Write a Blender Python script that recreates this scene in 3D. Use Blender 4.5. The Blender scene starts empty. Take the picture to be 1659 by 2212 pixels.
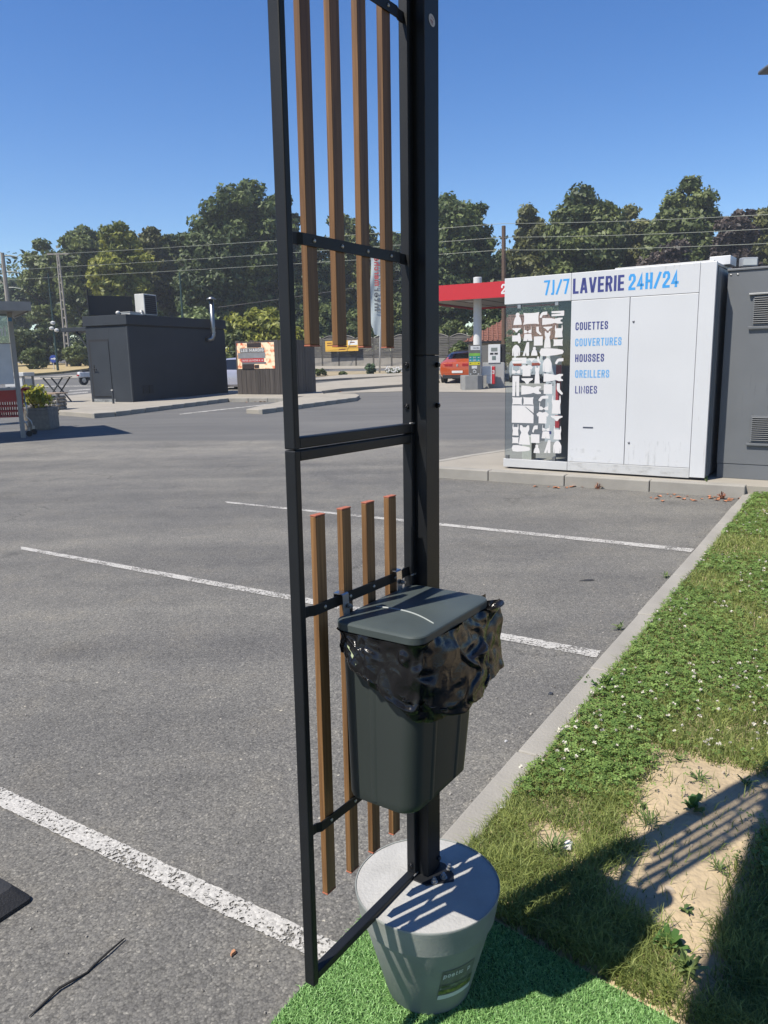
import bpy, bmesh, math, random
import numpy as np
from mathutils import Vector, Matrix, noise

# ------------------------------------------------------------------ scene, camera, sky, sun
scene = bpy.context.scene
H = 1.55                                   # eye height
PITCH = math.radians(11.194); ROLL = math.radians(1.3); FPX = 1662.0   # focal length in units of a 2212 high picture
_f = Vector((0, math.cos(PITCH), -math.sin(PITCH)))
_r0 = Vector((1, 0, 0)); _u0 = _r0.cross(_f)
_r = _r0 * math.cos(ROLL) - _u0 * math.sin(ROLL)
_u = _r.cross(_f)
cam_d = bpy.data.cameras.new('camera')
cam = bpy.data.objects.new('camera', cam_d); scene.collection.objects.link(cam)
cam_d.sensor_fit = 'VERTICAL'; cam_d.sensor_height = 36.0; cam_d.lens = 36.0 * FPX / 2212.0
cam_d.clip_start = 0.05; cam_d.clip_end = 2000
cam.matrix_world = Matrix(((_r.x, _u.x, -_f.x, 0), (_r.y, _u.y, -_f.y, 0), (_r.z, _u.z, -_f.z, H), (0, 0, 0, 1)))
scene.camera = cam

SUN_AZ = math.radians(-123); SUN_EL = math.radians(57)
world = bpy.data.worlds.new('World'); scene.world = world; world.use_nodes = True
wn = world.node_tree.nodes; wl = world.node_tree.links
sky = wn.new('ShaderNodeTexSky'); sky.sky_type = 'NISHITA'; sky.sun_disc = False
sky.sun_elevation = SUN_EL; sky.sun_rotation = SUN_AZ
sky.air_density = 1.0; sky.dust_density = 0.1; sky.ozone_density = 2.2; sky.altitude = 100
bg = wn['Background']; bg.inputs['Strength'].default_value = 0.094
hsv = wn.new('ShaderNodeHueSaturation'); hsv.inputs['Saturation'].default_value = 1.33; hsv.inputs['Hue'].default_value = .511     # the clear deep blue of that day
wl.new(sky.outputs['Color'], hsv.inputs['Color']); wl.new(hsv.outputs['Color'], bg.inputs['Color'])
sun_d = bpy.data.lights.new('sun', 'SUN'); sun_d.energy = 5.0; sun_d.angle = math.radians(0.53); sun_d.color = (1.0, 0.94, 0.845)
sun = bpy.data.objects.new('sun', sun_d); scene.collection.objects.link(sun)
to_sun = Vector((math.sin(SUN_AZ) * math.cos(SUN_EL), math.cos(SUN_AZ) * math.cos(SUN_EL), math.sin(SUN_EL)))
sun.rotation_euler = (-to_sun).to_track_quat('-Z', 'Y').to_euler(); sun.location = (-6, -4, 12)
scene.view_settings.view_transform = 'Standard'; scene.view_settings.look = 'None'
scene.view_settings.exposure = 0.70; scene.view_settings.gamma = 1.0
scene.view_settings.use_curve_mapping = False

# ------------------------------------------------------------------ helpers
COL = scene.collection
R = math.radians
rng = random.Random(7)

def tz(y):                                  # height of the ground: flat lot, then a gentle rise towards the road
    xs = (-60, 14, 25, 37, 63, 90, 400); zs = (0, 0, .15, .30, 1.25, 2.2, 6)
    return float(np.interp(y, xs, zs))
def at(px, py, Y):                          # a point at depth Y, measured from the photograph
    d = _r * ((px - 829.5) / FPX) - _u * ((py - 1106.0) / FPX) + _f
    return Vector((0, 0, H)) + d * (Y / d.y)
def gpt(px, py, z=0.0):
    d = _r * ((px - 829.5) / FPX) - _u * ((py - 1106.0) / FPX) + _f
    return Vector((0, 0, H)) + d * ((z - H) / d.z)
def tpt(px, py):
    d = _r * ((px - 829.5) / FPX) - _u * ((py - 1106.0) / FPX) + _f
    t = 0.5
    while t < 300:
        p = Vector((0, 0, H)) + d * t
        if p.z <= tz(p.y): return p
        t += .02
    return Vector((0, 0, H)) + d * 300
def azv(a, l=1.0): return Vector((math.sin(R(a)) * l, math.cos(R(a)) * l, 0))
def rotz_for(a): return R(90 - a)           # local x axis along azimuth a

def tag(o, label=None, cat=None, group=None, kind=None):
    if label: o['label'] = label
    if cat: o['category'] = cat
    if group: o['group'] = group
    if kind: o['kind'] = kind
    return o
def empty(name, loc=(0, 0, 0), rz=0.0, label=None, cat=None, group=None):
    o = bpy.data.objects.new(name, None); COL.objects.link(o)
    o.location = loc; o.rotation_euler = (0, 0, rz); o.empty_display_size = .1
    return tag(o, label, cat, group)
def link_mesh(name, me, mat, parent=None, smooth=False):
    o = bpy.data.objects.new(name, me); COL.objects.link(o)
    if mat is not None: me.materials.append(mat)
    if parent is not None: o.parent = parent
    if smooth:
        me.polygons.foreach_set('use_smooth', [True] * len(me.polygons)); me.update()
    return o
def copy_tree(o, parent=None):
    c = o.copy(); COL.objects.link(c); c.parent = parent
    for ch in list(o.children): copy_tree(ch, c)
    return c

class MB:
    def __init__(s): s.v = []; s.f = []
    def add(s, vs, fs):
        n = len(s.v); s.v += [tuple(v) for v in vs]; s.f += [tuple(i + n for i in f) for f in fs]; return s
    def box(s, x0, x1, y0, y1, z0, z1):
        v = [(x0,y0,z0),(x1,y0,z0),(x1,y1,z0),(x0,y1,z0),(x0,y0,z1),(x1,y0,z1),(x1,y1,z1),(x0,y1,z1)]
        return s.add(v, [(0,3,2,1),(4,5,6,7),(0,1,5,4),(1,2,6,5),(2,3,7,6),(3,0,4,7)])
    def bar(s, a, b, w, h, up=(0, 0, 1)):
        a = Vector(a); b = Vector(b); d = (b - a).normalized(); up = Vector(up)
        sx = d.cross(up)
        if sx.length < 1e-4: sx = d.cross(Vector((1, 0, 0)))
        sx.normalize(); sy = sx.cross(d)
        v = []
        for p in (a, b):
            for i, j in ((-1,-1),(1,-1),(1,1),(-1,1)): v.append(p + sx * (i*w/2) + sy * (j*h/2))
        return s.add(v, [(0,1,2,3),(7,6,5,4),(0,4,5,1),(1,5,6,2),(2,6,7,3),(3,7,4,0)])
    def tube(s, pts, r, n=8, caps=True):
        pts = [Vector(p) for p in pts]; rs = r if isinstance(r, (list, tuple)) else [r] * len(pts)
        base = len(s.v); prev = None
        for k, p in enumerate(pts):
            d = (pts[min(k+1, len(pts)-1)] - pts[max(k-1, 0)]).normalized()
            if prev is None:
                ref = Vector((0, 0, 1)) if abs(d.z) < .9 else Vector((1, 0, 0)); a = d.cross(ref).normalized()
            else:
                a = (prev - d * prev.dot(d)).normalized()
            prev = a; b = d.cross(a)
            for i in range(n):
                t = 2 * math.pi * i / n; s.v.append(tuple(p + (a * math.cos(t) + b * math.sin(t)) * rs[k]))
        for k in range(len(pts) - 1):
            for i in range(n):
                j = (i + 1) % n; s.f.append((base+k*n+i, base+k*n+j, base+(k+1)*n+j, base+(k+1)*n+i))
        if caps:
            s.f.append(tuple(base + i for i in range(n))[::-1]); e = base + (len(pts)-1)*n
            s.f.append(tuple(e + i for i in range(n)))
        return s
    def cyl(s, a, b, r, n=16): return s.tube([a, b], r, n)
    def lathe(s, prof, n=32, c=(0, 0, 0)):
        base = len(s.v); m = len(prof)
        for i in range(n):
            t = 2 * math.pi * i / n
            for r_, z in prof: s.v.append((c[0] + r_ * math.cos(t), c[1] + r_ * math.sin(t), c[2] + z))
        for i in range(n):
            j = (i + 1) % n
            for k in range(m - 1):
                s.f.append((base+i*m+k, base+j*m+k, base+j*m+k+1, base+i*m+k+1))
        return s
    def prism(s, poly, z0, z1, zf=None):     # poly: [(x,y)] ccw; zf(x,y) adds terrain height
        n = len(poly); zf = zf or (lambda x, y: 0)
        if sum(poly[i][0]*poly[(i+1)%n][1]-poly[(i+1)%n][0]*poly[i][1] for i in range(n)) < 0: poly = poly[::-1]
        v = [(x, y, zf(x, y) + z0) for x, y in poly] + [(x, y, zf(x, y) + z1) for x, y in poly]
        f = [tuple(range(n))[::-1], tuple(range(n, 2*n))] + [(i, (i+1) % n, n + (i+1) % n, n + i) for i in range(n)]
        return s.add(v, f)
    def mapped(s, other, fn):
        return s.add([fn(*v) for v in other.v], other.f)
    def build(s, name, mat, parent=None, smooth=False, bevel=0, seg=2, autosmooth=None):
        me = bpy.data.meshes.new(name); me.from_pydata(s.v, [], s.f); me.validate(); me.update()
        o = link_mesh(name, me, mat, parent, smooth)
        if bevel:
            m = o.modifiers.new('bevel', 'BEVEL'); m.width = bevel; m.segments = seg; m.limit_method = 'ANGLE'; m.angle_limit = R(35)
        if autosmooth: sharp(me, autosmooth)
        return o

def sharp(me, ang=35):
    me.polygons.foreach_set('use_smooth', [True] * len(me.polygons))
    bm = bmesh.new(); bm.from_mesh(me)
    bmesh.ops.recalc_face_normals(bm, faces=bm.faces)
    for e in bm.edges:
        if len(e.link_faces) == 2 and e.calc_face_angle(0) > R(ang): e.smooth = False
    bm.to_mesh(me); bm.free(); me.update()

def np_mesh(name, verts, quads=None, tris=None, var=None):
    me = bpy.data.meshes.new(name)
    verts = np.asarray(verts, np.float32)
    lq = 0 if quads is None else len(quads); lt = 0 if tris is None else len(tris)
    me.vertices.add(len(verts)); me.vertices.foreach_set('co', verts.ravel())
    idx = []; 
    if lq: idx.append(np.asarray(quads, np.int32).ravel())
    if lt: idx.append(np.asarray(tris, np.int32).ravel())
    idx = np.concatenate(idx)
    me.loops.add(len(idx)); me.loops.foreach_set('vertex_index', idx)
    me.polygons.add(lq + lt)
    st = np.concatenate([np.arange(lq) * 4, lq * 4 + np.arange(lt) * 3]).astype(np.int32)
    me.polygons.foreach_set('loop_start', st)
    if var is not None:
        a = me.attributes.new('var', 'FLOAT', 'FACE'); a.data.foreach_set('value', np.asarray(var, np.float32))
    me.update(calc_edges=True); me.validate()
    return me

# ------------------------------------------------------------------ materials
MATS = {}
ALB = .74                                   # all surface colours below are given for a softer light; scaled once here
def mat(name, col, rough=.6, metal=0.0, vary=.12, vscale=6.0, bump=0.0, bscale=60.0, spec=.5, coat=0.0, col2=None, coords='Object', detail=4.0, noise_stretch=None, rough_vary=0.08):
    if name in MATS: return MATS[name]
    m = bpy.data.materials.new(name); m.use_nodes = True; MATS[name] = m
    k_ = ALB if metal < .5 else 1.0; col = tuple(c*k_ for c in col); col2 = tuple(c*k_ for c in col2) if col2 else None
    nt = m.node_tree; N = nt.nodes; L = nt.links; b = N['Principled BSDF']
    b.inputs['Roughness'].default_value = rough; b.inputs['Metallic'].default_value = metal
    b.inputs['Specular IOR Level'].default_value = spec
    if coat: b.inputs['Coat Weight'].default_value = coat; b.inputs['Coat Roughness'].default_value = .06
    tc = N.new('ShaderNodeTexCoord'); src = tc.outputs[coords]
    if noise_stretch:
        mp = N.new('ShaderNodeMapping'); mp.inputs['Scale'].default_value = noise_stretch
        L.new(src, mp.inputs['Vector']); src = mp.outputs['Vector']
    nz = N.new('ShaderNodeTexNoise'); nz.inputs['Scale'].default_value = vscale; nz.inputs['Detail'].default_value = detail
    L.new(src, nz.inputs['Vector'])
    rp = N.new('ShaderNodeValToRGB'); rp.color_ramp.elements[0].position = .3; rp.color_ramp.elements[1].position = .7
    c2 = col2 or tuple(min(1, c * (1 + vary)) for c in col); c1 = tuple(c * (1 - vary) for c in col) if not col2 else col
    rp.color_ramp.elements[0].color = (*c1, 1); rp.color_ramp.elements[1].color = (*c2, 1)
    L.new(nz.outputs['Fac'], rp.inputs['Fac']); L.new(rp.outputs['Color'], b.inputs['Base Color'])
    if rough_vary:
        mr = N.new('ShaderNodeMapRange'); mr.inputs['To Min'].default_value = max(0.02, rough - rough_vary); mr.inputs['To Max'].default_value = min(1, rough + rough_vary)
        L.new(nz.outputs['Fac'], mr.inputs['Value']); L.new(mr.outputs['Result'], b.inputs['Roughness'])
    if bump:
        n2 = N.new('ShaderNodeTexNoise'); n2.inputs['Scale'].default_value = bscale; n2.inputs['Detail'].default_value = 6
        L.new(src, n2.inputs['Vector'])
        bp = N.new('ShaderNodeBump'); bp.inputs['Strength'].default_value = bump; bp.inputs['Distance'].default_value = .01
        L.new(n2.outputs['Fac'], bp.inputs['Height']); L.new(bp.outputs['Normal'], b.inputs['Normal'])
    return m

def leaf_mat(name, c1, c2, trans=.25, rough=.55):
    if name in MATS: return MATS[name]
    m = bpy.data.materials.new(name); m.use_nodes = True; MATS[name] = m
    nt = m.node_tree; N = nt.nodes; L = nt.links; b = N['Principled BSDF']
    c1 = tuple(c*ALB for c in c1); c2 = tuple(c*ALB for c in c2)
    at_ = N.new('ShaderNodeAttribute'); at_.attribute_name = 'var'
    rp = N.new('ShaderNodeValToRGB'); rp.color_ramp.elements[0].color = (*c1, 1); rp.color_ramp.elements[1].color = (*c2, 1)
    L.new(at_.outputs['Fac'], rp.inputs['Fac']); L.new(rp.outputs['Color'], b.inputs['Base Color'])
    b.inputs['Roughness'].default_value = rough; b.inputs['Specular IOR Level'].default_value = .35
    tr = N.new('ShaderNodeBsdfTranslucent'); L.new(rp.outputs['Color'], tr.inputs['Color'])
    mx = N.new('ShaderNodeMixShader'); mx.inputs['Fac'].default_value = trans
    L.new(b.outputs['BSDF'], mx.inputs[1]); L.new(tr.outputs['BSDF'], mx.inputs[2])
    L.new(mx.outputs['Shader'], N['Material Output'].inputs['Surface'])
    return m

def glass_mat(name, tint=(.85, .9, .9), rough=.02, fac=.12):
    if name in MATS: return MATS[name]
    m = bpy.data.materials.new(name); m.use_nodes = True; MATS[name] = m
    nt = m.node_tree; N = nt.nodes; L = nt.links; N.remove(N['Principled BSDF'])
    t = N.new('ShaderNodeBsdfTransparent'); t.inputs['Color'].default_value = (*tint, 1)
    g = N.new('ShaderNodeBsdfGlossy'); g.inputs['Roughness'].default_value = rough; g.inputs['Color'].default_value = (.9, .95, 1, 1)
    fr = N.new('ShaderNodeFresnel'); fr.inputs['IOR'].default_value = 1.5
    mp = N.new('ShaderNodeMath'); mp.operation = 'ADD'; mp.inputs[1].default_value = fac; mp.use_clamp = True
    mx = N.new('ShaderNodeMixShader')
    L.new(fr.outputs['Fac'], mp.inputs[0]); L.new(mp.outputs[0], mx.inputs['Fac']); L.new(t.outputs[0], mx.inputs[1]); L.new(g.outputs[0], mx.inputs[2])
    L.new(mx.outputs[0], N['Material Output'].inputs['Surface'])
    return m

def asphalt_mat():
    m = bpy.data.materials.new('asphalt'); m.use_nodes = True
    nt = m.node_tree; N = nt.nodes; L = nt.links; b = N['Principled BSDF']
    tc = N.new('ShaderNodeTexCoord'); P = tc.outputs['Object']
    wh = N.new('ShaderNodeRGB'); wh.outputs[0].default_value = (1,1,1,1); N_white = wh.outputs[0]
    def vor(scale, feat='F1'):
        v = N.new('ShaderNodeTexVoronoi'); v.inputs['Scale'].default_value = scale; v.feature = feat; L.new(P, v.inputs['Vector']); return v
    def nse(scale, det=4, rough=.55):
        v = N.new('ShaderNodeTexNoise'); v.inputs['Scale'].default_value = scale; v.inputs['Detail'].default_value = det; v.inputs['Roughness'].default_value = rough; L.new(P, v.inputs['Vector']); return v
    def ramp(fac, els):
        els = list(els)
        r = N.new('ShaderNodeValToRGB'); r.color_ramp.elements[0].position = els[0][0]; r.color_ramp.elements[0].color = (*els[0][1], 1)
        r.color_ramp.elements[1].position = els[-1][0]; r.color_ramp.elements[1].color = (*els[-1][1], 1)
        for p, c in els[1:-1]:
            e = r.color_ramp.elements.new(p); e.color = (*c, 1)
        L.new(fac, r.inputs['Fac']); return r.outputs['Color']
    def mix(f, a, bb, mode='MIX'):
        x = N.new('ShaderNodeMix'); x.data_type = 'RGBA'; x.blend_type = mode
        if isinstance(f, float): x.inputs[0].default_value = f
        else: L.new(f, x.inputs[0])
        L.new(a, x.inputs[6]); L.new(bb, x.inputs[7]); return x.outputs[2]
    dn = nse(70, 3, .6); dm = N.new('ShaderNodeVectorMath'); dm.operation = 'MULTIPLY_ADD'; dm.inputs[1].default_value = (.012,.012,.012); L.new(dn.outputs['Color'], dm.inputs[0]); L.new(P, dm.inputs[2])
    v1 = vor(150.0); v2 = vor(58.0); v3 = vor(85.0)
    for q in (v1, v2, v3): L.new(dm.outputs[0], q.inputs['Vector'])
    stones = ramp(v1.outputs['Color'], [(0, (.092,.090,.086)), (.4, (.126,.123,.116)), (.8, (.170,.165,.153)), (1, (.275,.265,.240))])
    gaps = ramp(v1.outputs['Distance'], [(.0, (1.06,1.06,1.06)), (.5, (.95,.95,.95)), (.85, (.55,.55,.55))])
    c = mix(1.0, stones, gaps, 'MULTIPLY')
    # scattered pale chips
    sp = ramp(v2.outputs['Color'], [(0, (0,0,0)), (.925, (0,0,0)), (.94, (1,1,1))])
    spd = ramp(v2.outputs['Distance'], [(0, (1,1,1)), (.28, (1,1,1)), (.36, (0,0,0))])
    chips = mix(1.0, sp, spd, 'MULTIPLY')
    chipc = N.new('ShaderNodeRGB'); chipc.outputs[0].default_value = (.38,.355,.30,1)
    c = mix(chips, c, chipc.outputs[0])
    c = mix(1.0, c, ramp(v3.outputs['Color'], [(0, (.75,.75,.75)), (.25, (.95,.95,.95)), (.75, (1.02,1.02,1.0)), (1, (1.35,1.33,1.28))]), 'MULTIPLY')
    # wear: large cloudy tone changes, stains
    big = ramp(nse(.55, 5).outputs['Fac'], [(.3, (.80,.80,.815)), (.7, (1.14,1.12,1.07))])
    c = mix(1.0, c, big, 'MULTIPLY')
    med = ramp(nse(3.1, 6, .7).outputs['Fac'], [(.28, (.82,.82,.82)), (.5, (1,1,1)), (.75, (1.14,1.11,1.05))])
    c = mix(1.0, c, med, 'MULTIPLY')
    spots = ramp(nse(1.35, 3).outputs['Fac'], [(.68, (1,1,1)), (.75, (.72,.72,.72))])
    c = mix(1.0, c, spots, 'MULTIPLY')
    # oil spots, tyre-polished streaks along the lane, hairline cracks
    oil = ramp(nse(.9, 2, .4).outputs['Fac'], [(.64, (1,1,1)), (.71, (.84,.84,.84))])
    c = mix(1.0, c, oil, 'MULTIPLY')
    mpv = N.new('ShaderNodeMapping'); mpv.inputs['Rotation'].default_value = (0, 0, R(32)); mpv.inputs['Scale'].default_value = (.16, 1.5, 1); L.new(P, mpv.inputs['Vector'])
    stn = N.new('ShaderNodeTexNoise'); stn.inputs['Scale'].default_value = 1.1; stn.inputs['Detail'].default_value = 5; L.new(mpv.outputs[0], stn.inputs['Vector'])
    c = mix(1.0, c, ramp(stn.outputs['Fac'], [(.35, (.86,.86,.865)), (.65, (1.10,1.095,1.08))]), 'MULTIPLY')
    vc = N.new('ShaderNodeTexVoronoi'); vc.feature = 'DISTANCE_TO_EDGE'; vc.inputs['Scale'].default_value = .42
    wv = N.new('ShaderNodeVectorMath'); wv.operation = 'MULTIPLY_ADD'; wv.inputs[1].default_value = (.8,.8,.8); L.new(nse(1.7, 5, .6).outputs['Color'], wv.inputs[0]); L.new(P, wv.inputs[2]); L.new(wv.outputs[0], vc.inputs['Vector'])
    crk = ramp(vc.outputs['Distance'], [(.0, (.55,.55,.55)), (.0035, (.8,.8,.8)), (.006, (1,1,1))])
    cm = ramp(nse(.33, 3).outputs['Fac'], [(.50, (1,1,1)), (.58, (0,0,0))])
    c = mix(1.0, c, mix(cm, crk, N_white), 'MULTIPLY')
    # resurfaced, smoother and darker lane beyond the bays
    sx = N.new('ShaderNodeSeparateXYZ'); L.new(P, sx.inputs[0])
    def lin(a, bx, by):
        m1 = N.new('ShaderNodeMath'); m1.operation = 'MULTIPLY'; m1.inputs[1].default_value = bx; L.new(sx.outputs[0], m1.inputs[0])
        m2 = N.new('ShaderNodeMath'); m2.operation = 'MULTIPLY_ADD'; m2.inputs[1].default_value = by; L.new(sx.outputs[1], m2.inputs[0]); L.new(m1.outputs[0], m2.inputs[2])
        m3 = N.new('ShaderNodeMath'); m3.operation = 'ADD'; m3.inputs[1].default_value = a; L.new(m2.outputs[0], m3.inputs[0])
        wob = N.new('ShaderNodeMath'); wob.operation = 'MULTIPLY_ADD'; wob.inputs[1].default_value = .5; L.new(nse(1.2, 5).outputs['Fac'], wob.inputs[0]); L.new(m3.outputs[0], wob.inputs[2])
        return wob.outputs[0]
    far = N.new('ShaderNodeMapRange'); far.inputs['From Min'].default_value = 0; far.inputs['From Max'].default_value = .25
    L.new(lin(-14.9, .16, .985), far.inputs['Value'])
    mid = N.new('ShaderNodeMapRange'); mid.inputs['From Min'].default_value = 0; mid.inputs['From Max'].default_value = .4; L.new(lin(-12.1, .10, .985), mid.inputs['Value'])
    pale = N.new('ShaderNodeRGB'); pale.outputs[0].default_value = (1.20,1.19,1.17,1)
    c = mix(mid.outputs[0], c, mix(1.0, c, pale.outputs[0], 'MULTIPLY'))          # older, bleached strip of lane
    smooth_c = ramp(nse(160, 3).outputs['Fac'], [(.3, (.088,.087,.084)), (.7, (.118,.116,.111))])
    smooth_c = mix(1.0, smooth_c, ramp(stn.outputs['Fac'], [(.35, (.90,.90,.90)), (.65, (1.08,1.08,1.07))]), 'MULTIPLY')
    smooth_c = mix(1.0, smooth_c, ramp(nse(.25, 4).outputs['Fac'], [(.3, (.9,.9,.9)), (.7, (1.12,1.11,1.09))]), 'MULTIPLY')
    c = mix(far.outputs[0], c, smooth_c)
    L.new(c, b.inputs['Base Color'])
    b.inputs['Roughness'].default_value = .86; b.inputs['Specular IOR Level'].default_value = .35
    bp = N.new('ShaderNodeBump'); bp.inputs['Strength'].default_value = .35; bp.inputs['Distance'].default_value = .003; bp.invert = True
    L.new(v1.outputs['Distance'], bp.inputs['Height']); L.new(bp.outputs['Normal'], b.inputs['Normal'])
    return m

def paint_mat():                              # worn road paint: lets the asphalt colour through where it has chipped off
    m = bpy.data.materials.new('worn_white_paint'); m.use_nodes = True
    nt = m.node_tree; N = nt.nodes; L = nt.links; b = N['Principled BSDF']
    tc = N.new('ShaderNodeTexCoord'); P = tc.outputs['Object']
    v = N.new('ShaderNodeTexVoronoi'); v.inputs['Scale'].default_value = 110; L.new(P, v.inputs['Vector'])
    n = N.new('ShaderNodeTexNoise'); n.inputs['Scale'].default_value = 80; n.inputs['Detail'].default_value = 6; n.inputs['Roughness'].default_value = .7; L.new(P, n.inputs['Vector'])
    n2 = N.new('ShaderNodeTexNoise'); n2.inputs['Scale'].default_value = 5; n2.inputs['Detail'].default_value = 3; L.new(P, n2.inputs['Vector'])
    a = N.new('ShaderNodeMath'); a.operation = 'MULTIPLY_ADD'; a.inputs[1].default_value = .45; L.new(n2.outputs['Fac'], a.inputs[0]); L.new(n.outputs['Fac'], a.inputs[2])
    r = N.new('ShaderNodeValToRGB'); r.color_ramp.elements[0].position = .655; r.color_ramp.elements[1].position = .70
    r.color_ramp.elements[0].color = (0,0,0,1); r.color_ramp.elements[1].color = (1,1,1,1)
    L.new(a.outputs[0], r.inputs['Fac'])
    rr = N.new('ShaderNodeValToRGB'); rr.color_ramp.elements[0].color = (.27,.26,.24,1); rr.color_ramp.elements[1].color = (.44,.425,.39,1)
    L.new(v.outputs['Color'], rr.inputs['Fac']); L.new(rr.outputs['Color'], b.inputs['Base Color'])
    b.inputs['Roughness'].default_value = .8
    tr = N.new('ShaderNodeBsdfTransparent'); mx = N.new('ShaderNodeMixShader')
    inv = N.new('ShaderNodeMath'); inv.operation = 'SUBTRACT'; inv.inputs[0].default_value = 1.0; L.new(r.outputs['Color'], inv.inputs[1])
    L.new(inv.outputs[0], mx.inputs['Fac']); L.new(b.outputs['BSDF'], mx.inputs[2]); L.new(tr.outputs[0], mx.inputs[1])
    # fac 1 where paint is kept
    L.new(r.outputs['Color'], mx.inputs['Fac'])
    L.new(mx.outputs[0], N['Material Output'].inputs['Surface'])
    bp = N.new('ShaderNodeBump'); bp.inputs['Strength'].default_value = .5; bp.inputs['Distance'].default_value = .003; bp.invert = True
    L.new(v.outputs['Distance'], bp.inputs['Height']); L.new(bp.outputs['Normal'], b.inputs['Normal'])
    return m

def wood_mat(name, c1, c2, scale=40.0):
    c1 = tuple(c*ALB for c in c1); c2 = tuple(c*ALB for c in c2)
    m = bpy.data.materials.new(name); m.use_nodes = True; MATS[name] = m
    nt = m.node_tree; N = nt.nodes; L = nt.links; b = N['Principled BSDF']
    tc = N.new('ShaderNodeTexCoord'); oi = N.new('ShaderNodeObjectInfo')
    ad = N.new('ShaderNodeVectorMath'); ad.operation = 'ADD'; L.new(tc.outputs['Object'], ad.inputs[0])
    sc = N.new('ShaderNodeVectorMath'); sc.operation = 'SCALE'; sc.inputs['Scale'].default_value = 13.0
    L.new(oi.outputs['Location'], sc.inputs[0]); L.new(sc.outputs[0], ad.inputs[1])
    mp = N.new('ShaderNodeMapping'); mp.inputs['Scale'].default_value = (scale, scale, scale * .035); L.new(ad.outputs[0], mp.inputs['Vector'])
    n = N.new('ShaderNodeTexNoise'); n.inputs['Scale'].default_value = 3.0; n.inputs['Detail'].default_value = 6; n.inputs['Distortion'].default_value = 1.2; L.new(mp.outputs[0], n.inputs['Vector'])
    r = N.new('ShaderNodeValToRGB'); r.color_ramp.elements[0].position = .3; r.color_ramp.elements[1].position = .72
    r.color_ramp.elements[0].color = (*c1, 1); r.color_ramp.elements[1].color = (*c2, 1)
    L.new(n.outputs['Fac'], r.inputs['Fac'])
    hv = N.new('ShaderNodeHueSaturation'); mr = N.new('ShaderNodeMapRange'); mr.inputs['To Min'].default_value = .82; mr.inputs['To Max'].default_value = 1.18; L.new(oi.outputs['Random'], mr.inputs['Value']); L.new(mr.outputs[0], hv.inputs['Value']); L.new(r.outputs['Color'], hv.inputs['Color']); L.new(hv.outputs['Color'], b.inputs['Base Color'])
    b.inputs['Roughness'].default_value = .5; b.inputs['Specular IOR Level'].default_value = .4
    bp = N.new('ShaderNodeBump'); bp.inputs['Strength'].default_value = .15; bp.inputs['Distance'].default_value = .002
    L.new(n.outputs['Fac'], bp.inputs['Height']); L.new(bp.outputs['Normal'], b.inputs['Normal'])
    return m

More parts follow.
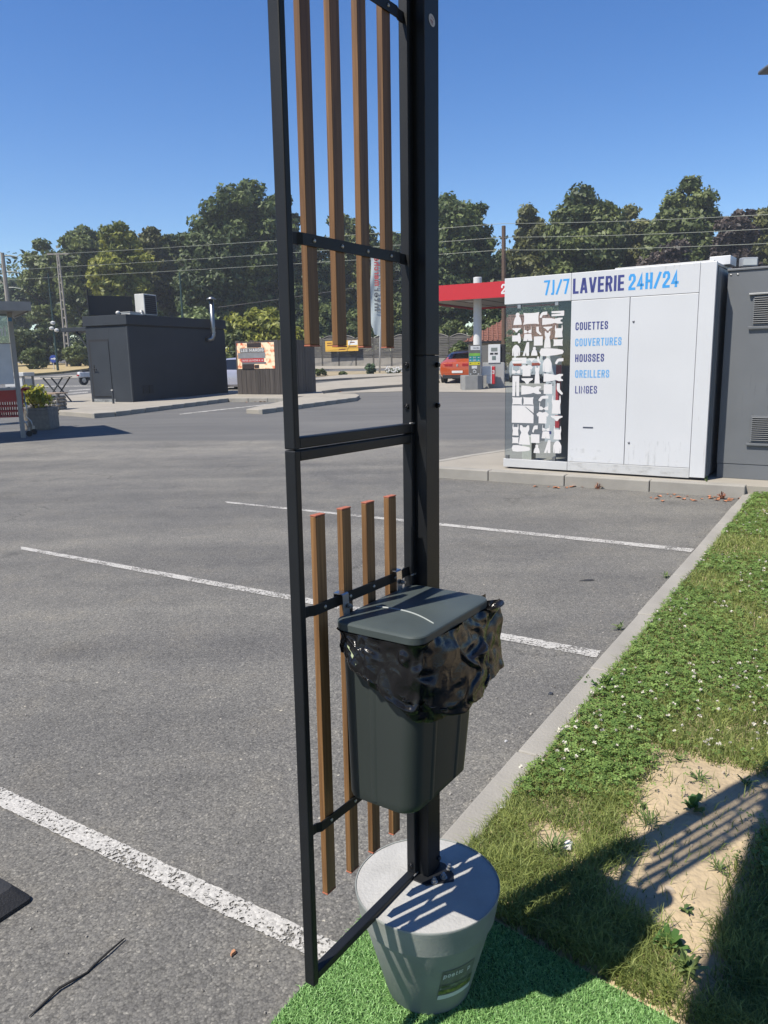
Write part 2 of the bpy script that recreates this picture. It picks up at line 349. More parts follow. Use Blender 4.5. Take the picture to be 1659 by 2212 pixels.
# ------------------------------------------------------------------ lettering: stroke glyphs, condensed
GL = {
 'A': [[(0,0),(.40,1),(.60,1),(1,0)], [(.30,.26),(.70,.26)]], 'C': [[(1,.70),(1,.86),(.78,1),(.22,1),(0,.86),(0,.14),(.22,0),(.78,0),(1,.14),(1,.30)]],
 'D': [[(0,0),(0,1),(.65,1),(1,.84),(1,.16),(.65,0),(0,0)]], 'E': [[(1,1),(0,1),(0,0),(1,0)], [(0,.5),(.88,.5)]],
 'F': [[(1,1),(0,1),(0,0)], [(0,.5),(.85,.5)]], 'G': [[(1,.72),(1,.86),(.78,1),(.22,1),(0,.86),(0,.14),(.22,0),(.78,0),(1,.14),(1,.46),(.55,.46)]],
 'H': [[(0,0),(0,1)], [(1,0),(1,1)], [(0,.5),(1,.5)]], 'I': [[(.5,0),(.5,1)]], 'J': [[(.8,1),(.8,.14),(.58,0),(.1,0)]],
 'L': [[(0,1),(0,0),(1,0)]], 'M': [[(0,0),(0,1),(.5,.25),(1,1),(1,0)]], 'N': [[(0,0),(0,1),(1,0),(1,1)]],
 'O': [[(0,.14),(0,.86),(.22,1),(.78,1),(1,.86),(1,.14),(.78,0),(.22,0),(0,.14)]], 'P': [[(0,0),(0,1),(.72,1),(1,.88),(1,.6),(.72,.47),(0,.47)]],
 'R': [[(0,0),(0,1),(.72,1),(1,.88),(1,.62),(.72,.5),(0,.5)], [(.62,.5),(1,0)]],
 'S': [[(1,.72),(1,.86),(.78,1),(.22,1),(0,.86),(0,.68),(.2,.55),(.8,.45),(1,.32),(1,.14),(.78,0),(.22,0),(0,.14),(0,.28)]],
 'T': [[(0,1),(1,1)], [(.5,1),(.5,0)]], 'U': [[(0,1),(0,.14),(.22,0),(.78,0),(1,.14),(1,1)]], 'V': [[(0,1),(.42,0),(.58,0),(1,1)]],
 'Z': [[(0,1),(1,1),(0,0),(1,0)]], '7': [[(0,1),(1,1),(.35,0)]], '/': [[(0,0),(1,1)]], '2': [[(0,.72),(0,.86),(.22,1),(.78,1),(1,.86),(1,.62),(0,.1),(0,0),(1,0)]],
 '3': [[(0,.78),(0,.88),(.22,1),(.78,1),(1,.86),(1,.64),(.75,.52),(.4,.52)], [(.75,.52),(1,.4),(1,.14),(.78,0),(.22,0),(0,.12),(0,.22)]],
 '4': [[(1,.24),(0,.24),(.72,1),(.72,0)]], '1': [[(.2,.8),(.55,1),(.55,0)]], '0': [[(0,.14),(0,.86),(.22,1),(.78,1),(1,.86),(1,.14),(.78,0),(.22,0),(0,.14)]],
 '€': [[(1,.8),(.75,1),(.45,1),(.2,.8),(.2,.2),(.45,0),(.75,0),(1,.2)], [(0,.58),(.75,.58)], [(0,.42),(.7,.42)]],
 '8': [[(.2,.52),(0,.66),(0,.86),(.22,1),(.78,1),(1,.86),(1,.66),(.8,.52),(.2,.52)], [(.2,.5),(0,.36),(0,.14),(.22,0),(.78,0),(1,.14),(1,.36),(.8,.5)]],
 '5': [[(1,1),(.05,1),(0,.55),(.7,.6),(1,.48),(1,.14),(.78,0),(.22,0),(0,.12)]], '-': [[(.1,.5),(.9,.5)]], '+': [[(.0,.5),(1,.5)], [(.5,.25),(.5,.75)]],
 'n': [[(0,0),(0,.7)], [(0,.5),(.3,.7),(.7,.7),(1,.5),(1,0)]], 't': [[(.4,.95),(.4,.12),(.6,0),(.95,0)], [(0,.68),(.9,.68)]],
 'e': [[(0,.36),(1,.36),(1,.52),(.75,.7),(.25,.7),(0,.52),(0,.16),(.25,0),(.75,0),(1,.14)]], 'r': [[(.1,0),(.1,.7)], [(.1,.5),(.4,.7),(.9,.68)]],
 'm': [[(0,0),(0,.7)], [(0,.55),(.2,.7),(.38,.7),(.5,.55),(.5,0)], [(.5,.55),(.7,.7),(.85,.7),(1,.55),(1,0)]],
 'a': [[(.05,.6),(.3,.7),(.75,.7),(1,.55),(1,0)], [(1,.4),(.25,.4),(0,.28),(0,.12),(.25,0),(.7,0),(1,.15)]],
 'c': [[(1,.55),(.75,.7),(.25,.7),(0,.52),(0,.18),(.25,0),(.75,0),(1,.15)]], 'h': [[(0,0),(0,1)], [(0,.5),(.3,.7),(.7,.7),(1,.5),(1,0)]],
 'é': [[(0,.36),(1,.36),(1,.52),(.75,.7),(.25,.7),(0,.52),(0,.16),(.25,0),(.75,0),(1,.14)], [(.4,.85),(.7,1)]],
 'o': [[(0,.2),(0,.5),(.25,.7),(.75,.7),(1,.5),(1,.2),(.75,0),(.25,0),(0,.2)]], 'p': [[(0,-.3),(0,.7)], [(0,.5),(.25,.7),(.75,.7),(1,.5),(1,.2),(.75,0),(.25,0),(0,.2)]],
 'i': [[(.5,0),(.5,.68)], [(.5,.85),(.5,.97)]],
}
WID = {'I': .36, 'N': 1.25, 'A': 1.1, 'V': 1.1, 'L': .88, 'E': .9, 'M': 1.35, '/': 1.0, 'J': .62, 'i': .3, 'm': 1.5, '1': .6, 't': .75, 'r': .75, '7': 1.0}
def stroke(mb, pts, w, z=0.0):
    P = [Vector((p[0], p[1])) for p in pts]
    closed = (P[0] - P[-1]).length < 1e-6
    n = len(P); L = []; Rr = []
    if not closed:
        P[0] = P[0] + (P[0] - P[1]).normalized() * (w * .49); P[-1] = P[-1] + (P[-1] - P[-2]).normalized() * (w * .49)
    for i in range(n):
        if closed: a = P[(i-1) % (n-1)] if i in (0, n-1) else P[i-1]; b = P[1] if i in (0, n-1) else P[i+1]; a = P[n-2] if i in (0, n-1) else P[i-1]
        else: a = P[i-1] if i > 0 else None; b = P[i+1] if i < n-1 else None
        d1 = (P[i] - a).normalized() if a is not None else None; d2 = (b - P[i]).normalized() if b is not None else None
        if d1 is None: d1 = d2
        if d2 is None: d2 = d1
        t = d1 + d2
        t = t.normalized() if t.length > 1e-5 else d1
        nn = Vector((-t.y, t.x)); c = max(.5, nn.dot(Vector((-d1.y, d1.x))))
        L.append(P[i] + nn * (w / 2 / c)); Rr.append(P[i] - nn * (w / 2 / c))
    base = len(mb.v)
    for i in range(n): mb.v.append((L[i].x, L[i].y, z)); mb.v.append((Rr[i].x, Rr[i].y, z))
    for i in range(n - 1): mb.f.append((base+2*i, base+2*i+1, base+2*i+3, base+2*i+2))
def text_width(s, h, wr=.42, gap=.12, wt=.14):
    return sum((WID.get(c, 1) * wr * h if c != ' ' else wr * h * .5) + gap * h for c in s) - gap * h
def text2d(s, h, wr=.42, gap=.12, wt=.14):    # flat glyph mesh, baseline at y=0, starting at x=0
    mb = MB(); x = 0; t = wt * h
    for c in s:
        if c == ' ': x += wr * h * .5 + gap * h; continue
        w = WID.get(c, 1) * wr * h
        for k, pl in enumerate(GL[c]):
            stroke(mb, [(x + t/2 + p[0] * max(w - t, .001), t/2 + p[1] * (h - t)) for p in pl], t, k * .0006)
        x += w + gap * h
    return mb
# ================================================================== the setting
M_asph = asphalt_mat(); M_paint = paint_mat()
M_conc = mat('kerb_concrete', (.33,.31,.27), .9, vary=.14, vscale=3, bump=.35, bscale=90)
M_pave = mat('pale_concrete', (.345,.315,.262), .9, vary=.10, vscale=1.6, bump=.3, bscale=70)
M_dirt = mat('sandy_dirt', (.48,.375,.235), .95, vary=.17, vscale=9, bump=.9, bscale=45)
M_soil = mat('verge_soil', (.33,.27,.17), .95, vary=.2, vscale=2, bump=.6, bscale=20)
M_straw = mat('dry_grass_verge', (.40,.31,.15), .95, vary=.2, vscale=3, bump=.7, bscale=18)

# ground sheet with the lot's slope, reaching the horizon
ys = [-60, -20, 0, 5, 10, 14, 18, 22, 25, 31, 37, 45, 54, 63, 75, 90, 140, 250, 400]
xs_ = [-500, -120, -40, -10, 0, 10, 40, 120, 500]
gv = [(x, y, tz(y)) for y in ys for x in xs_]; nx = len(xs_)
gf = [(j*nx+i, j*nx+i+1, (j+1)*nx+i+1, (j+1)*nx+i) for j in range(len(ys)-1) for i in range(nx-1)]
tag(MB().add(gv, gf).build('ground', M_asph), kind='structure')

def sheet(name, poly, dz, m, kind='structure', parent=None, flat=False):
    mb = MB()
    n = len(poly); area = sum(poly[i][0]*poly[(i+1)%n][1]-poly[(i+1)%n][0]*poly[i][1] for i in range(n))
    if area < 0: poly = poly[::-1]
    mb.add([(x, y, (0 if flat else tz(y)) + dz) for x, y in poly], [tuple(range(n))])
    o = mb.build(name, m, parent)
    if kind: tag(o, kind=kind)
    return o
def jag_strip(a0, a1, b0, b1, n, amp, seed):   # painted stripe with an uneven edge, a side and b side
    r = random.Random(seed); A = []; B = []
    for i in range(n + 1):
        t = i / n
        pa = (a0[0]+(a1[0]-a0[0])*t, a0[1]+(a1[1]-a0[1])*t); pb = (b0[0]+(b1[0]-b0[0])*t, b0[1]+(b1[1]-b0[1])*t)
        d = Vector((pb[0]-pa[0], pb[1]-pa[1])).normalized()
        j = r.uniform(-amp, amp); k = r.uniform(-amp, amp)
        A.append((pa[0]+d.x*j, pa[1]+d.y*j)); B.append((pb[0]+d.x*k, pb[1]+d.y*k))
    return A, B
def stripe(a0, a1, b0, b1, n, amp, seed):
    A, B = jag_strip(a0, a1, b0, b1, n, amp, seed); mb = MB()
    v = []; f = []
    for i in range(n + 1): v += [(A[i][0], A[i][1], tz(A[i][1]) + .004), (B[i][0], B[i][1], tz(B[i][1]) + .004)]
    for i in range(n): f.append((2*i, 2*i+1, 2*i+3, 2*i+2))
    mb.add(v, f)
    return tag(mb.build('parking_line', M_paint), kind='structure')
stripe((-2.58,3.35), (-.05,1.755), (-2.49,3.20), (-.04,1.66), 300, .004, 1)
stripe((-3.22,6.63), (1.14,3.87), (-3.16,6.51), (1.09,3.78), 260, .004, 2)
stripe((-1.82,8.66), (2.49,6.00), (-1.77,8.55), (2.42,5.90), 200, .004, 3)
for k, (a, b, c, d) in enumerate([((388,894),(598,871),(388,896),(598,872.5)), ((150,843),(195,840),(150,845),(195,842)), ((60,855),(190,846),(60,857),(190,848)),
                     ((62,834),(200,833),(62,836),(200,834.5)), ((650,836),(870,826),(650,837),(870,827)), ((690,872),(760,866),(690,873),(760,867))][:5]):
    p = [tpt(*q) for q in (a, b, c, d)]
    stripe(*[(q.x, q.y) for q in p], 20, .01, 10 + k)

# right-hand kerb: one stone after another between the bays and the lawn
KD = azv(32); KN = azv(122)
kerb = empty('kerb', (.06, 2.07, 0)); tag(kerb, kind='structure')
def stone_mesh(L, w, h, seed):
    r = random.Random(seed); mb = MB().box(-L/2, L/2, 0, w, -.05, h)
    return mb
k0 = Vector((.19, 2.27, 0)) - KD * .35; s_acc = 0
for i in range(9):
    L = .93; c = k0 + KD * (s_acc + L/2); s_acc += L + .008
    o = stone_mesh(L, .105, .042 + rng.uniform(-.002, .003), i).build('kerb_stone', M_conc, kerb, bevel=.008)
    o.location = (c - Vector(kerb.location)) + KN * rng.uniform(-.003, .003)
    o.rotation_euler = (0, 0, rotz_for(32) + R(180)); o.rotation_euler[2] += R(rng.uniform(-.3, .3))
    o.location = o.location
    # local +y must point to the lawn (azimuth 122): rotate so that x runs backwards along the kerb

# raised pad under the laundry kiosk, edged with kerb stones
PD = azv(122)
pa = Vector((3.90, 8.12, 0)); tip = Vector((.42, 10.29, 0)); pb_ = Vector((.62, 10.75, 0))
pad_poly = [(tip.x + .12, tip.y + .02), (pa.x - .02, pa.y + .12), (9.3, 5.0), (11, 8), (5, 15.5), (2.6, 13.0), (1.9, 12.0), (pb_.x, pb_.y)]
tag(MB().prism(pad_poly, -.1, .122).build('pavement', M_pave), kind='structure')
pk = empty('pavement_kerb', (pa.x, pa.y, 0)); tag(pk, kind='structure')
tot = (tip - pa).length; s_acc = 0.02; ax = (tip - pa).normalized(); k = 0
while s_acc < tot - .1:
    L = min(1.0, tot - s_acc); c = pa + ax * (s_acc + L/2)
    o = MB().box(-L/2 + .004, L/2 - .004, 0, .15, -.1, .132 + rng.uniform(-.003, .003)).build('kerb_stone', M_conc, pk, bevel=.012)
    o.location = c - Vector(pk.location); o.rotation_euler = (0, 0, math.atan2(-ax.y, -ax.x)); s_acc += L; k += 1
# the kerb turning behind the tip
for a, b in (((.42,10.29),(.62,10.72)), ((.62,10.75),(1.2,11.35)), ((1.2,11.38),(1.9,12.0)), ((1.92,12.02),(2.6,13.0))):
    a = Vector((*a, 0)); b = Vector((*b, 0)); d = b - a
    o = MB().box(0, d.length - .006, -.13, 0, -.1, .13).build('kerb_stone', M_conc, pk, bevel=.012)
    o.location = a - Vector(pk.location); o.rotation_euler = (0, 0, math.atan2(d.y, d.x))

# ---- the island with the black hut and the plank enclosure
def T2(*px): return [(tpt(*p).x, tpt(*p).y) for p in px]
def island(name, px, h=.13, m=None, kerbpx=None):
    p = T2(*px)
    o = tag(MB().prism(p, -.3, h, lambda x, y: tz(y)).build(name, m or M_pave, bevel=.02), kind='structure')
    return o
island('island_pavement', [(128,897),(204,903),(250,899),(380,883),(494,868),(600,868.5),(626,866),(700,858),(690,845),(520,842),(300,846),(140,862)])
island('island_nose', [(532,893),(566,894.5),(640,884),(770,866),(777,861),(768,857.5),(712,856),(660,862),(620,872),(560,886)], .125)
island('island_pavement_far', [(690,852),(740,845),(870,836),(950,828),(940,818),(870,817),(720,829),(640,840)], .13)
island('traffic_island', [(662,826),(760,820),(870,815),(880,810),(740,814),(668,822)], .12)
# kerb stones in front of the hut (light end stone, then the long shaded row)
hk = empty('island_kerb', tpt(250, 899)); tag(hk, kind='structure')
def kerb_run(px0, px1, n, h=.14, w=.16):
    a = tpt(*px0); b = tpt(*px1); d = (b - a) / n
    for i in range(n):
        p = a + d * i; L = Vector((d.x, d.y)).length
        o = MB().box(0, L - .012, 0, w, -.2, h).build('kerb_stone', M_conc, hk, bevel=.015)
        o.location = p - Vector(hk.location); o.location.z = tz(p.y + d.y/2) - hk.location.z
        o.rotation_euler = (0, 0, math.atan2(d.y, d.x))
kerb_run((204,904), (250,900), 1); kerb_run((251,900), (494,868.5), 9); kerb_run((495,868.5), (622,868.5), 3); kerb_run((567,895), (772,866.5), 8, .135, .14)
# pale forecourt slab of the fuel station
sheet('forecourt', T2((690,851),(866,846),(1105,849),(1240,838),(1240,815),(960,817),(866,835),(760,846)), .012, M_pave)
# far side: verge, road, footway, dry roundabout
sheet('verge', T2((560,815),(700,814),(900,811),(1050,806),(1050,802),(880,801),(620,804),(520,806)), .02, M_soil)
sheet('roadway', T2((380,806),(620,804),(900,800.5),(1100,797),(1100,794),(900,796),(620,799),(380,801)), .015, mat('road_asphalt', (.13,.13,.132), .9, vary=.1, vscale=1, bump=.2))
sheet('footway', T2((380,800.5),(620,798.5),(900,795.5),(1100,793.5),(1100,790),(900,790),(620,791.5),(380,793)), .02, M_pave)
tag(MB().prism(T2((-80,815),(60,813),(135,807),(190,800),(198,795),(180,790),(100,787),(-80,788)), -.3, .16, lambda x, y: tz(y)).build('roundabout', M_straw), kind='structure')
sheet('road_edge_strip', T2((-80,825),(60,822),(200,815),(200,809),(135,812),(60,817),(-80,820)), .02, M_pave)

# ---- lawn soil, bare patch, artificial turf mat
lawn_poly = [(.10,1.98), (.27,2.22), (.30,2.265), (4.38,8.79), (9.6,5.3), (7,-1), (2.2,-.6), (.60,1.46)]
lawn = MB()
def lawn_h(x, y):
    f = min(1, max(0, (mat_in(x, y) + .015) / .06))
    return -.012 * (1 - f) + f * (.026 + .012 * noise.noise(Vector((x*1.7, y*1.7, 0))) + .006 * noise.noise(Vector((x*9, y*9, 3))))
# gridded soil so the bare earth has real unevenness
G = .05; lv = {}; vs = []; fs = []
def inpoly(p, poly):
    x, y = p; c = False; n = len(poly)
    for i in range(n):
        x1, y1 = poly[i]; x2, y2 = poly[(i+1) % n]
        if (y1 > y) != (y2 > y) and x < (x2-x1)*(y-y1)/(y2-y1)+x1: c = not c
    return c
def vid(i, j, G):
    if (i, j, G) not in lv:
        lv[(i, j, G)] = len(vs); x, y = i*G, j*G; vs.append((x, y, lawn_h(x, y)))
    return lv[(i, j, G)]
kerb_in = lambda x, y: (Vector((x, y, 0)) - Vector((.19, 2.27, 0))).dot(KN)      # distance from the asphalt edge towards the lawn
mat_in = lambda x, y: (Vector((x, y, 0)) - Vector((.29, 1.87, 0))).dot(azv(42.7))   # >0 beyond the turf mat
for i in range(0, 200):
    for j in range(-20, 180):
        x, y = (i+.5)*G, (j+.5)*G
        if inpoly((x, y), lawn_poly) and kerb_in(x, y) > .085 and mat_in(x, y) > -.09: fs.append((vid(i,j,G), vid(i+1,j,G), vid(i+1,j+1,G), vid(i,j+1,G)))
tag(MB().add(vs, fs).build('lawn_soil', M_dirt, smooth=True), kind='structure')

dirt_poly = [(1.05,2.86),(1.11,2.77),(1.27,2.69),(1.45,2.61),(1.50,2.46),(1.28,2.27),(1.11,2.08),(1.00,1.92),(.88,1.72),(.76,1.53),(.63,1.50),(.65,1.65),(.70,1.79),(.56,1.93),(.63,2.04),(.73,2.12),(.75,2.22),(.76,2.29),(.84,2.43),(.90,2.60),(.98,2.69)]
dirt2 = [(.47,2.30),(.58,2.29),(.63,2.22),(.58,2.09),(.49,2.09),(.43,2.17)]
def edge_dist(p, poly):
    d = 9; P = Vector((p[0], p[1])); n = len(poly)
    for i in range(n):
        a = Vector(poly[i]); b = Vector(poly[(i+1) % n]); t = max(0, min(1, (P-a).dot(b-a)/(b-a).length_squared)); d = min(d, (a+(b-a)*t-P).length)
    return d
def bare(x, y):                              # 0 = thick grass ... 1 = bare earth
    w = .05 * noise.noise(Vector((x*7, y*7, 1))) + .03 * noise.noise(Vector((x*19, y*19, 5)))
    b = 0
    for P, s in ((dirt_poly, 1.0), (dirt2, 1.0)):
        d = edge_dist((x, y), P) * (1 if inpoly((x, y), P) else -1) + w
        b = max(b, min(1, max(0, (d + .03) / .095)) * s)
    return b

nrg = np.random.default_rng(11)
def blades(pts, hs, ws, lean, var, bendf=.55):
    n = len(pts); az = nrg.uniform(0, 2*np.pi, n); la = nrg.uniform(0, 2*np.pi, n)
    sx = np.stack([np.cos(az), np.sin(az), np.zeros(n)], 1) * (ws[:, None] / 2)
    ld = np.stack([np.cos(la), np.sin(la), np.zeros(n)], 1) * (hs * lean)[:, None]
    mid = pts + ld * .35 + np.stack([np.zeros(n), np.zeros(n), hs * bendf], 1)
    top = pts + ld + np.stack([np.zeros(n), np.zeros(n), hs * (1 - .35 * np.clip(lean, 0, 1.4))], 1)
    v = np.stack([pts - sx, pts + sx, mid + sx * .8, mid - sx * .8, top], 1).reshape(-1, 3)
    b = np.arange(n) * 5
    q = np.stack([b, b+1, b+2, b+3], 1); t = np.stack([b+3, b+2, b+4], 1)
    return v, q, t, np.concatenate([var, var])
M_grass = leaf_mat('grass_blade', (.125,.18,.045), (.54,.60,.18), .42)
M_clover = leaf_mat('clover_leaf', (.105,.195,.042), (.32,.46,.12), .36)
# sample lawn points with density falling off with distance
def sample(n, ymax, pw):
    out = []
    while len(out) < n:
        t = nrg.random() ** pw; Y = 1.3 + t * (ymax - 1.3)
        x = nrg.uniform(-.1, 1) * (Y * .62 + .25); y = Y
        if kerb_in(x, y) < .10 + .03 * (noise.noise(Vector((x*6, y*6, 9)))) or not inpoly((x, y), lawn_poly) or mat_in(x, y) < .012: continue
        if bare(x, y) > nrg.random() * 1.02: continue
        out.append((x, y, lawn_h(x, y) - .004))
    return np.array(out)
pts = sample(125000, 9.2, 1.7)
pat = np.array([noise.noise(Vector((p[0]*1.6, p[1]*1.6, 2))) for p in pts]); pat2 = np.array([noise.noise(Vector((p[0]*6, p[1]*6, 7))) for p in pts])
n = len(pts); dist_ = pts[:, 1]
near_mat = np.array([max(0., 1 - mat_in(p[0], p[1])/.35) for p in pts])
hs = (1 + .3*near_mat) * (.042 + .018 * pat2 + nrg.uniform(-.015, .026, n)) * (1 - .2 * (pat > .15)); ws = (.0022 + .0012 * nrg.random(n)) * (1 + .28 * np.clip(dist_ - 2, 0, 8))
var = np.clip(.42 + .28 * pat2 + nrg.normal(0, .2, n), 0, 1)
v, q, t, vr = blades(pts, hs, ws, nrg.uniform(.2, 1.3, n), var)
o = link_mesh('lawn_grass', np_mesh('lawn_grass', v, q, t, vr), M_grass)
tag(o, 'thick green grass of the lawn right of the kerb', 'grass', kind='stuff')
# clover: three leaflets per stem
cp = sample(38000, 9.0, 1.55); keep = np.array([noise.noise(Vector((p[0]*1.6, p[1]*1.6, 2))) + .25*noise.noise(Vector((p[0]*8, p[1]*8, 4))) > -.12 + .55*(nrg.random()-.5) + max(0, 2.6 - p[1])*.6 + (2 if mat_in(p[0], p[1]) < .33 and p[1] < 2.2 else 0) for p in cp]); cp = cp[keep]
n = len(cp); sz = (.006 + .004 * nrg.random(n)) * (1 + .16 * np.clip(cp[:, 1] - 2, 0, 8)); hh = .030 + .022 * nrg.random(n)
V = []; Q = []; base = 0; ang = nrg.uniform(0, 2*np.pi, n); tilt = nrg.normal(0, .28, (n, 2))
for k in range(3):
    a = ang + k * 2.094; d = np.stack([np.cos(a), np.sin(a)], 1); e = np.stack([-np.sin(a), np.cos(a)], 1)
    def P3(u, w, up):
        xy = d * (u * sz)[:, None] + e * (w * sz)[:, None]
        z = hh + up * sz + (xy * tilt).sum(1)
        return np.concatenate([cp[:, :2] + xy, (cp[:, 2] + z)[:, None]], 1)
    vv = np.stack([P3(.05, 0, 0), P3(.75, -.55, .12), P3(1.15, 0, .05), P3(.75, .55, .12)], 1).reshape(-1, 3)
    V.append(vv); Q.append(np.arange(n*4).reshape(-1, 4) + base); base += n*4
o = link_mesh('clover', np_mesh('clover', np.concatenate(V), np.concatenate(Q), None, np.tile(np.clip(.45 + nrg.normal(0, .25, n), 0, 1), 3)), M_clover)
tag(o, 'low clover leaves spread through the lawn grass', 'clover', kind='stuff')
# clover blossoms: little ragged white balls on stalks
fl = sample(2600, 8.5, 1.15); fl = fl[[noise.noise(Vector((p[0]*1.1, p[1]*1.1, 12))) > -.02 and p[1] > 2.5 for p in fl]][:380]
mb = MB()
for p in fl:
    h = rng.uniform(.05, .085); r_ = rng.uniform(.006, .010); c = Vector((p[0], p[1], p[2] + h))
    for k in range(9):
        d = Vector((rng.gauss(0, 1), rng.gauss(0, 1), rng.uniform(-.3, 1.2))).normalized(); s = Vector((rng.gauss(0, 1), rng.gauss(0, 1), rng.gauss(0, 1))).cross(d).normalized()
        tpp = c + d * r_; mb.add([c - s * .002, c + s * .002, tpp + s * r_ * .38, tpp - s * r_ * .38], [(0, 1, 2, 3)])
o = mb.build('clover_blossom', mat('clover_white', (.62,.58,.48), .8, vary=.2, vscale=40)); tag(o, 'small white clover blossoms dotted over the lawn', 'clover blossom', kind='stuff')

# artificial turf mat the pot stands on
ME = azv(30.5); MF = azv(132.5)
mc = Vector((.03, 2.11, 0)); tA = mc - ME * 1.9; tB = mc + MF * 2.2; tC = tB - ME * 1.9
turf_poly = [(p.x, p.y) for p in (mc, tA, tC, tB)]
M_turfb = mat('turf_backing', (.02,.075,.015), .9, vary=.2, vscale=60)
M_turf = leaf_mat('turf_fibre', (.13,.32,.07), (.55,.86,.34), .25, .42)
tag(MB().prism(turf_poly, -.02, .012).build('turf_mat', M_turfb), kind='structure')
def tsample(n):
    o = []
    while len(o) < n:
        x = nrg.uniform(-.75, 1.35, 60000); y = nrg.uniform(1.05, 2.1, 60000)
        rel = np.stack([x - mc.x, y - mc.y], 1)
        det = ME.x*MF.y - ME.y*MF.x
        a = (rel[:, 0]*MF.y - rel[:, 1]*MF.x)/det; b = (ME.x*rel[:, 1] - ME.y*rel[:, 0])/det
        ok = (a < -.004) & (b > .004) & (a > -1.9) & (b < 2.2) & (y < 2.1)
        o += list(np.stack([x[ok], y[ok], np.full(ok.sum(), .011)], 1))
    return np.array(o[:n])
tp_ = tsample(150000); n = len(tp_)
var = np.clip(.42 + nrg.normal(0, .24, n), 0, 1)
v, q, t, vr = blades(tp_, nrg.uniform(.008, .017, n), nrg.uniform(.0016, .003, n), nrg.uniform(.3, 1.2, n), var)
o = link_mesh('turf_fibres', np_mesh('turf_fibres', v, q, t, vr), M_turf); tag(o, 'short bright green plastic fibres of the turf mat', 'artificial grass', kind='stuff')

# loose grit and chips lying on the asphalt and on the bare earth
mb = MB(); r_ = random.Random(5)
def chip(x, y, z, s):
    k = r_.choice((4, 5, 6)); a0 = r_.uniform(0, 6.28); tilt = Vector((r_.gauss(0, .2), r_.gauss(0, .2), 1)).normalized()
    pts_ = []
    for i in range(k):
        a = a0 + i * 6.283 / k; rr = s * r_.uniform(.6, 1.1); p = Vector((rr*math.cos(a), rr*math.sin(a)*.75, 0)); p.z = -(p.x*tilt.x + p.y*tilt.y); pts_.append(p)
    n0 = len(mb.v); mb.v += [(x+p.x, y+p.y, z+p.z) for p in pts_] + [(x+p.x*.6, y+p.y*.6, z+p.z+s*.55) for p in pts_]
    mb.f += [(n0+i, n0+(i+1) % k, n0+k+(i+1) % k, n0+k+i) for i in range(k)] + [tuple(n0+k+i for i in range(k))]
for i in range(420):
    if i < 120: t_ = r_.random()*6.5; p = Vector((.19, 2.27, 0)) + KD*t_ - KN*abs(r_.gauss(0, .12)); s = r_.uniform(.003, .009)
    else: Y = r_.uniform(1.4, 7); p = Vector((r_.uniform(-.55*Y, .3*Y), Y, 0)); s = r_.uniform(.0025, .006)
    if kerb_in(p.x, p.y) > -.005 or mat_in(p.x, p.y) < 0 and p.x > -.2 and p.y < 2.1: continue
    chip(p.x, p.y, .002, s)
o = mb.build('grit', mat('grit_stone', (.30,.28,.25), .9, vary=.5, vscale=25)); tag(o, 'loose grit and stone chips on the asphalt', 'grit', kind='stuff')
mb = MB()
for i in range(900):
    x = r_.uniform(.5, 1.9); y = r_.uniform(1.2, 2.9)
    if bare(x, y) < .6: continue
    chip(x, y, lawn_h(x, y), r_.choice((.002, .003, .003, .004, .006, .009)))
o = mb.build('dirt_pebbles', mat('dirt_pebble', (.42,.35,.26), .95, vary=.25, vscale=25)); tag(o, 'small pebbles and clods on the bare earth', 'pebbles', kind='stuff')
# ================================================================== near things: pot, slatted screen, bin, liner
M_black = mat('black_steel', (.0085,.0098,.012), .5, vary=.15, vscale=9, bump=.12, bscale=500, spec=.35)
M_slat = wood_mat('teak_slat', (.115,.055,.020), (.28,.148,.058), 30)
M_cap = mat('slat_cap', (.42,.13,.07), .55, vary=.08)
M_zinc = mat('zinc', (.38,.38,.37), .42, metal=.9, vary=.1, vscale=40)
M_chrome = mat('chromed_hook', (.42,.43,.45), .28, metal=1.0, vary=.05)
M_pot = mat('pot_grey', (.29,.305,.285), .62, vary=.17, vscale=7, bump=.08, bscale=120)
M_slab = mat('pot_concrete', (.43,.425,.405), .88, vary=.09, vscale=14, bump=.3, bscale=120)
M_white = mat('white_print', (.75,.75,.74), .5, vary=.03)

# ---- pot
PC = Vector((.085, 1.668, .012)); PH = .283
pot = empty('plant_pot', PC, 0, 'grey tapered pot filled with concrete holding the slatted screen', 'pot')
prof = [(0,0), (.098,0), (.104,.006), (.158,.208), (.160,.214), (.165,.216), (.1755,.280), (.1765,.2845), (.1755,.2865), (.1735,.2862), (.1725,.280)]
MB().lathe(prof, 72).build('pot_body', M_pot, pot, autosmooth=40)
def slab_top():
    mb = MB(); n = 72; c = []
    for ring, rr in enumerate((0, .06, .12, .1727)):
        for i in range(n):
            t = 2*math.pi*i/n; x = rr*math.cos(t); y = rr*math.sin(t)
            mb.v.append((x, y, PH + .001 + .0009*noise.noise(Vector((x*30, y*30, 2)))))
    for ring in range(3):
        for i in range(n):
            j = (i+1) % n; mb.f.append((ring*n+j, ring*n+i, (ring+1)*n+i, (ring+1)*n+j) if ring else (0, n+i, n+j))
    return mb
slab_top().build('concrete_fill', M_slab, pot, smooth=True)
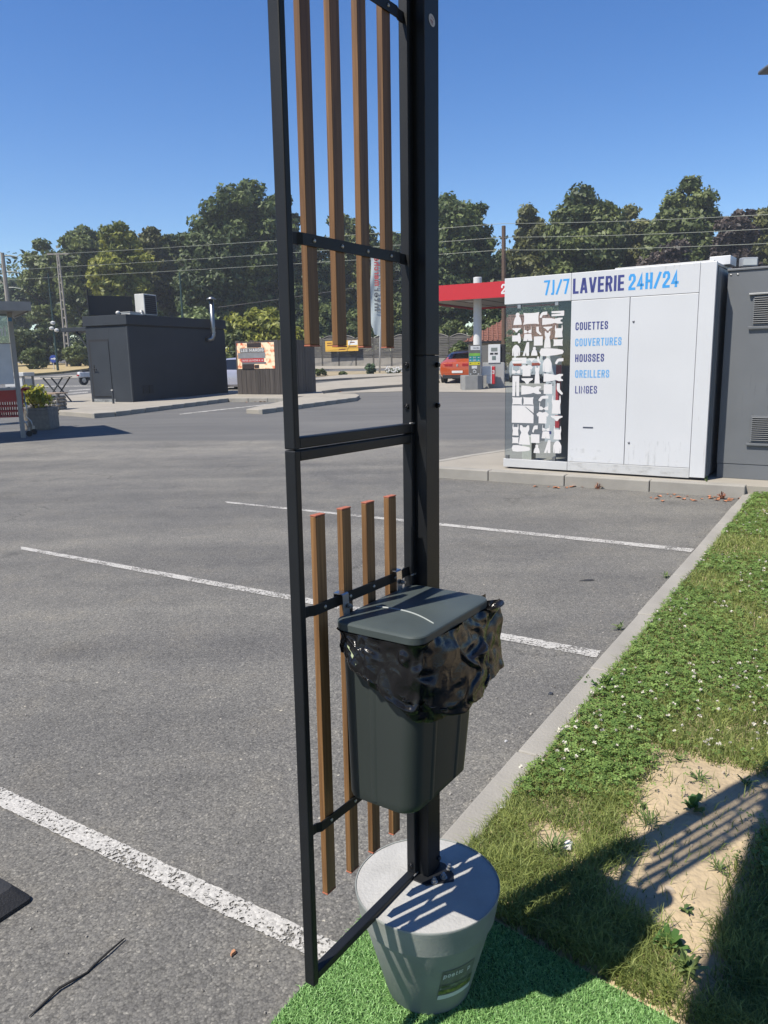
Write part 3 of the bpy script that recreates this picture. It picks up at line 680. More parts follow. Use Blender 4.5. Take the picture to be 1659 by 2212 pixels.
# label stuck on the pot (towards the viewer, right of centre)
def potr(z): return .104 + (.158 - .104) * (z - .006) / .202
def on_pot(th0, s, z, off):                  # s: metres along the surface to the right, seen from outside
    r_ = potr(z) + off; t = th0 + s / potr(z); return (r_*math.cos(t), r_*math.sin(t), z)
TH = R(-62)
def patch(s0, s1, z0, z1, off, slant=.0):
    mb = MB(); n = 10
    for i in range(n+1):
        s = s0 + (s1-s0)*i/n
        mb.v.append(on_pot(TH, s, z0 + slant*(s-s0), off)); mb.v.append(on_pot(TH, s, z1 + slant*(s-s0), off))
    mb.f += [(2*i, 2*i+2, 2*i+3, 2*i+1) for i in range(n)]
    return mb
lab = patch(-.045, .045, .062, .158, .0012).build('label', mat('label_dark', (.17,.18,.165), .5, vary=.3, vscale=40), pot)
patch(-.045, .045, .062, .076, .0020).build('label_strip', M_white, lab)
patch(-.045, .045, .080, .094, .0020).build('label_photo', mat('label_photo', (.30,.32,.08), .5, vscale=90, col2=(.05,.10,.03), detail=2), lab)
patch(-.045, .045, .097, .110, .0020).build('label_photo', mat('label_photo2', (.20,.22,.20), .5, vscale=110, col2=(.04,.07,.03), detail=2), lab)
mb = MB().mapped(text2d('poetic', .015, .5, .16, .17), lambda x, y, z: on_pot(TH, x - .041, .136 + y, .0022 + z)); mb.build('label_lettering', M_white, lab)
MB().mapped(text2d('p', .015, .5, .16, .17), lambda x, y, z: on_pot(TH, x + .022, .136 + y, .0022 + z)).build('label_lettering', M_white, lab)

# ---- slatted screen.  local x along the screen (away), local y to the left-back, z from the pot top
SA = 34.5
scr = empty('slatted_screen', (.0366, 1.6996, .295), rotz_for(SA), 'tall black steel screen with brown slats standing in the grey pot', 'screen')
scr.rotation_euler = (0, .013, rotz_for(SA))
ZT = 2.26                                    # local top
def sbox(name, s0, s1, n0, n1, z0, z1, m=M_black, bev=.0025, parent=None):
    return MB().box(s0, s1, -n1, -n0, z0, z1).build(name, m, parent or scr, bevel=bev)
ZJ = 1.094                                   # joint between lower and upper frame
sbox('frame_stile', -.393, -.377, 0, .025, -.012, ZJ - .0008); sbox('frame_stile', -.393, -.377, 0, .025, ZJ + .0008, ZT)
sbox('frame_stile', 0, .016, 0, .024, 0, ZJ - .0008); sbox('frame_stile', 0, .016, 0, .024, ZJ + .0008, ZT)
sbox('frame_rail', -.3768, -.0002, .002, .024, -.006, .012); sbox('frame_rail', -.3768, -.0002, .002, .024, ZJ - .021, ZJ - .0015); sbox('frame_rail', -.3768, -.0002, .002, .024, ZJ + .0015, ZJ + .022)
sbox('frame_rail', -.3768, -.0002, .002, .024, ZT - .02, ZT)
# corner post: lower and upper length of steel channel, joint at 1.56 m
def channel(z0, z1):
    mb = MB(); mb.prism([(.0165,-.002),(.0165,-.0525),(.073,-.0525),(.073,-.0475),(.0215,-.0475),(.0215,-.007),(.073,-.007),(.073,-.002)], z0, z1)
    return mb
channel(-.003, 1.262).build('post', M_black, scr, bevel=.0012); channel(1.2635, ZT + .15).build('post', M_black, scr, bevel=.0012)
sbox('post_liner', .0222, .066, .010, .0455, .0, ZT + .1, mat('post_shadow_steel', (.02,.02,.022), .6, vary=.1), 0)
for z in (.45, 1.3): pass
# weld beads at the rail ends
for z in (ZJ + .022, .772, .008):
    mbw = MB().tube([(-.006 + .003*i, -.0235, z + .0006*(i % 2)) for i in range(8)], [.0014,.0024,.0018,.0026,.0019,.0025,.0018,.0012], 7)
    mbw.build('weld', mat('weld_bead', (.34,.33,.32), .45, metal=.6, vary=.3, vscale=300), scr, smooth=True)
# slats and their rails
SL0 = -.3285
for i in range(4):
    s0 = SL0 + .083*i
    for z0, z1 in ((.158, .960), (1.281, ZT - .05)):
        o = MB().box(-.0145, .0145, -.0068, .0068, 0, z1 - z0).build('slat', M_slat, scr, bevel=.0012); o.location = (s0 + .0155, -.0072, z0)
        caps = []
        if z0 < 1: caps.append(z1 - z0)
        c = sbox('end_cap', -.015, .015, -.0072, .0072, (z1 - z0 + .0004) if z0 < 1 else -.0034, (z1 - z0 + .0034) if z0 < 1 else -.0004, M_cap, .0008, o)
        if z0 < 1: sbox('end_cap', -.015, .015, -.0072, .0072, -.0034, -.0004, M_cap, .0008, o)
def flat_rail(z):
    # flat bar, joggled forward where it crosses the slats
    mb = MB(); pts = [(-.3768, .010), (-.352, .010), (-.343, .0165)]
    for i in range(4):
        s0 = SL0 + .083*i; pts += [(s0 - .006, .0165), (s0 + .036, .0165)]
    pts += [(-.030, .0165), (-.018, .012), (-.0003, .012)]
    pts = sorted(pts); th = .0035
    n = len(pts); base = 0
    for s, nn in pts:
        for dn, dz in ((-th/2, -.0105), (th/2, -.0105), (th/2, .0105), (-th/2, .0105)): mb.v.append((s, -(nn + dn), z + dz))
    for k in range(n-1):
        a = k*4; b = a+4
        for e in range(4): f = (e+1) % 4; mb.f.append((a+e, b+e, b+f, a+f))
    mb.f += [(0,1,2,3), tuple((n-1)*4 + q for q in (3,2,1,0))]
    o = mb.build('slat_rail', M_black, scr, bevel=.0006)
    for i in range(4):
        s = SL0 + .083*i + .017
        b = MB().lathe([(0,.0024),(.0018,.0024),(.0036,.0012),(.0038,0)], 14).build('screw', M_zinc, o, smooth=True)
        b.location = (s, -.0184, z); b.rotation_euler = (R(90), 0, 0)
for z in (.322, .780, 1.463, 1.930): flat_rail(z)
# bolts through stile and post
for z in (1.242, 1.153, .03):
    b = MB().lathe([(0,.0052),(.0018,.0052),(.002,.003),(.0036,.003),(.0055,.0048),(.0062,.0022),(.0062,0)], 18).build('bolt', mat('black_bolt', (.02,.02,.022), .3, metal=.7, vary=.1), scr, smooth=True)
    b.location = (0, -.0125, z); b.rotation_euler = (0, R(-90), 0)
    nt_ = MB().lathe([(0,.007),(.0045,.007),(.0062,.004),(.0062,0)], 6).build('nut', MATS['black_bolt'], scr)
    nt_.location = (.062, -.0526, z); nt_.rotation_euler = (R(90), 0, 0)
# foot plate with its bolts
pl = MB().prism([(-.012,-.004),(.085,-.004),(.085,-.06),(.062,-.098),(.038,-.112),(-.012,-.064)], -.0035, .0035).build('foot_plate', M_black, scr, bevel=.0012)
for x, y in ((.072,-.080),(.035,-.085),(.008,-.074)):
    MB().lathe([(0,.013),(.0035,.013),(.0035,.008),(.0062,.008),(.0062,.002),(.009,.0015),(.009,0)], 10, (x, y, .0035)).build('anchor_bolt', M_zinc, pl)
# code stickers on the post
def sticker(z, txt, face):
    mb = MB().lathe([(0,0),(.011,0)], 24); mb2 = MB().mapped(mb, lambda x, y, z_: (x, y*1.15, 0))
    o = mb2.build('sticker', mat('sticker_white', (.62,.58,.52), .5, vary=.06, vscale=60), scr)
    o.location = (.045, -.0531, z); o.rotation_euler = (R(90), R(face), 0)
    w = text_width(txt, .011, .6, .2, .13)
    MB().mapped(text2d(txt, .011, .6, .2, .13), lambda x, y, z_: (x - w/2, y - .0055, .0004 + z_)).build('sticker_lettering', mat('sticker_red', (.30,.06,.05), .5), o)
sticker(.255, 'A2', -65); sticker(1.93, 'A1', -65)

# ---- bin hanging on the screen.  local axes as the screen; x = s, y = -n
bn = empty('waste_bin', (.0366, 1.6996, 0), rotz_for(SA), 'dark grey-green plastic bin hooked on the screen, lid closed', 'bin')
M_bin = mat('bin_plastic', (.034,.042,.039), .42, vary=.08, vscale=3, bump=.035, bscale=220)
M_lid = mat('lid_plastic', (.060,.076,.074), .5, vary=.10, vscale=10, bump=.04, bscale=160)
def rrect(x0, x1, y0, y1, r, n=6):
    pts = []
    for cx, cy, a0 in ((x1-r, y1-r, 0), (x0+r, y1-r, 90), (x0+r, y0+r, 180), (x1-r, y0+r, 270)):
        for i in range(n+1):
            a = R(a0 + 90*i/n); pts.append((cx + r*math.cos(a), cy + r*math.sin(a)))
    return pts
def loft(rings, capb=True, capt=True):
    mb = MB(); n = len(rings[0])
    for rg in rings: mb.v += rg
    for k in range(len(rings)-1):
        for i in range(n):
            j = (i+1) % n; mb.f.append((k*n+i, k*n+j, (k+1)*n+j, (k+1)*n+i))
    if capb: mb.f.append(tuple(range(n))[::-1])
    if capt: mb.f.append(tuple((len(rings)-1)*n + i for i in range(n)))
    return mb
BX0, BX1, BY0, BY1 = -.289, .006, -.226, -.022          # lid outline
rings = []
def ribbed(pts, amt):                                    # shallow vertical flutes on the two outer faces
    out = []
    for x, y in pts: out.append((x, y))
    return out
for t in (0, .012, .05, .25, .5, .75, 1.0):
    z = .668 + t * .357
    f = 1 - t; ins = .020 * f + (.006 if t == 0 else 0)
    pts = rrect(BX0 + .010 + ins*.15, BX1 - .012 - ins*1.9, BY0 + .010 + ins*.9, BY1 - .004 - ins*.25, .034, 6)
    rings.append([(x, y, z) for x, y in pts])
body = loft(rings, True, False).build('bin_body', M_bin, bn, autosmooth=50)
# moulded flutes: slim proud ribs on the near and front faces
for sx, face in ((.33, 'n'), (.30, 'f'), (.72, 'f')):
    mb = MB()
    for t in (0.02, .95):
        z = .668 + t*.357; ins = .020*(1-t)
        x0, x1, y0, y1 = BX0 + .010 + ins*.15, BX1 - .012 - ins*1.9, BY0 + .010 + ins*.9, BY1 - .004 - ins*.25
        if face == 'n':
            y = y1 + (y0 - y1)*sx*1.35; mb.v += [(x0 + .001, y - .010, z), (x0 - .0018, y - .004, z), (x0 - .0018, y + .004, z), (x0 + .001, y + .010, z)]
        else:
            x = x0 + (x1 - x0)*sx; mb.v += [(x - .010, y0 + .001, z), (x - .004, y0 - .0018, z), (x + .004, y0 - .0018, z), (x + .010, y0 + .001, z)]
    mb.f += [(0,1,5,4), (1,2,6,5), (2,3,7,6)]
    mb.build('rib', M_bin, body, smooth=True)
lr = []
for dz, ins in ((-.0175, .003), (-.017, .0006), (-.004, 0), (-.0012, .0012), (0, .0042), (.0010, .009), (.0016, .05)):
    lr.append([(x, y, 1.048 + dz) for x, y in rrect(BX0 + ins, BX1 - ins, BY0 + ins, BY1 - ins, max(.004, .030 - ins*.5), 7)])
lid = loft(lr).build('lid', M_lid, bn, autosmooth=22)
# moulded arc across the lid
mb = MB(); nA = 26
for i in range(nA+1):
    t = i/nA; x = BX0 + .062 + .020*math.sin(math.pi*t) + .005*t; y = BY1 - .030 + (BY0 + .030 - BY1 + .030 - .012)*t
    w = .0028*math.sin(math.pi*min(1, max(0, t)))**.6 + .0002
    x = -.192 - .030*(t - .5) + .020*math.sin(math.pi*t)
    for dx, dz in ((-w, 0), (-w*.2, .0022), (w, .0003)): mb.v.append((x + dx, y, 1.0492 + dz))
mb.f += [(3*i, 3*i+3, 3*i+4, 3*i+1) for i in range(nA)] + [(3*i+1, 3*i+4, 3*i+5, 3*i+2) for i in range(nA)]
mb.build('lid_crease', mat('lid_arc_highlight', (.34,.37,.36), .4, vary=.1), lid, smooth=True)  # pale ridge colour: the arc's highlight is painted in, with a worn look
# hooks: bent strap over the rail, with bolt
for s in (-.258, -.062):
    mb = MB(); w = .010; path = [(-.004, .735), (-.004, 1.0885), (-.0055, 1.0905), (-.0255, 1.0905), (-.028, 1.088), (-.028, 1.020)]
    path = [(-.006, 1.070), (-.006, 1.0895), (-.0075, 1.0915), (-.0255, 1.0915), (-.028, 1.089), (-.029, 1.020)]
    th = .0022
    for y, z in path:
        mb.v += [(s - w, y, z), (s + w, y, z)]
    k = len(path)
    for y, z in path:
        yy = y - th if z < 1.085 and y < -.02 else y; zz = z + (th if z > 1.085 else 0)
        if y > -.01: yy = y + th
        mb.v += [(s - w, yy, zz), (s + w, yy, zz)]
    for i in range(k-1):
        mb.f += [(2*i, 2*i+1, 2*i+3, 2*i+2), (2*k+2*i, 2*k+2*i+2, 2*k+2*i+3, 2*k+2*i+1), (2*i, 2*i+2, 2*k+2*i+2, 2*k+2*i), (2*i+1, 2*k+2*i+1, 2*k+2*i+3, 2*i+3)]
    h = mb.build('hook', M_chrome, bn)
    for v in h.data.vertices: v.co.x += .013*(1.08 - .3)
    b = MB().lathe([(0,.009),(.003,.009),(.0032,.0045),(.0055,.0045),(.0055,0)], 6).build('hook_bolt', M_zinc, h)
    b.location = (s + .006 + .010, -.0312, 1.066); b.rotation_euler = (R(90), 0, 0)

# ---- black liner folded over the rim
ln = empty('bin_liner', (.0366, 1.6996, 0), rotz_for(SA), 'crumpled shiny black bag folded over the rim of the bin', 'bin bag')
def liner_mat():
    m = bpy.data.materials.new('liner_film'); m.use_nodes = True
    nt = m.node_tree; N = nt.nodes; L = nt.links; b = N['Principled BSDF']
    b.inputs['Base Color'].default_value = (.006,.006,.007,1); b.inputs['Roughness'].default_value = .21; b.inputs['Specular IOR Level'].default_value = .42
    tc = N.new('ShaderNodeTexCoord')
    mp = N.new('ShaderNodeMapping'); mp.inputs['Scale'].default_value = (1, 1, .55); L.new(tc.outputs['Object'], mp.inputs['Vector'])
    v = N.new('ShaderNodeTexVoronoi'); v.feature = 'DISTANCE_TO_EDGE'; v.inputs['Scale'].default_value = 20
    nn = N.new('ShaderNodeTexNoise'); nn.inputs['Scale'].default_value = 30; nn.inputs['Detail'].default_value = 3
    mxv = N.new('ShaderNodeVectorMath'); mxv.operation = 'MULTIPLY_ADD'; mxv.inputs[1].default_value = (.05,.05,.05); L.new(nn.outputs['Color'], mxv.inputs[0]); L.new(mp.outputs[0], mxv.inputs[2]); L.new(mxv.outputs[0], v.inputs['Vector'])
    r = N.new('ShaderNodeMapRange'); r.inputs['From Max'].default_value = .14; r.inputs['To Min'].default_value = 1; r.inputs['To Max'].default_value = 0; L.new(v.outputs['Distance'], r.inputs['Value'])
    bp = N.new('ShaderNodeBump'); bp.inputs['Strength'].default_value = .10; bp.inputs['Distance'].default_value = .004; L.new(r.outputs[0], bp.inputs['Height'])
    n2 = N.new('ShaderNodeTexNoise'); n2.inputs['Scale'].default_value = 140; n2.inputs['Detail'].default_value = 3; L.new(tc.outputs['Object'], n2.inputs['Vector'])
    b2 = N.new('ShaderNodeBump'); b2.inputs['Strength'].default_value = .025; b2.inputs['Distance'].default_value = .001; L.new(n2.outputs['Fac'], b2.inputs['Height']); L.new(bp.outputs[0], b2.inputs['Normal'])
    L.new(b2.outputs['Normal'], b.inputs['Normal'])
    return m
M_liner = liner_mat()
per = rrect(BX0 + .004, BX1 - .004, BY0 + .004, BY1 - .002, .03, 10)
# resample the outline evenly; starts at far-back corner, runs back edge -> near face -> front -> far face
def resample(pts, n):
    P = [Vector(p) for p in pts] + [Vector(pts[0])]; ds = [0]
    for i in range(len(P)-1): ds.append(ds[-1] + (P[i+1]-P[i]).length)
    out = []
    for k in range(n):
        t = ds[-1]*k/n; i = max(j for j in range(len(ds)) if ds[j] <= t + 1e-9); i = min(i, len(P)-2)
        u = (t - ds[i])/max(1e-9, ds[i+1]-ds[i]); p = P[i].lerp(P[i+1], u); d = (P[i+1]-P[i]).normalized(); out.append((p, Vector((d.y, -d.x))))
    return out
NP_, NV = 76, 15
oc = Vector(((BX0+BX1)/2, (BY0+BY1)/2)); RS = resample(per, NP_)
RS = [(p, (nrm if nrm.dot(p-oc) > 0 else -nrm)) for p, nrm in RS]
nr = [RS[i][1] for i in range(NP_)]
nr = [sum((nr[(i+k) % NP_] for k in range(-3, 4)), Vector((0, 0))).normalized() for i in range(NP_)]
def smoothstep(a_, b_, x_): t_ = min(1, max(0, (x_ - a_)/(b_ - a_))); return t_*t_*(3 - 2*t_)
def drape():
    """thin film hung from under the lid: relaxed as a particle sheet against the bin"""
    g = np.random.default_rng(21)
    P2 = np.array([[p.x, p.y] for p, _ in RS]); N2 = np.array([[q.x, q.y] for q in nr])
    fx = (P2[:, 0] - BX0)/(BX1 - BX0); fn = (BY1 - P2[:, 1])/(BY1 - BY0)
    ss = np.vectorize(smoothstep)
    out = .045*ss(.80, 1.0, fx)*ss(.25, .85, fn)                       # mouth of the bag pulled out past the far side
    front = ss(.75, 1.0, fn)
    hemz = np.where(fx < .12, 1.000 - .135*fn**1.2, np.where(fn > .84, .862 - .018*fx, np.where(fx > .86, .868 + .05*(1-fn), .985)))
    k = np.ones(7)/7; hemz = np.convolve(np.concatenate([hemz[-3:], hemz, hemz[:3]]), k, 'valid')
    hemz = hemz + .007*np.sin(np.arange(NP_)*.55) + .005*np.sin(np.arange(NP_)*1.5)
    Ln = (1.030 - hemz)*1.20
    pleat = np.convolve(g.normal(0, 1.2, NP_ + 2), np.ones(3)/3, 'valid')
    ring = P2 + N2*(out + .002 + .0045*pleat)[:, None]
    X = np.zeros((NP_, NV, 3)); tt_ = np.linspace(0, 1, NV)
    wav = np.convolve(g.normal(0, 1.6, NP_ + 4), np.ones(5)/5, 'valid')
    for j in range(NV):
        o_ = (.004 + .032*np.sin(np.pi*min(1, tt_[j]*.9))*(.7 + .8*wav) + .010*tt_[j]*pleat + .035*tt_[j]*ss(.80, 1.0, fx)*ss(.1, .5, fn))*np.minimum(1, .15 + fn*4)
        X[:, j, :2] = ring + N2*o_[:, None]; X[:, j, 2] = 1.030 - Ln*tt_[j]
    seg = np.linalg.norm(np.roll(P2, -1, 0) - P2, axis=1).mean()
    crump = 1 + .32*np.array([[noise.noise(Vector((i*.24, j*.30, 3))) for j in range(NV)] for i in range(NP_)])
    hr = np.linalg.norm(np.roll(X[:, :, :2], -1, 0) - X[:, :, :2], axis=2); hr = np.maximum(hr, seg*(1.06 + .20*np.sin(np.pi*.62*tt_))[None, :])*crump
    vr_ = np.repeat((Ln/(NV-1))[:, None], NV-1, 1)*(1 + .5*(crump[:, :-1] - 1))
    dr_ = np.sqrt(hr[:, :-1]**2 + vr_**2)
    V = np.zeros_like(X); X0 = X[:, 0].copy()
    def solve(A, B, rest, wa, wb, st=1.0):
        d_ = B - A; L_ = np.linalg.norm(d_, axis=-1, keepdims=True) + 1e-9
        c_ = st*(L_ - rest[..., None])/L_*d_; ws_ = wa + wb + 1e-9
        return A + c_*(wa/ws_), B - c_*(wb/ws_)
    w = np.ones((NP_, NV, 1)); w[:, 0] = 0
    ev = np.arange(0, NP_, 2); od = np.arange(1, NP_, 2)
    for it in range(110):
        F_ = np.zeros_like(X); F_[..., 2] = -2.2
        F_[..., :2] += N2[:, None, :]*(5.5*np.sin(np.pi*tt_*.85)[None, :, None])*np.minimum(1, .2 + fn*3)[:, None, None]
        V = (V + F_*.006)*.92; Xp = X.copy(); X = X + V*.006*w
        for q in range(7):
            for idx in (ev, od):
                nx_ = (idx + 1) % NP_; A, B = solve(X[idx], X[nx_], hr[idx], w[idx], w[nx_], .9); X[idx], X[nx_] = A, B
            for s0_ in (0, 1):
                ja = np.arange(s0_, NV-1, 2); A, B = solve(X[:, ja], X[:, ja+1], vr_[:, ja], w[:, ja], w[:, ja+1]); X[:, ja], X[:, ja+1] = A, B
            if q % 2 == 0:
                for idx in (ev, od):
                    nx_ = (idx + 1) % NP_
                    for s0_ in (0, 1):
                        ja = np.arange(s0_, NV-1, 2); A, B = solve(X[idx][:, ja], X[nx_][:, ja+1], dr_[idx][:, ja], w[idx][:, ja], w[nx_][:, ja+1], .5)
                        X[np.ix_(idx, ja)] = A; X[np.ix_(nx_, ja+1)] = B
                # creases resist bending a little
                n2 = np.roll(X, -2, 0); p2 = np.roll(X, 2, 0); X = X + .035*((n2 + p2)/2 - X)*w
            # keep off the bin
            cx_, cy_ = (BX0+BX1)/2, (BY0+BY1)/2; hx, hy = (BX1-BX0)/2 - .004, (BY1-BY0)/2 - .004
            dx_, dy_ = X[..., 0] - cx_, X[..., 1] - cy_; ox, oy = hx - np.abs(dx_), hy - np.abs(dy_)
            ins_ = (ox > 0) & (oy > 0); mx_ = ins_ & (ox < oy); my_ = ins_ & ~(ox < oy)
            mx_[:, 0] = False; my_[:, 0] = False
            X[..., 0] = np.where(mx_, cx_ + np.sign(dx_)*hx, X[..., 0]); X[..., 1] = np.where(my_, cy_ + np.sign(dy_)*hy, X[..., 1])
            X[:, 0] = X0
        V = (X - Xp)/.006; V = np.clip(V, -1.2, 1.2)
    return X
LX = drape()
for _ in range(1): LX[:, 1:] = .5*LX[:, 1:] + .25*(np.roll(LX, 1, 0) + np.roll(LX, -1, 0))[:, 1:]
def cr(a_, b_, c_, d_, t_): return .5*((2*b_) + (-a_ + c_)*t_ + (2*a_ - 5*b_ + 4*c_ - d_)*t_**2 + (-a_ + 3*b_ - 3*c_ + d_)*t_**3)
def upsample(X, k, axis, wrap):
    X = np.moveaxis(X, axis, 0); n_ = len(X); idx = np.arange(n_ if wrap else n_ - 1); out = []
    g_ = (lambda i: X[i % n_]) if wrap else (lambda i: X[np.clip(i, 0, n_-1)])
    parts = [cr(g_(idx-1), g_(idx), g_(idx+1), g_(idx+2), q/k) for q in range(k)]
    Y = np.stack(parts, 1).reshape(-1, *X.shape[1:])
    if not wrap: Y = np.concatenate([Y, X[-1:]], 0)
    return np.moveaxis(Y, 0, axis)
UX = upsample(upsample(LX, 5, 0, True), 5, 1, False); UN, UM = UX.shape[:2]
nrmU = np.cross(np.roll(UX, -1, 0) - np.roll(UX, 1, 0), np.gradient(UX, axis=1)); nrmU /= np.linalg.norm(nrmU, axis=2, keepdims=True) + 1e-9
oc3 = np.array([(BX0+BX1)/2, (BY0+BY1)/2, .95]); sg_ = np.sign((nrmU*(UX - oc3)).sum(2, keepdims=True)); nrmU *= sg_
lv_ = []
for i in range(UN):
    for j in range(UM):
        p = UX[i, j]; t_ = j/(UM-1); sc_ = 8.0
        q = Vector((p[0]*sc_ + .5*noise.noise(Vector(p)*22), p[1]*sc_, p[2]*sc_*.40)); F = noise.voronoi(q)[0]; F2 = noise.voronoi(q*2.3)[0]
        cz1 = max(0, 1 - (F[1] - F[0])/.16); cz2 = max(0, 1 - (F2[1] - F2[0])/.14)
        d = (.009*cz1 + .001*cz2 - .010*F[0])*min(1, t_*5 + .1)
        if t_ > .94: d -= (t_ - .94)*.10
        lv_.append(tuple(p + nrmU[i, j]*d))
lf = [(i*UM+k, i*UM+k+1, ((i+1) % UN)*UM+k+1, ((i+1) % UN)*UM+k) for i in range(UN) for k in range(UM-1)]
MB().add(lv_, lf).build('bag_skirt', M_liner, ln, smooth=True)
# loose corner of the bag hanging past the far side
def ridge(v): return 1 - abs(noise.noise(v))*2
def leafsheet(corners, nx_, ny_, amp, seed, fr):
    a, b, c, d = [Vector(q) for q in corners]; mb = MB(); nrm = (b-a).cross(d-a).normalized()
    for j in range(ny_+1):
        for i in range(nx_+1):
            u, v_ = i/nx_, j/ny_; p = a.lerp(b, u).lerp(d.lerp(c, u), v_)
            q = Vector((p.x*fr + seed, p.y*fr, p.z*fr)); e_ = min(1, 5*u + .15)*min(1, .3 + 4*v_)
            p = p + nrm*(amp*(ridge(q)*.9 + .4*ridge(q*2.3) + .6*noise.noise(q*.6))*e_) + Vector((.003*noise.noise(q*2), .003*noise.noise(q*2.2), .003*noise.noise(q*1.9)))
            mb.v.append(tuple(p))
    for j in range(ny_):
        for i in range(nx_): k = j*(nx_+1)+i; mb.f.append((k, k+1, k+nx_+2, k+nx_+1))
    return mb
leafsheet([(-.02,-.205,1.020), (.092,-.205,1.018), (.078,-.228,.868), (-.01,-.232,.862)], 34, 34, .007, 14, 15).build('bag_flap', M_liner, ln, smooth=True)
leafsheet([(-.01,-.150,1.020), (.100,-.165,1.020), (.095,-.195,.905), (.0,-.195,.895)], 30, 28, .008, 5, 15).build('bag_flap', M_liner, ln, smooth=True)
M_draw = mat('drawstring', (.40,.46,.27), .45, vary=.1)
def pale_strip(i0, j0, n_):
    pts_ = [Vector(LX[(i0 + q//2) % NP_, min(NV-1, j0 + q)]) + Vector((nr[(i0+q//2) % NP_].x, nr[(i0+q//2) % NP_].y, 0))*.003 for q in range(n_)]
    mb = MB()
    for p in pts_: mb.v += [tuple(p + Vector((0, .0025, .002))), tuple(p + Vector((0, -.0025, -.002)))]
    mb.f += [(2*q, 2*q+1, 2*q+3, 2*q+2) for q in range(n_-1)]; mb.build('drawstring', M_draw, ln, smooth=True)
inear = min(range(NP_), key=lambda i: (RS[i][0] - Vector((BX0, BY1 - .05))).length)
ifar = min(range(NP_), key=lambda i: (RS[i][0] - Vector((BX1, BY0 + .10))).length)
pale_strip(inear, 5, 6); pale_strip(ifar, 2, 5)

# ---- canopy of the terrace overhead: outside the picture, its shade falls at the lower right
tc_ = empty('terrace_canopy', (-.54, .83, 2.5), rotz_for(35), 'dark terrace roof overhead that shades the lower right corner', 'canopy')
MB().box(-1.5, 1.0, -2.4, -.06, 0, .06).build('roof_panel', M_black, tc_)
MB().box(-1.5, 1.0, -.06, 0, -.06, .08).build('roof_beam', M_black, tc_)
for x in (-1.45, ): MB().box(x, x + .05, -2.38, -2.33, -2.5, 0).build('post', M_black, tc_)

# ---- small things lying about
blk = empty('rubber_block', (-1.065, 2.02, 0), rotz_for(122), 'black studded rubber block lying at the left edge', 'rubber block')
M_rub = mat('rubber', (.020,.020,.021), .7, vary=.2, vscale=20, bump=.2, bscale=150)
loft([[(x, y, z) for x, y in rrect(-.9 + i, -i, -.5 + i, -i*.6, .02, 3)] for z, i in ((0, 0), (.012, .001), (.05, .045), (.052, .06))]).build('block_base', M_rub, blk, autosmooth=30)
stud_me = None
for i in range(9):
    for j in range(5):
        if stud_me is None: o = MB().lathe([(0,.004),(.005,.003),(.007,0)], 8).build('stud', M_rub, blk, smooth=True); stud_me = o.data
        else: o = bpy.data.objects.new('stud', stud_me); COL.objects.link(o); o.parent = blk
        o.location = (-.42 + .04*i + (.02 if j % 2 else 0), -.26 + .036*j, .052)
MB().box(-.30, -.20, -.44, -.40, .0522, .0535).build('orange_mark', mat('orange_mark', (.7,.25,.02), .5), blk)
st_pts = [(-.74,1.85),(-.765,1.80),(-.79,1.757),(-.80,1.735),(-.83,1.70),(-.85,1.68),(-.875,1.63),(-.89,1.60)]
mb = MB().tube([(x, y, .006 + .003*math.sin(i*1.7)) for i, (x, y) in enumerate(st_pts)], [.002,.003,.0032,.0028,.0035,.0035,.003,.0015], 6)
tag(mb.build('black_twig', mat('dark_twig', (.02,.018,.016), .8, vary=.2), smooth=True), 'thin dark twig lying on the asphalt at the lower left', 'twig')
def scrap(name, x, y, z, s, m, label, cat, seed):
    r = random.Random(seed); k = 7; mb = MB(); pts = [(s*r.uniform(.6, 1.1)*math.cos(i*6.283/k), s*.7*r.uniform(.6, 1.1)*math.sin(i*6.283/k)) for i in range(k)]
    a = r.uniform(0, 6.28); pts = [(px*math.cos(a)-py*math.sin(a), px*math.sin(a)+py*math.cos(a)) for px, py in pts]
    top = [(px*.75, py*.75) for px, py in pts]
    n0 = 0; mb.v += [(px, py, 0) for px, py in pts] + [(px, py, s*.35 + .002*r.random()) for px, py in top]
    mb.f += [(i, (i+1) % k, k+(i+1) % k, k+i) for i in range(k)] + [tuple(k+i for i in range(k))]
    o = mb.build(name, m); o.location = (x, y, z); tag(o, label, cat); return o
M_stone = mat('pale_stone', (.46,.38,.28), .9, vary=.15, vscale=30, bump=.3)
scrap('stone', .80, 1.97, lawn_h(.80, 1.97), .024, M_stone, 'rounded pale stone on the bare earth', 'stone', 1)
scrap('paper_scrap', -.43, 1.79, .004, .013, mat('orange_scrap', (.50,.24,.12), .7), 'small orange scrap on the asphalt left of the turf', 'scrap', 2)
scrap('white_rag', .555, 2.16, lawn_h(.55, 2.16) + .01, .03, mat('white_rag', (.72,.71,.68), .8), 'white rag in the small bare spot of the grass', 'rag', 3)
scrap('orange_peel', .585, 2.085, lawn_h(.58, 2.08) + .008, .018, mat('peel', (.46,.22,.07), .7, vary=.3), 'orange-brown peel in the grass beside the white rag', 'peel', 4)
p = gpt(1085, 1742, .045); scrap('bird_dropping', p.x, p.y, .046, .016, M_white, 'white splat on the kerb near the pot', 'splat', 5).scale = (1, 1, .12)
p = gpt(1190, 1500); scrap('black_stone', p.x, p.y, .002, .016, mat('dark_pebble', (.04,.045,.055), .5), 'dark pebble on the asphalt left of the kerb', 'pebble', 6)
p = gpt(1093, 1603); scrap('pale_pebble', p.x, p.y, .002, .012, mat('pale_pebble', (.5,.5,.5), .8), 'pale pebble on the asphalt behind the bin', 'pebble', 7)
p = gpt(1270, 1254); scrap('squashed_can', p.x, p.y, .002, .045, mat('dark_can', (.025,.025,.027), .6), 'flat dark scrap in the second parking bay', 'scrap', 8).scale = (1.6, .6, .3)

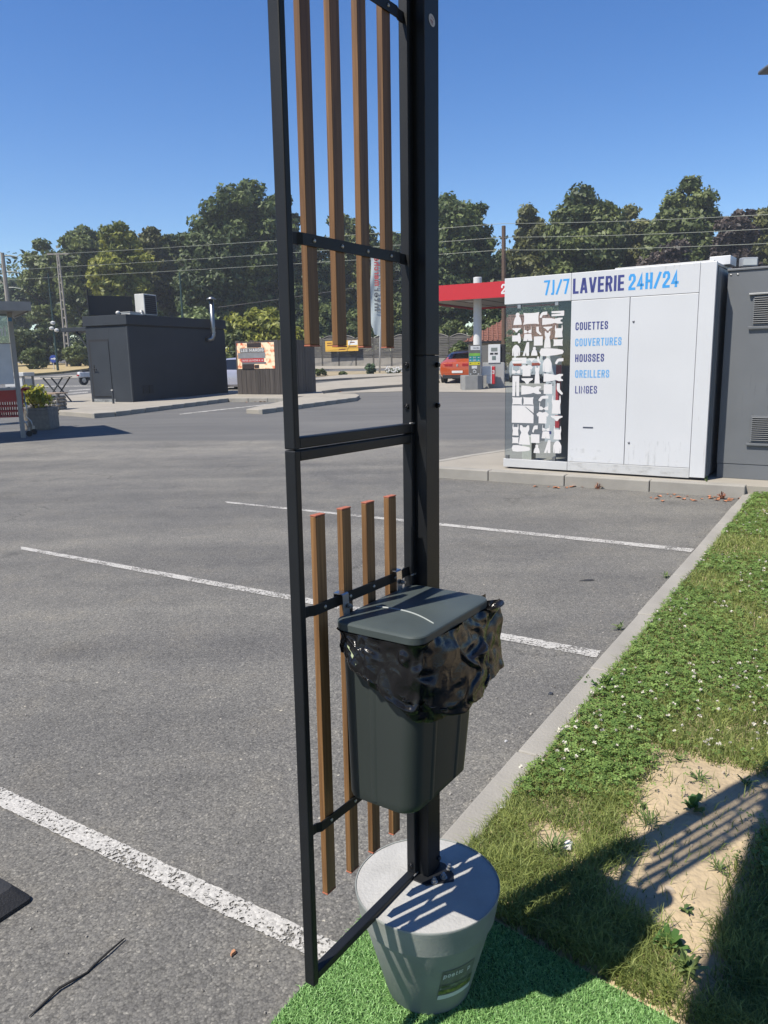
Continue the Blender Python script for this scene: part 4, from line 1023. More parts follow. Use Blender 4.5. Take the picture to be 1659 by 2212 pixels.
# ---- weeds
M_weed = leaf_mat('weed_leaf', (.09,.15,.045), (.25,.33,.10), .3); M_red = leaf_mat('weed_red', (.22,.06,.03), (.38,.16,.08), .2); M_broad = leaf_mat('broad_leaf', (.05,.13,.03), (.14,.26,.06), .3)
def weed(x, y, z, n, ln_, wd, up, m, label, seed, stems=True, name='weed'):
    r = random.Random(seed); V = []; Q = []; var = []
    for i in range(n):
        a = r.uniform(0, 6.28); L = ln_*r.uniform(.5, 1.1); w = wd*r.uniform(.6, 1.1); el = r.uniform(*up); d = Vector((math.cos(a)*math.cos(el), math.sin(a)*math.cos(el), math.sin(el))); s = Vector((-math.sin(a), math.cos(a), r.uniform(-.3, .3))).normalized()
        b0 = Vector((r.gauss(0, ln_*.12), r.gauss(0, ln_*.12), r.random()*ln_*.35)); mid = b0 + d*L*.5; tip_ = b0 + d*L + Vector((0, 0, -L*.18))
        k = len(V); V += [b0 - s*w*.12, b0 + s*w*.12, mid + s*w*.5, mid - s*w*.5, b0 + d*L*.82 + s*w*.36, b0 + d*L*.82 - s*w*.36, tip_ ]
        Q += [(k, k+1, k+2, k+3), (k+3, k+2, k+4, k+5), (k+5, k+4, k+6, k+6)]; var += [r.random()]*3
    V = [tuple(v) for v in V]
    mb = MB(); mb.v = V; mb.f = [f if f[2] != f[3] else f[:3] for f in Q]
    me = bpy.data.meshes.new(name); me.from_pydata(mb.v, [], mb.f); at_ = me.attributes.new('var', 'FLOAT', 'FACE'); at_.data.foreach_set('value', var)
    o = link_mesh(name, me, m); o.location = (x, y, z); tag(o, label, 'weed'); return o
weed(1.03, 2.37, lawn_h(1.03, 2.37), 16, .055, .028, (.3, 1.3), M_broad, 'leafy weed on the sunlit bare earth', 1)
weed(.72, 1.75, lawn_h(.72, 1.75), 26, .050, .026, (.2, 1.0), M_broad, 'broad-leaved weed at the edge of the shaded earth', 2)
weed(.85, 2.29, lawn_h(.85, 2.29), 40, .065, .005, (.3, 1.2), M_weed, 'grass tuft at the left edge of the bare earth', 3)
weed(1.12, 2.55, lawn_h(1.12, 2.55), 26, .045, .006, (.05, .5), M_weed, 'flat weed in the middle of the bare earth', 4)
weed(1.10, 2.69, lawn_h(1.1, 2.69), 20, .035, .008, (.1, .8), M_weed, 'low weed at the far edge of the bare earth', 5)
weed(1.27, 2.5, lawn_h(1.27, 2.5), 20, .045, .009, (.1, .9), M_weed, 'small weed right on the bare earth near the frame edge', 6)
weed(.875, 2.40, lawn_h(.87, 2.40), 12, .03, .012, (.1, .6), M_weed, 'tiny weed beside the red leaf on bare earth', 7)
weed(.98, 2.05, lawn_h(.98, 2.05), 30, .045, .005, (.3, 1.2), M_weed, 'grass tuft in the slat shadow on bare earth', 8)
weed(.82, 1.88, lawn_h(.82, 1.88), 12, .03, .012, (.1, .7), M_weed, 'tiny weed by the rounded stone', 9)
weed(.50, 2.13, lawn_h(.5, 2.13), 60, .08, .005, (.3, 1.2), M_weed, 'bright grass tuft in front of the small bare spot', 10)
weed(.73, 1.66, lawn_h(.73, 1.66), 30, .06, .018, (.3, 1.2), M_weed, 'weed growing at the corner of the turf mat', 11)
for px, py, s, m_, lb, sd in ((1305,1503,.11,M_broad,'broad weed leaning over the kerb onto the asphalt',20), (1268,1478,.055,M_weed,'small weed at the kerb foot behind the bin',21), (1437,1248,.05,M_weed,'small weed at the kerb foot near the second line',22),
                          (1590,1072,.12,M_weed,'spiky weed in the kerb corner by the laundry',23), (1560,1078,.08,M_red,'reddish dried weed in the kerb corner',24), (1372,1052,.11,M_weed,'weed below the laundry kerb left of the joint',25), (1290,1056,.08,M_red,'reddish weed in the gutter under the laundry',26),
                          (1255,1050,.10,M_broad,'green weed in the gutter under the laundry',27), (1158,1043,.05,M_red,'small reddish weed at the laundry kerb',28), (1530,1062,.16,M_weed,'tall thin weed against the laundry kerb',29), (1338,1360,.05,M_weed,'weed at the kerb foot by the nearest bay line',30)):
    p = gpt(px, py); weed(p.x, p.y, .0, 26, s, s*.16, (.15, 1.2), m_, lb, sd)
# ================================================================== the laundry kiosk and the grey cabin beside it
M_kw = mat('kiosk_white', (.64,.65,.66), .38, vary=.025, vscale=1.5, spec=.5)
M_kw2 = mat('kiosk_frame_white', (.55,.555,.55), .42, vary=.05, vscale=3)
M_kgap = mat('kiosk_gap', (.05,.05,.06), .8)
M_kgrey = mat('kiosk_side_grey', (.33,.35,.37), .5, vary=.05)
M_navy = mat('letter_navy', (.045,.055,.22), .45, vary=.02); M_cyan = mat('letter_blue', (.05,.34,.75), .45, vary=.02); M_pale = mat('letter_pale_blue', (.15,.40,.72), .45, vary=.02)
M_decal = mat('frosted_decal', (.72,.70,.685), .6, vary=.02); M_redp = mat('poster_red', (.55,.04,.05), .45, vary=.05); M_pw = mat('poster_white', (.70,.70,.70), .45, vary=.03)
M_clip = mat('grey_clip', (.12,.125,.13), .5); M_dkwall = mat('machine_dark', (.10,.115,.14), .5, vary=.08)
ky = empty('laundry_kiosk', (1.574, 9.992, .132), rotz_for(124), 'white self-service laundry kiosk with blue lettering and a glazed end', 'laundry kiosk')
KW, KH, KDp = 2.485, 2.375, 1.35
def kb(name, x0, x1, y0, y1, z0, z1, m=M_kw, bev=.004, parent=None): return MB().box(x0, x1, y0, y1, z0, z1).build(name, m, parent or ky, bevel=bev)
# feet and carcass
kb('plinth', .06, KW - .05, .06, KDp - .05, -.01, .02, M_kgap, 0)
kb('carcass', .875, KW - .172, .022, KDp - .2, .13, 2.055, M_kgap, 0)
kb('fascia', 0, .866, 0, .05, 2.062, 2.378); kb('fascia', .869, KW - .168, 0, .05, 2.062, 2.378)
jamb = kb('jamb', KW - .165, KW, 0, .05, .022, 2.378)
kb('base_rail', 0, .866, 0, .05, .012, .118, M_kw2); kb('base_rail', .869, KW - .168, 0, .05, .012, .124, M_kw2)
kb('door_panel', .872, 1.567, .002, .022, .127, 2.058); kb('door_panel', 1.573, KW - .169, .002, .022, .127, 2.058)
# right side wall with a recessed channel, rear, roof
kb('side_wall', KW - .06, KW - .012, .052, KDp, .022, 2.34, M_kgrey); kb('side_trim', KW - .011, KW + .004, .10, .22, .022, 2.33, mat('side_trim_blue', (.16,.19,.22), .4, vary=.1), .003)
kb('rear_wall', 1.2, KW - .062, KDp - .05, KDp, .022, 2.34, M_kgrey)
kb('roof', 0.004, KW - .004, .052, KDp, 2.342, 2.372, M_kw2)
rb = kb('roof_unit', 1.27, KW - .1, .36, KDp - .1, 2.374, 2.43, M_kw2); kb('roof_unit_cover', KW - .16, KW + .06, .40, .75, 2.374, 2.47, M_kw, .004, rb)
kb('ceiling_beam', .02, .86, .10, .16, 2.285, 2.34, M_kgrey); kb('ceiling_beam', .02, .86, .70, .76, 2.285, 2.34, M_kgrey)
kb('alcove_floor', 0.004, .866, .052, KDp, .012, .024, M_pave)
# glazed end
gl = kb('glass_pane', .012, .866, .020, .028, .125, 2.06, glass_mat('kiosk_glass', (.80,.85,.88), .015, .0), 0)
for x, z in ((.195, 2.025), (.685, 2.035)): kb('glass_clip', x - .022, x + .022, .008, .034, z - .02, z + .03, M_zinc, .002)
for x in (.052, .687): kb('glass_clip', x - .022, x + .022, .006, .034, .112, .165, M_clip, .002)
# frosted clothing shapes on the glass
def SH(kind):
    S = {
     'cushion': [(0,0),(.25,.05),(.75,.05),(1,0),(.95,.3),(.95,.7),(1,1),(.75,.95),(.25,.95),(0,1),(.05,.7),(.05,.3)],
     'square': [(0,0),(1,0),(1,1),(0,1)], 'fold': [(0,0),(1,0),(1,.47),(.95,.55),(.60,.93),(.64,.93),(1,.58),(1,1),(0,1)],
     'beanie': [(0,0),(1,0),(.96,.25),(.84,.55),(.68,.70),(.74,.82),(.68,.96),(.5,1),(.32,.96),(.26,.82),(.32,.70),(.16,.55),(.04,.25)],
     'sock': [(.0,1),(.48,1),(.52,.45),(1,.12),(.98,0),(.75,-.02),(.12,.30),(.0,.5)], 'sock_r': [(1,1),(1,.5),(.42,.46),(.22,0),(.02,.08),(.0,.3),(.25,.85),(.45,.98)],
     'trousers_h': [(0,0),(1,0),(1,1),(0,1),(0,.62),(.70,.58),(.72,.48),(0,.40)], 'trousers': [(0,0),(.4,0),(.46,.7),(.54,.72),(.6,0),(1,0),(1,1),(0,1)],
     'flare': [(0,0),(.38,.0),(.5,.28),(.58,0),(1,0),(.98,1),(.62,1)], 'briefs': [(0,1),(1,1),(1,.75),(.72,.45),(.58,0),(.42,0),(.28,.45),(0,.75)],
     'bra': [(0,0),(.3,.0),(.5,.15),(.7,0),(1,0),(1,.45),(.97,1),(.92,1),(.93,.5),(.72,.45),(.5,.22),(.28,.45),(.07,.5),(.08,1),(.03,1),(0,.45)],
     'tank': [(0,0),(1,0),(.92,.45),(1,.68),(.93,1),(.85,1),(.84,.75),(.16,.75),(.15,1),(.07,1),(0,.68),(.08,.45)],
     'dress': [(0,0),(1,0),(.9,.45),(.78,.62),(.92,.8),(.9,1),(.74,1),(.62,.9),(.38,.9),(.26,1),(.1,1),(.08,.8),(.22,.62),(.1,.45)],
     'dress_h': [(0,0),(.45,.10),(.62,.22),(.8,.08),(1,.10),(1,.26),(.9,.38),(.9,.62),(1,.74),(1,.9),(.8,.92),(.62,.78),(.45,.9),(0,1)],
     'shirt_h': [(0,.2),(.62,.2),(.74,0),(.92,.05),(1,.35),(.95,.62),(.85,1),(.64,.94),(.60,.78),(0,.78)],
     'shorts': [(0,0),(.45,.0),(.5,.3),(.55,0),(1,0),(.88,1),(.12,1)], 'tee': [(.18,0),(.82,0),(.82,.62),(.90,.58),(1,.8),(.78,1),(.62,.97),(.5,.92),(.38,.97),(.22,1),(0,.8),(.10,.58),(.18,.62)],
     'jacket': [(.02,.03),(.14,.03),(.17,.5),(.20,0),(.80,0),(.83,.5),(.86,.03),(.98,.03),(1,.6),(.82,.86),(.60,.97),(.5,1),(.40,.97),(.18,.86),(0,.6)],
     'board': [(.06,.05),(.3,.0),(.7,.12),(.95,.25),(1,.5),(.95,.75),(.7,.88),(.3,1),(.06,.95),(0,.5)],
    }
    return S[kind]
STICK = [('beanie',0.117,0.230,1.809,1.958),('cushion',0.250,0.461,1.806,1.951),('sock_r',0.466,0.564,1.877,1.951),('trousers_h',0.619,0.780,1.891,1.951),('dress_h',0.501,0.761,1.794,1.877),('briefs',0.104,0.218,1.717,1.770),('bra',0.261,0.361,1.703,1.785),('sock',0.424,0.492,1.677,1.776),('briefs',0.519,0.631,1.724,1.771),('tank',0.665,0.767,1.637,1.783),('shirt_h',0.102,0.222,1.582,1.709),('shorts',0.253,0.374,1.609,1.693),('square',0.395,0.511,1.548,1.658),('dress',0.528,0.617,1.518,1.717),('cushion',0.649,0.772,1.535,1.618),('jacket',0.103,0.213,1.426,1.567),('flare',0.246,0.334,1.426,1.592),('beanie',0.360,0.445,1.426,1.534),('board',0.471,0.786,1.416,1.514),('trousers_h',0.105,0.298,1.334,1.404),('briefs',0.327,0.413,1.351,1.395),('sock',0.442,0.493,1.328,1.414),('jacket',0.516,0.634,1.224,1.396),('sock_r',0.678,0.783,1.316,1.388),('tee',0.218,0.386,1.175,1.314),('bra',0.106,0.218,1.209,1.298),('dress',0.410,0.481,1.082,1.297),('trousers',0.112,0.205,0.925,1.180),('briefs',0.237,0.389,1.077,1.149),('dress_h',0.531,0.782,1.103,1.207),('square',0.536,0.646,0.955,1.074),('sock',0.705,0.785,0.950,1.085),('dress_h',0.235,0.499,0.943,1.059),('cushion',0.110,0.249,0.817,0.912),('cushion',0.262,0.402,0.816,0.914),('sock_r',0.469,0.598,0.862,0.933),('bra',0.480,0.600,0.754,0.848),('fold',0.108,0.405,0.586,0.807),('tee',0.445,0.608,0.587,0.733),('tank',0.645,0.762,0.712,0.934),('briefs',0.637,0.788,0.622,0.686),('tank',0.118,0.204,0.422,0.567),('dress',0.208,0.364,0.309,0.556),('cushion',0.116,0.206,0.320,0.401),('sock_r',0.392,0.464,0.465,0.560),('square',0.375,0.490,0.337,0.446),('bra',0.525,0.622,0.494,0.570),('shorts',0.518,0.630,0.399,0.487),('board',0.111,0.369,0.214,0.299),('beanie',0.414,0.498,0.209,0.316),('flare',0.555,0.639,0.216,0.379),('jacket',0.676,0.782,0.219,0.376),('tank',0.677,0.776,0.392,0.558)]
for kind, x0, x1, z0, z1 in STICK:
    pts = [(x0 + (x1-x0)*u, .0165, z0 + (z1-z0)*w) for u, w in SH(kind)]
    o = MB().add(pts, [tuple(range(len(pts)))]).build('frosted_' + {'square':'towel','fold':'sheet','board':'ironing_board'}.get(kind.split('_')[0], kind.split('_')[0]) + '_decal', M_decal, gl)
# inside the alcove: dark machine front, white and red notice stand, small bin
kb('machine_front', .30, .92, 1.06, 1.10, .03, 2.30, M_dkwall, .004)
tm = kb('notice_stand', .19, .415, .93, .98, .25, 1.42, M_pw, .004)
def kq(name, x0, x1, z0, z1, y, m, par): return MB().add([(x0,y,z0),(x1,y,z0),(x1,y,z1),(x0,y,z1)], [(0,1,2,3)]).build(name, m, par)
kq('red_panel', .335, .412, .76, 1.30, .9285, M_redp, tm); kq('red_panel', .335, .412, .45, .62, .9285, M_redp, tm)
kq('dark_arrow', .225, .285, .36, .40, .9285, M_navy, tm)
mbt = text2d('24/7', .07, .5, .14, .13); MB().mapped(mbt, lambda x, y, z: (.300 - y, .9280 - z, 1.02 + x)).build('notice_lettering', mat('notice_grey', (.12,.12,.14), .5), tm)
kb('waste_box', .02, .16, .55, .70, .026, .36, mat('cream_box', (.60,.58,.50), .6), .006)
# lettering
def kiosk_text(txt, x0, x1, z0, h, m, wr=.42, gap=.11, wt=.15, y=-.0012):
    w = text_width(txt, h, wr, gap, wt); k = (x1-x0)/w
    MB().mapped(text2d(txt, h, wr, gap, wt), lambda x, yy, z: (x0 + x*k, y - z, z0 + yy)).build('lettering', m, ky)
kiosk_text('7J/7', .522, .842, 2.143, .174, M_cyan, .42, .07, .135); kiosk_text('LAVERIE', .888, 1.496, 2.137, .175, M_navy, .43, .09, .16); kiosk_text('24H/24', 1.546, 2.098, 2.135, .178, M_cyan, .44, .08, .16)
for txt, x0, x1, z0, m in (('COUETTES', .931, 1.324, 1.713, M_navy), ('COUVERTURES', .932, 1.490, 1.524, M_pale), ('HOUSSES', .937, 1.290, 1.339, M_navy), ('OREILLERS', .942, 1.358, 1.151, M_pale), ('LINGES', .947, 1.217, .963, M_navy)):
    kiosk_text(txt, x0, x1, z0, .091, m, .43, .12, .13 if txt == 'LINGES' else .15, .0008)
for x, z in ((1.619, 1.785), (1.620, .389)): 
    o = MB().lathe([(0,.008),(.010,.008),(.013,.004),(.013,0)], 14).build('lock', mat('lock_grey', (.18,.18,.2), .4, metal=.5), ky, smooth=True); o.location = (x, .002, z); o.rotation_euler = (R(90), 0, 0)
kb('slot', 1.057, 1.183, -.001, .004, .545, .562, mat('slot_dark', (.06,.07,.10), .5), .001)
# runs and scuffs: thin stains on the panels (dirt with shapes of its own)
def dirt_film(name, x0, x1, z0, z1, y, seed, par, col=(.30,.29,.27), thr=.56, stretch=(14, 1, 2.2)):
    m = bpy.data.materials.new('stain'); m.use_nodes = True; nt = m.node_tree; N = nt.nodes; L = nt.links; b = N['Principled BSDF']
    b.inputs['Base Color'].default_value = (*col, 1); b.inputs['Roughness'].default_value = .8
    tc = N.new('ShaderNodeTexCoord'); mp = N.new('ShaderNodeMapping'); mp.inputs['Scale'].default_value = stretch; mp.inputs['Location'].default_value = (seed*3.1, 0, seed*1.7); L.new(tc.outputs['Object'], mp.inputs['Vector'])
    n = N.new('ShaderNodeTexNoise'); n.inputs['Scale'].default_value = 1.6; n.inputs['Detail'].default_value = 6; n.inputs['Roughness'].default_value = .65; L.new(mp.outputs[0], n.inputs['Vector'])
    r = N.new('ShaderNodeMapRange'); r.inputs['From Min'].default_value = thr; r.inputs['From Max'].default_value = thr + .2; r.inputs['To Max'].default_value = .32; L.new(n.outputs['Fac'], r.inputs['Value'])
    g = N.new('ShaderNodeTexCoord'); sp = N.new('ShaderNodeSeparateXYZ'); L.new(g.outputs['Generated'], sp.inputs[0])
    tr = N.new('ShaderNodeBsdfTransparent'); mx = N.new('ShaderNodeMixShader'); L.new(r.outputs[0], mx.inputs['Fac']); L.new(tr.outputs[0], mx.inputs[1]); L.new(b.outputs[0], mx.inputs[2]); L.new(mx.outputs[0], N['Material Output'].inputs['Surface'])
    return MB().add([(x0,y,z0),(x1,y,z0),(x1,y,z1),(x0,y,z1)], [(0,1,2,3)]).build(name, m, par)
dirt_film('stain', 1.6, 2.28, .13, .42, -.0006, 1, ky, thr=.54); dirt_film('stain', .88, 1.55, .13, .30, -.0006, 2, ky, thr=.55, stretch=(6,1,5)); dirt_film('stain', 1.75, 2.31, 2.30, 2.376, -.0022, 3, ky, col=(.12,.11,.10), thr=.55, stretch=(22,1,4)); dirt_film('stain', .87, 2.3, .02, .12, -.0012, 4, ky, thr=.5, stretch=(4,1,9)); dirt_film('stain', 2.33, 2.48, .05, 1.7, -.0012, 5, ky, col=(.36,.30,.24), thr=.58, stretch=(8,1,1.2))

# grey technical cabin behind and right of the kiosk
M_cab = mat('cabin_grey', (.145,.155,.165), .5, vary=.06, vscale=2.5)
gc = Vector((1.574, 9.992, 0)) + azv(124, KW + .06) + azv(34, .30)
cb = empty('grey_cabin', (gc.x, gc.y, .122), rotz_for(124), 'plain grey cabin with louvred vents right of the laundry kiosk', 'cabin')
def cbx(name, x0, x1, y0, y1, z0, z1, m=M_cab, bev=.005, par=None): return MB().box(x0, x1, y0, y1, z0, z1).build(name, m, par or cb, bevel=bev)
cbx('wall', 0, 3.6, .02, 2.2, .17, 2.30); cbx('base_skirt', .006, 3.6, .026, 2.19, 0, .168); cbx('roof_edge', -.01, 3.62, .005, 2.22, 2.30, 2.325)
def louvre(x0, x1, z0, z1, n):
    fr = cbx('louvre', x0, x1, .004, .02, z0, z1, M_cab, .003)
    cbx('louvre_recess', x0 + .02, x1 - .02, .0028, .0042, z0 + .02, z1 - .02, mat('louvre_dark', (.10,.108,.115), .7), 0, fr)
    for i in range(n):
        z = z0 + .025 + (z1 - z0 - .05)*i/(n-1)
        s = MB().box(x0 + .018, x1 - .018, -.016, .002, -.002, .002).build('louvre_slat', M_cab, fr); s.location = (0, 0, z); s.rotation_euler = (R(-28), 0, 0); s.location.y = 0
    cbx('louvre_sill', x0 - .03, x1 + .03, -.012, .004, z0 - .03, z0 - .004, M_cab, .003, fr)
louvre(.27, .95, 1.70, 2.02, 13); cbx('vent_hood', .23, .97, -.02, .016, 2.03, 2.05, mat('bright_metal', (.34,.34,.33), .4, metal=.2), .003)
louvre(.33, .95, .42, .72, 12)
for x in (.03, .10, .48): 
    o = MB().lathe([(0,.006),(.009,.004),(.011,0)], 10).build('rivet', M_zinc, cb, smooth=True); o.location = (x, .018, 2.26); o.rotation_euler = (R(90), 0, 0)
dirt_film('stain', .22, .80, .72, 1.18, .012, 7, cb, col=(.08,.085,.09), thr=.55, stretch=(16,1,1.6))
# floodlight on the cabin roof
fl_ = empty('floodlight', (gc + azv(124, .12) + azv(34, .5) + Vector((0, 0, 2.44))), rotz_for(95), 'small grey floodlight on the cabin roof', 'floodlight')
MB().box(-.09, .09, -.05, .05, .06, .16).build('housing', M_kgrey, fl_, bevel=.01); MB().box(-.03, .03, -.02, .02, -.1, .06).build('bracket', M_clip, fl_); MB().box(-.075, .075, -.054, -.0505, .075, .145).build('lens', mat('lamp_lens', (.6,.62,.6), .2), fl_)
# ================================================================== middle distance
# ---- black hut
M_hut = mat('hut_anthracite', (.044,.051,.060), .62, vary=.10, vscale=1.5, spec=.15); M_hutd = mat('hut_trim', (.045,.050,.056), .5, vary=.06); M_gapk = mat('dark_gap', (.012,.012,.014), .8)
HC = tpt(288, 877); HC.z = tz(HC.y) + .12
HW, HL = 1.85, 5.65; HH = at(272, 679, HC.y).z - HC.z
hut = empty('black_hut', HC, rotz_for(24), 'flat-roofed anthracite hut with a door and a steel flue', 'hut')
def hb(name, x0, x1, y0, y1, z0, z1, m=M_hut, bev=.01, par=None): return MB().box(x0, x1, y0, y1, z0, z1).build(name, m, par or hut, bevel=bev)
hb('wall', 0, HL, 0, HW, -.35, HH - .38, M_hut); hb('shadow_joint', .02, HL - .02, .02, HW - .02, HH - .38, HH - .33, M_gapk, 0)
hb('roof_fascia', -.05, HL + .04, -.05, HW + .05, HH - .33, HH, M_hut); hb('roof_deck', .0, HL, 0, HW, HH + .001, HH + .01, M_gapk, 0)
for y in (.82,): hb('panel_joint', -.004, .002, y, y + .012, .05, HH - .40, M_hutd, 0)
hb('corner_trim', -.012, .05, -.012, .04, -.2, HH - .39, M_hutd)
dz1 = .84*(HH - .38); 
dr = hb('door', -.02, .01, .86, 1.68, .22, dz1 - .07, M_hut, .004)
hb('door_reveal', -.012, .004, 1.68, 1.745, .20, dz1, M_gapk, 0, hut); hb('door_reveal', -.012, .004, .86, 1.68, dz1 - .068, dz1, M_gapk, 0, hut); hb('door_reveal', -.012, .004, .86, 1.68, .19, .218, M_gapk, 0)
hb('handle_plate', -.03, -.0205, 1.56, 1.61, 1.02, 1.30, M_gapk, .003, dr); MB().tube([(-.03, 1.585, 1.16), (-.08, 1.585, 1.16), (-.08, 1.44, 1.16), (-.06, 1.44, 1.10)], .014, 8).build('handle', M_gapk, dr)
hb('scuffed_sill', -.02, .0, .75, 1.72, -.02, .12, mat('worn_sill', (.22,.23,.23), .5, vary=.5, vscale=12), .004)
hb('vent_grille', .55, .80, -.02, .0, .28, .56, M_gapk, .004); hb('vent_grille', .86, 1.1, -.02, .0, .28, .56, M_gapk, .004)
for i in range(6): 
    hb('vent_slat', .56, .79, -.028, -.019, .30 + .042*i, .318 + .042*i, M_hut, 0); hb('vent_slat', .87, 1.09, -.028, -.019, .30 + .042*i, .318 + .042*i, M_hut, 0)
cz = at(160, 716, HC.y + 1.5).z - HC.z
hb('service_canopy', .1, 2.4, HW + .001, HW + 1.25, cz - .02, cz + .12, M_hut); mb = MB().bar((.2, HW + .02, cz - .75), (.2, HW + .62, cz - .02), .05, .05); mb.build('canopy_brace', M_hut, hut)
# flue pipe with cowl
fx = 4.55; zf = at(447, 640, HC.y + 3.7).z - HC.z
fpts = [(fx - .16, .02, 2.18), (fx - .16, -.16, 2.18), (fx - .10, -.24, 2.20), (fx, -.24, 2.36), (fx, -.24, 2.5), (fx, -.24, zf - .12)]
fl1 = MB().tube(fpts, .085, 14).build('flue', mat('stainless', (.26,.26,.25), .38, metal=1.0, vary=.08), hut, smooth=True)
MB().lathe([(0,.10),(.05,.085),(.20,.0),(.19,-.012),(.05,.05),(0,.055)], 20, (fx, -.24, zf - .08)).build('flue_cowl', MATS['stainless'], fl1, smooth=True)
for z in (2.62, 2.45): MB().lathe([(.086,-.02),(.10,-.018),(.10,.018),(.086,.02)], 16, (fx, -.24, z)).build('flue_clamp', MATS['stainless'], fl1)
post_p = tpt(246, 880); o = MB().tube([(0,0,-.1),(0,0,.42),(0,-.06,.46)], .035, 10).build('steel_post', M_hutd); o.location = (post_p.x, post_p.y, tz(post_p.y) + .12); tag(o, 'short dark steel post in front of the hut door', 'post')
# things on its roof
def on_hut(x, y, z=0): return HC + azv(24, x) + azv(-66, y) + Vector((0, 0, HH + .012 + z))
ac = empty('air_conditioner', on_hut(1.9, .75), rotz_for(20), 'white air conditioner unit on the hut roof', 'air conditioner')
M_acw = mat('ac_white', (.66,.65,.60), .5, vary=.06)
MB().box(-.32, .42, -.2, .2, .06, .80).build('casing', M_acw, ac, bevel=.015); MB().box(-.28, .38, -.2055, -.2005, .10, .76).build('fan_opening', M_gapk, ac)
for i in range(9): MB().box(-.275, .375, -.213, -.2065, .13 + i*.072, .145 + i*.072).build('guard_bar', mat('ac_guard', (.10,.10,.10), .6), ac)
for x in (-.25, .35): MB().box(x - .03, x + .03, -.18, .18, 0, .06).build('foot', M_gapk, ac)
MB().tube([(-.33,-.1,.2),(-.42,-.1,.2),(-.45,-.15,.06),(-.6,-.2,.05)], .04, 8).build('pipe', M_acw, ac, smooth=True)
rs = empty('roof_sign', on_hut(.9, 1.7), rotz_for(60), 'dark board standing on the hut roof seen from behind', 'board')
MB().box(-.55, .95, -.02, .02, .05, .74).build('board', mat('dark_board', (.020,.021,.023), .7, vary=.2, noise_stretch=(1,1,14)), rs, bevel=.005); MB().box(-.58, -.54, -.03, .03, 0, .95).build('upright', M_gapk, rs)
rd = empty('roof_dome', on_hut(.25, .55), 0, 'small white dome vent on the hut roof edge', 'vent'); MB().lathe([(0,.14),(.06,.12),(.08,.07),(.06,.03),(.03,0)], 14).build('dome', M_acw, rd, smooth=True)
rv = empty('roof_skylight', on_hut(.9, .55), rotz_for(24), 'low white vent box on the hut roof', 'vent box'); MB().box(-.28, .28, -.2, .2, 0, .10).build('box', M_acw, rv, bevel=.01); MB().box(-.30, .30, -.22, .22, .101, .12).build('cover', M_acw, rv, bevel=.005)

# ---- plank enclosure with the pizza banner
M_plank = wood_mat('weathered_plank', (.045,.038,.034), (.115,.10,.09), 6)
EA = tpt(515, 859); EB = tpt(628, 860); ed = EB - EA; ed.z = 0; EL = ed.length
eaz = math.degrees(math.atan2(ed.x, ed.y)); EZ = tz(EA.y) + .125; EH = at(515, 738, EA.y).z - EZ
en = empty('plank_enclosure', (EA.x, EA.y, EZ), rotz_for(eaz), 'dark weathered plank enclosure right of the hut', 'enclosure')
npl = 11; pw = EL/npl
for i in range(npl):
    o = MB().box(0, pw - .012, -.012, .012, 0, 1).build('plank', M_plank, en, bevel=.003); o.location = (i*pw, rng.uniform(-.006, .006), rng.uniform(0, .02)); o.scale = (1, 1, EH*rng.uniform(.985, 1.01))
for i in range(10):
    o = MB().box(-.012, .012, 0, .17, 0, 1).build('plank', M_plank, en, bevel=.003); o.location = (EL + rng.uniform(-.004, .004), .02 + i*.182, 0); o.scale = (1, 1, EH*rng.uniform(.985, 1.01))
for i in range(10):
    o = MB().box(-.012, .012, 0, .17, 0, 1).build('plank', M_plank, en, bevel=.003); o.location = (-.01, .02 + i*.182, 0); o.scale = (1, 1, EH*rng.uniform(.985, 1.01))
for x in (.0, EL - .04): MB().box(x, x + .09, .014, .10, 0, EH + .03).build('post', M_plank, en)
for z in (.4, EH - .4): MB().box(.1, EL - .1, .014, .05, z, z + .1).build('batten', M_plank, en)
# banner: printed sheet, pizza photographs behind a grey notice
bw0, bw1 = (519 - 515)/(628 - 515)*EL, (599 - 515)/(628 - 515)*EL; bz0, bz1 = EH*(859 - 800.5)/(859 - 738), EH*(859 - 742)/(859 - 738)
bnr = empty('pizza_banner', (EA.x, EA.y, EZ), rotz_for(eaz), 'pizza offer banner fixed on the plank enclosure', 'banner')
def pizza_mat():
    m = bpy.data.materials.new('pizza_print'); m.use_nodes = True; nt = m.node_tree; N = nt.nodes; L = nt.links; b = N['Principled BSDF']; b.inputs['Roughness'].default_value = .5
    tc = N.new('ShaderNodeTexCoord'); v = N.new('ShaderNodeTexVoronoi'); v.inputs['Scale'].default_value = 13; L.new(tc.outputs['Object'], v.inputs['Vector'])
    n = N.new('ShaderNodeTexNoise'); n.inputs['Scale'].default_value = 7; n.inputs['Detail'].default_value = 4; L.new(tc.outputs['Object'], n.inputs['Vector'])
    r = N.new('ShaderNodeValToRGB'); e = r.color_ramp.elements; e[0].position = .30; e[0].color = (.55,.07,.03,1); e[1].position = .62; e[1].color = (.80,.66,.46,1)
    for p, c in ((.42, (.72,.36,.20,1)), (.50, (.82,.62,.42,1)), (.72, (.75,.55,.32,1))): q = e.new(p); q.color = c
    mx = N.new('ShaderNodeMix'); mx.data_type = 'RGBA'; mx.inputs[0].default_value = .35; L.new(n.outputs['Fac'], r.inputs['Fac']); L.new(r.outputs[0], mx.inputs[6]); L.new(v.outputs['Color'], mx.inputs[7])
    mm = N.new('ShaderNodeMix'); mm.data_type = 'RGBA'; mm.blend_type = 'MULTIPLY'; mm.inputs[0].default_value = .55; L.new(r.outputs[0], mm.inputs[6]); L.new(v.outputs['Color'], mm.inputs[7])
    L.new(r.outputs[0], b.inputs['Base Color']); return m
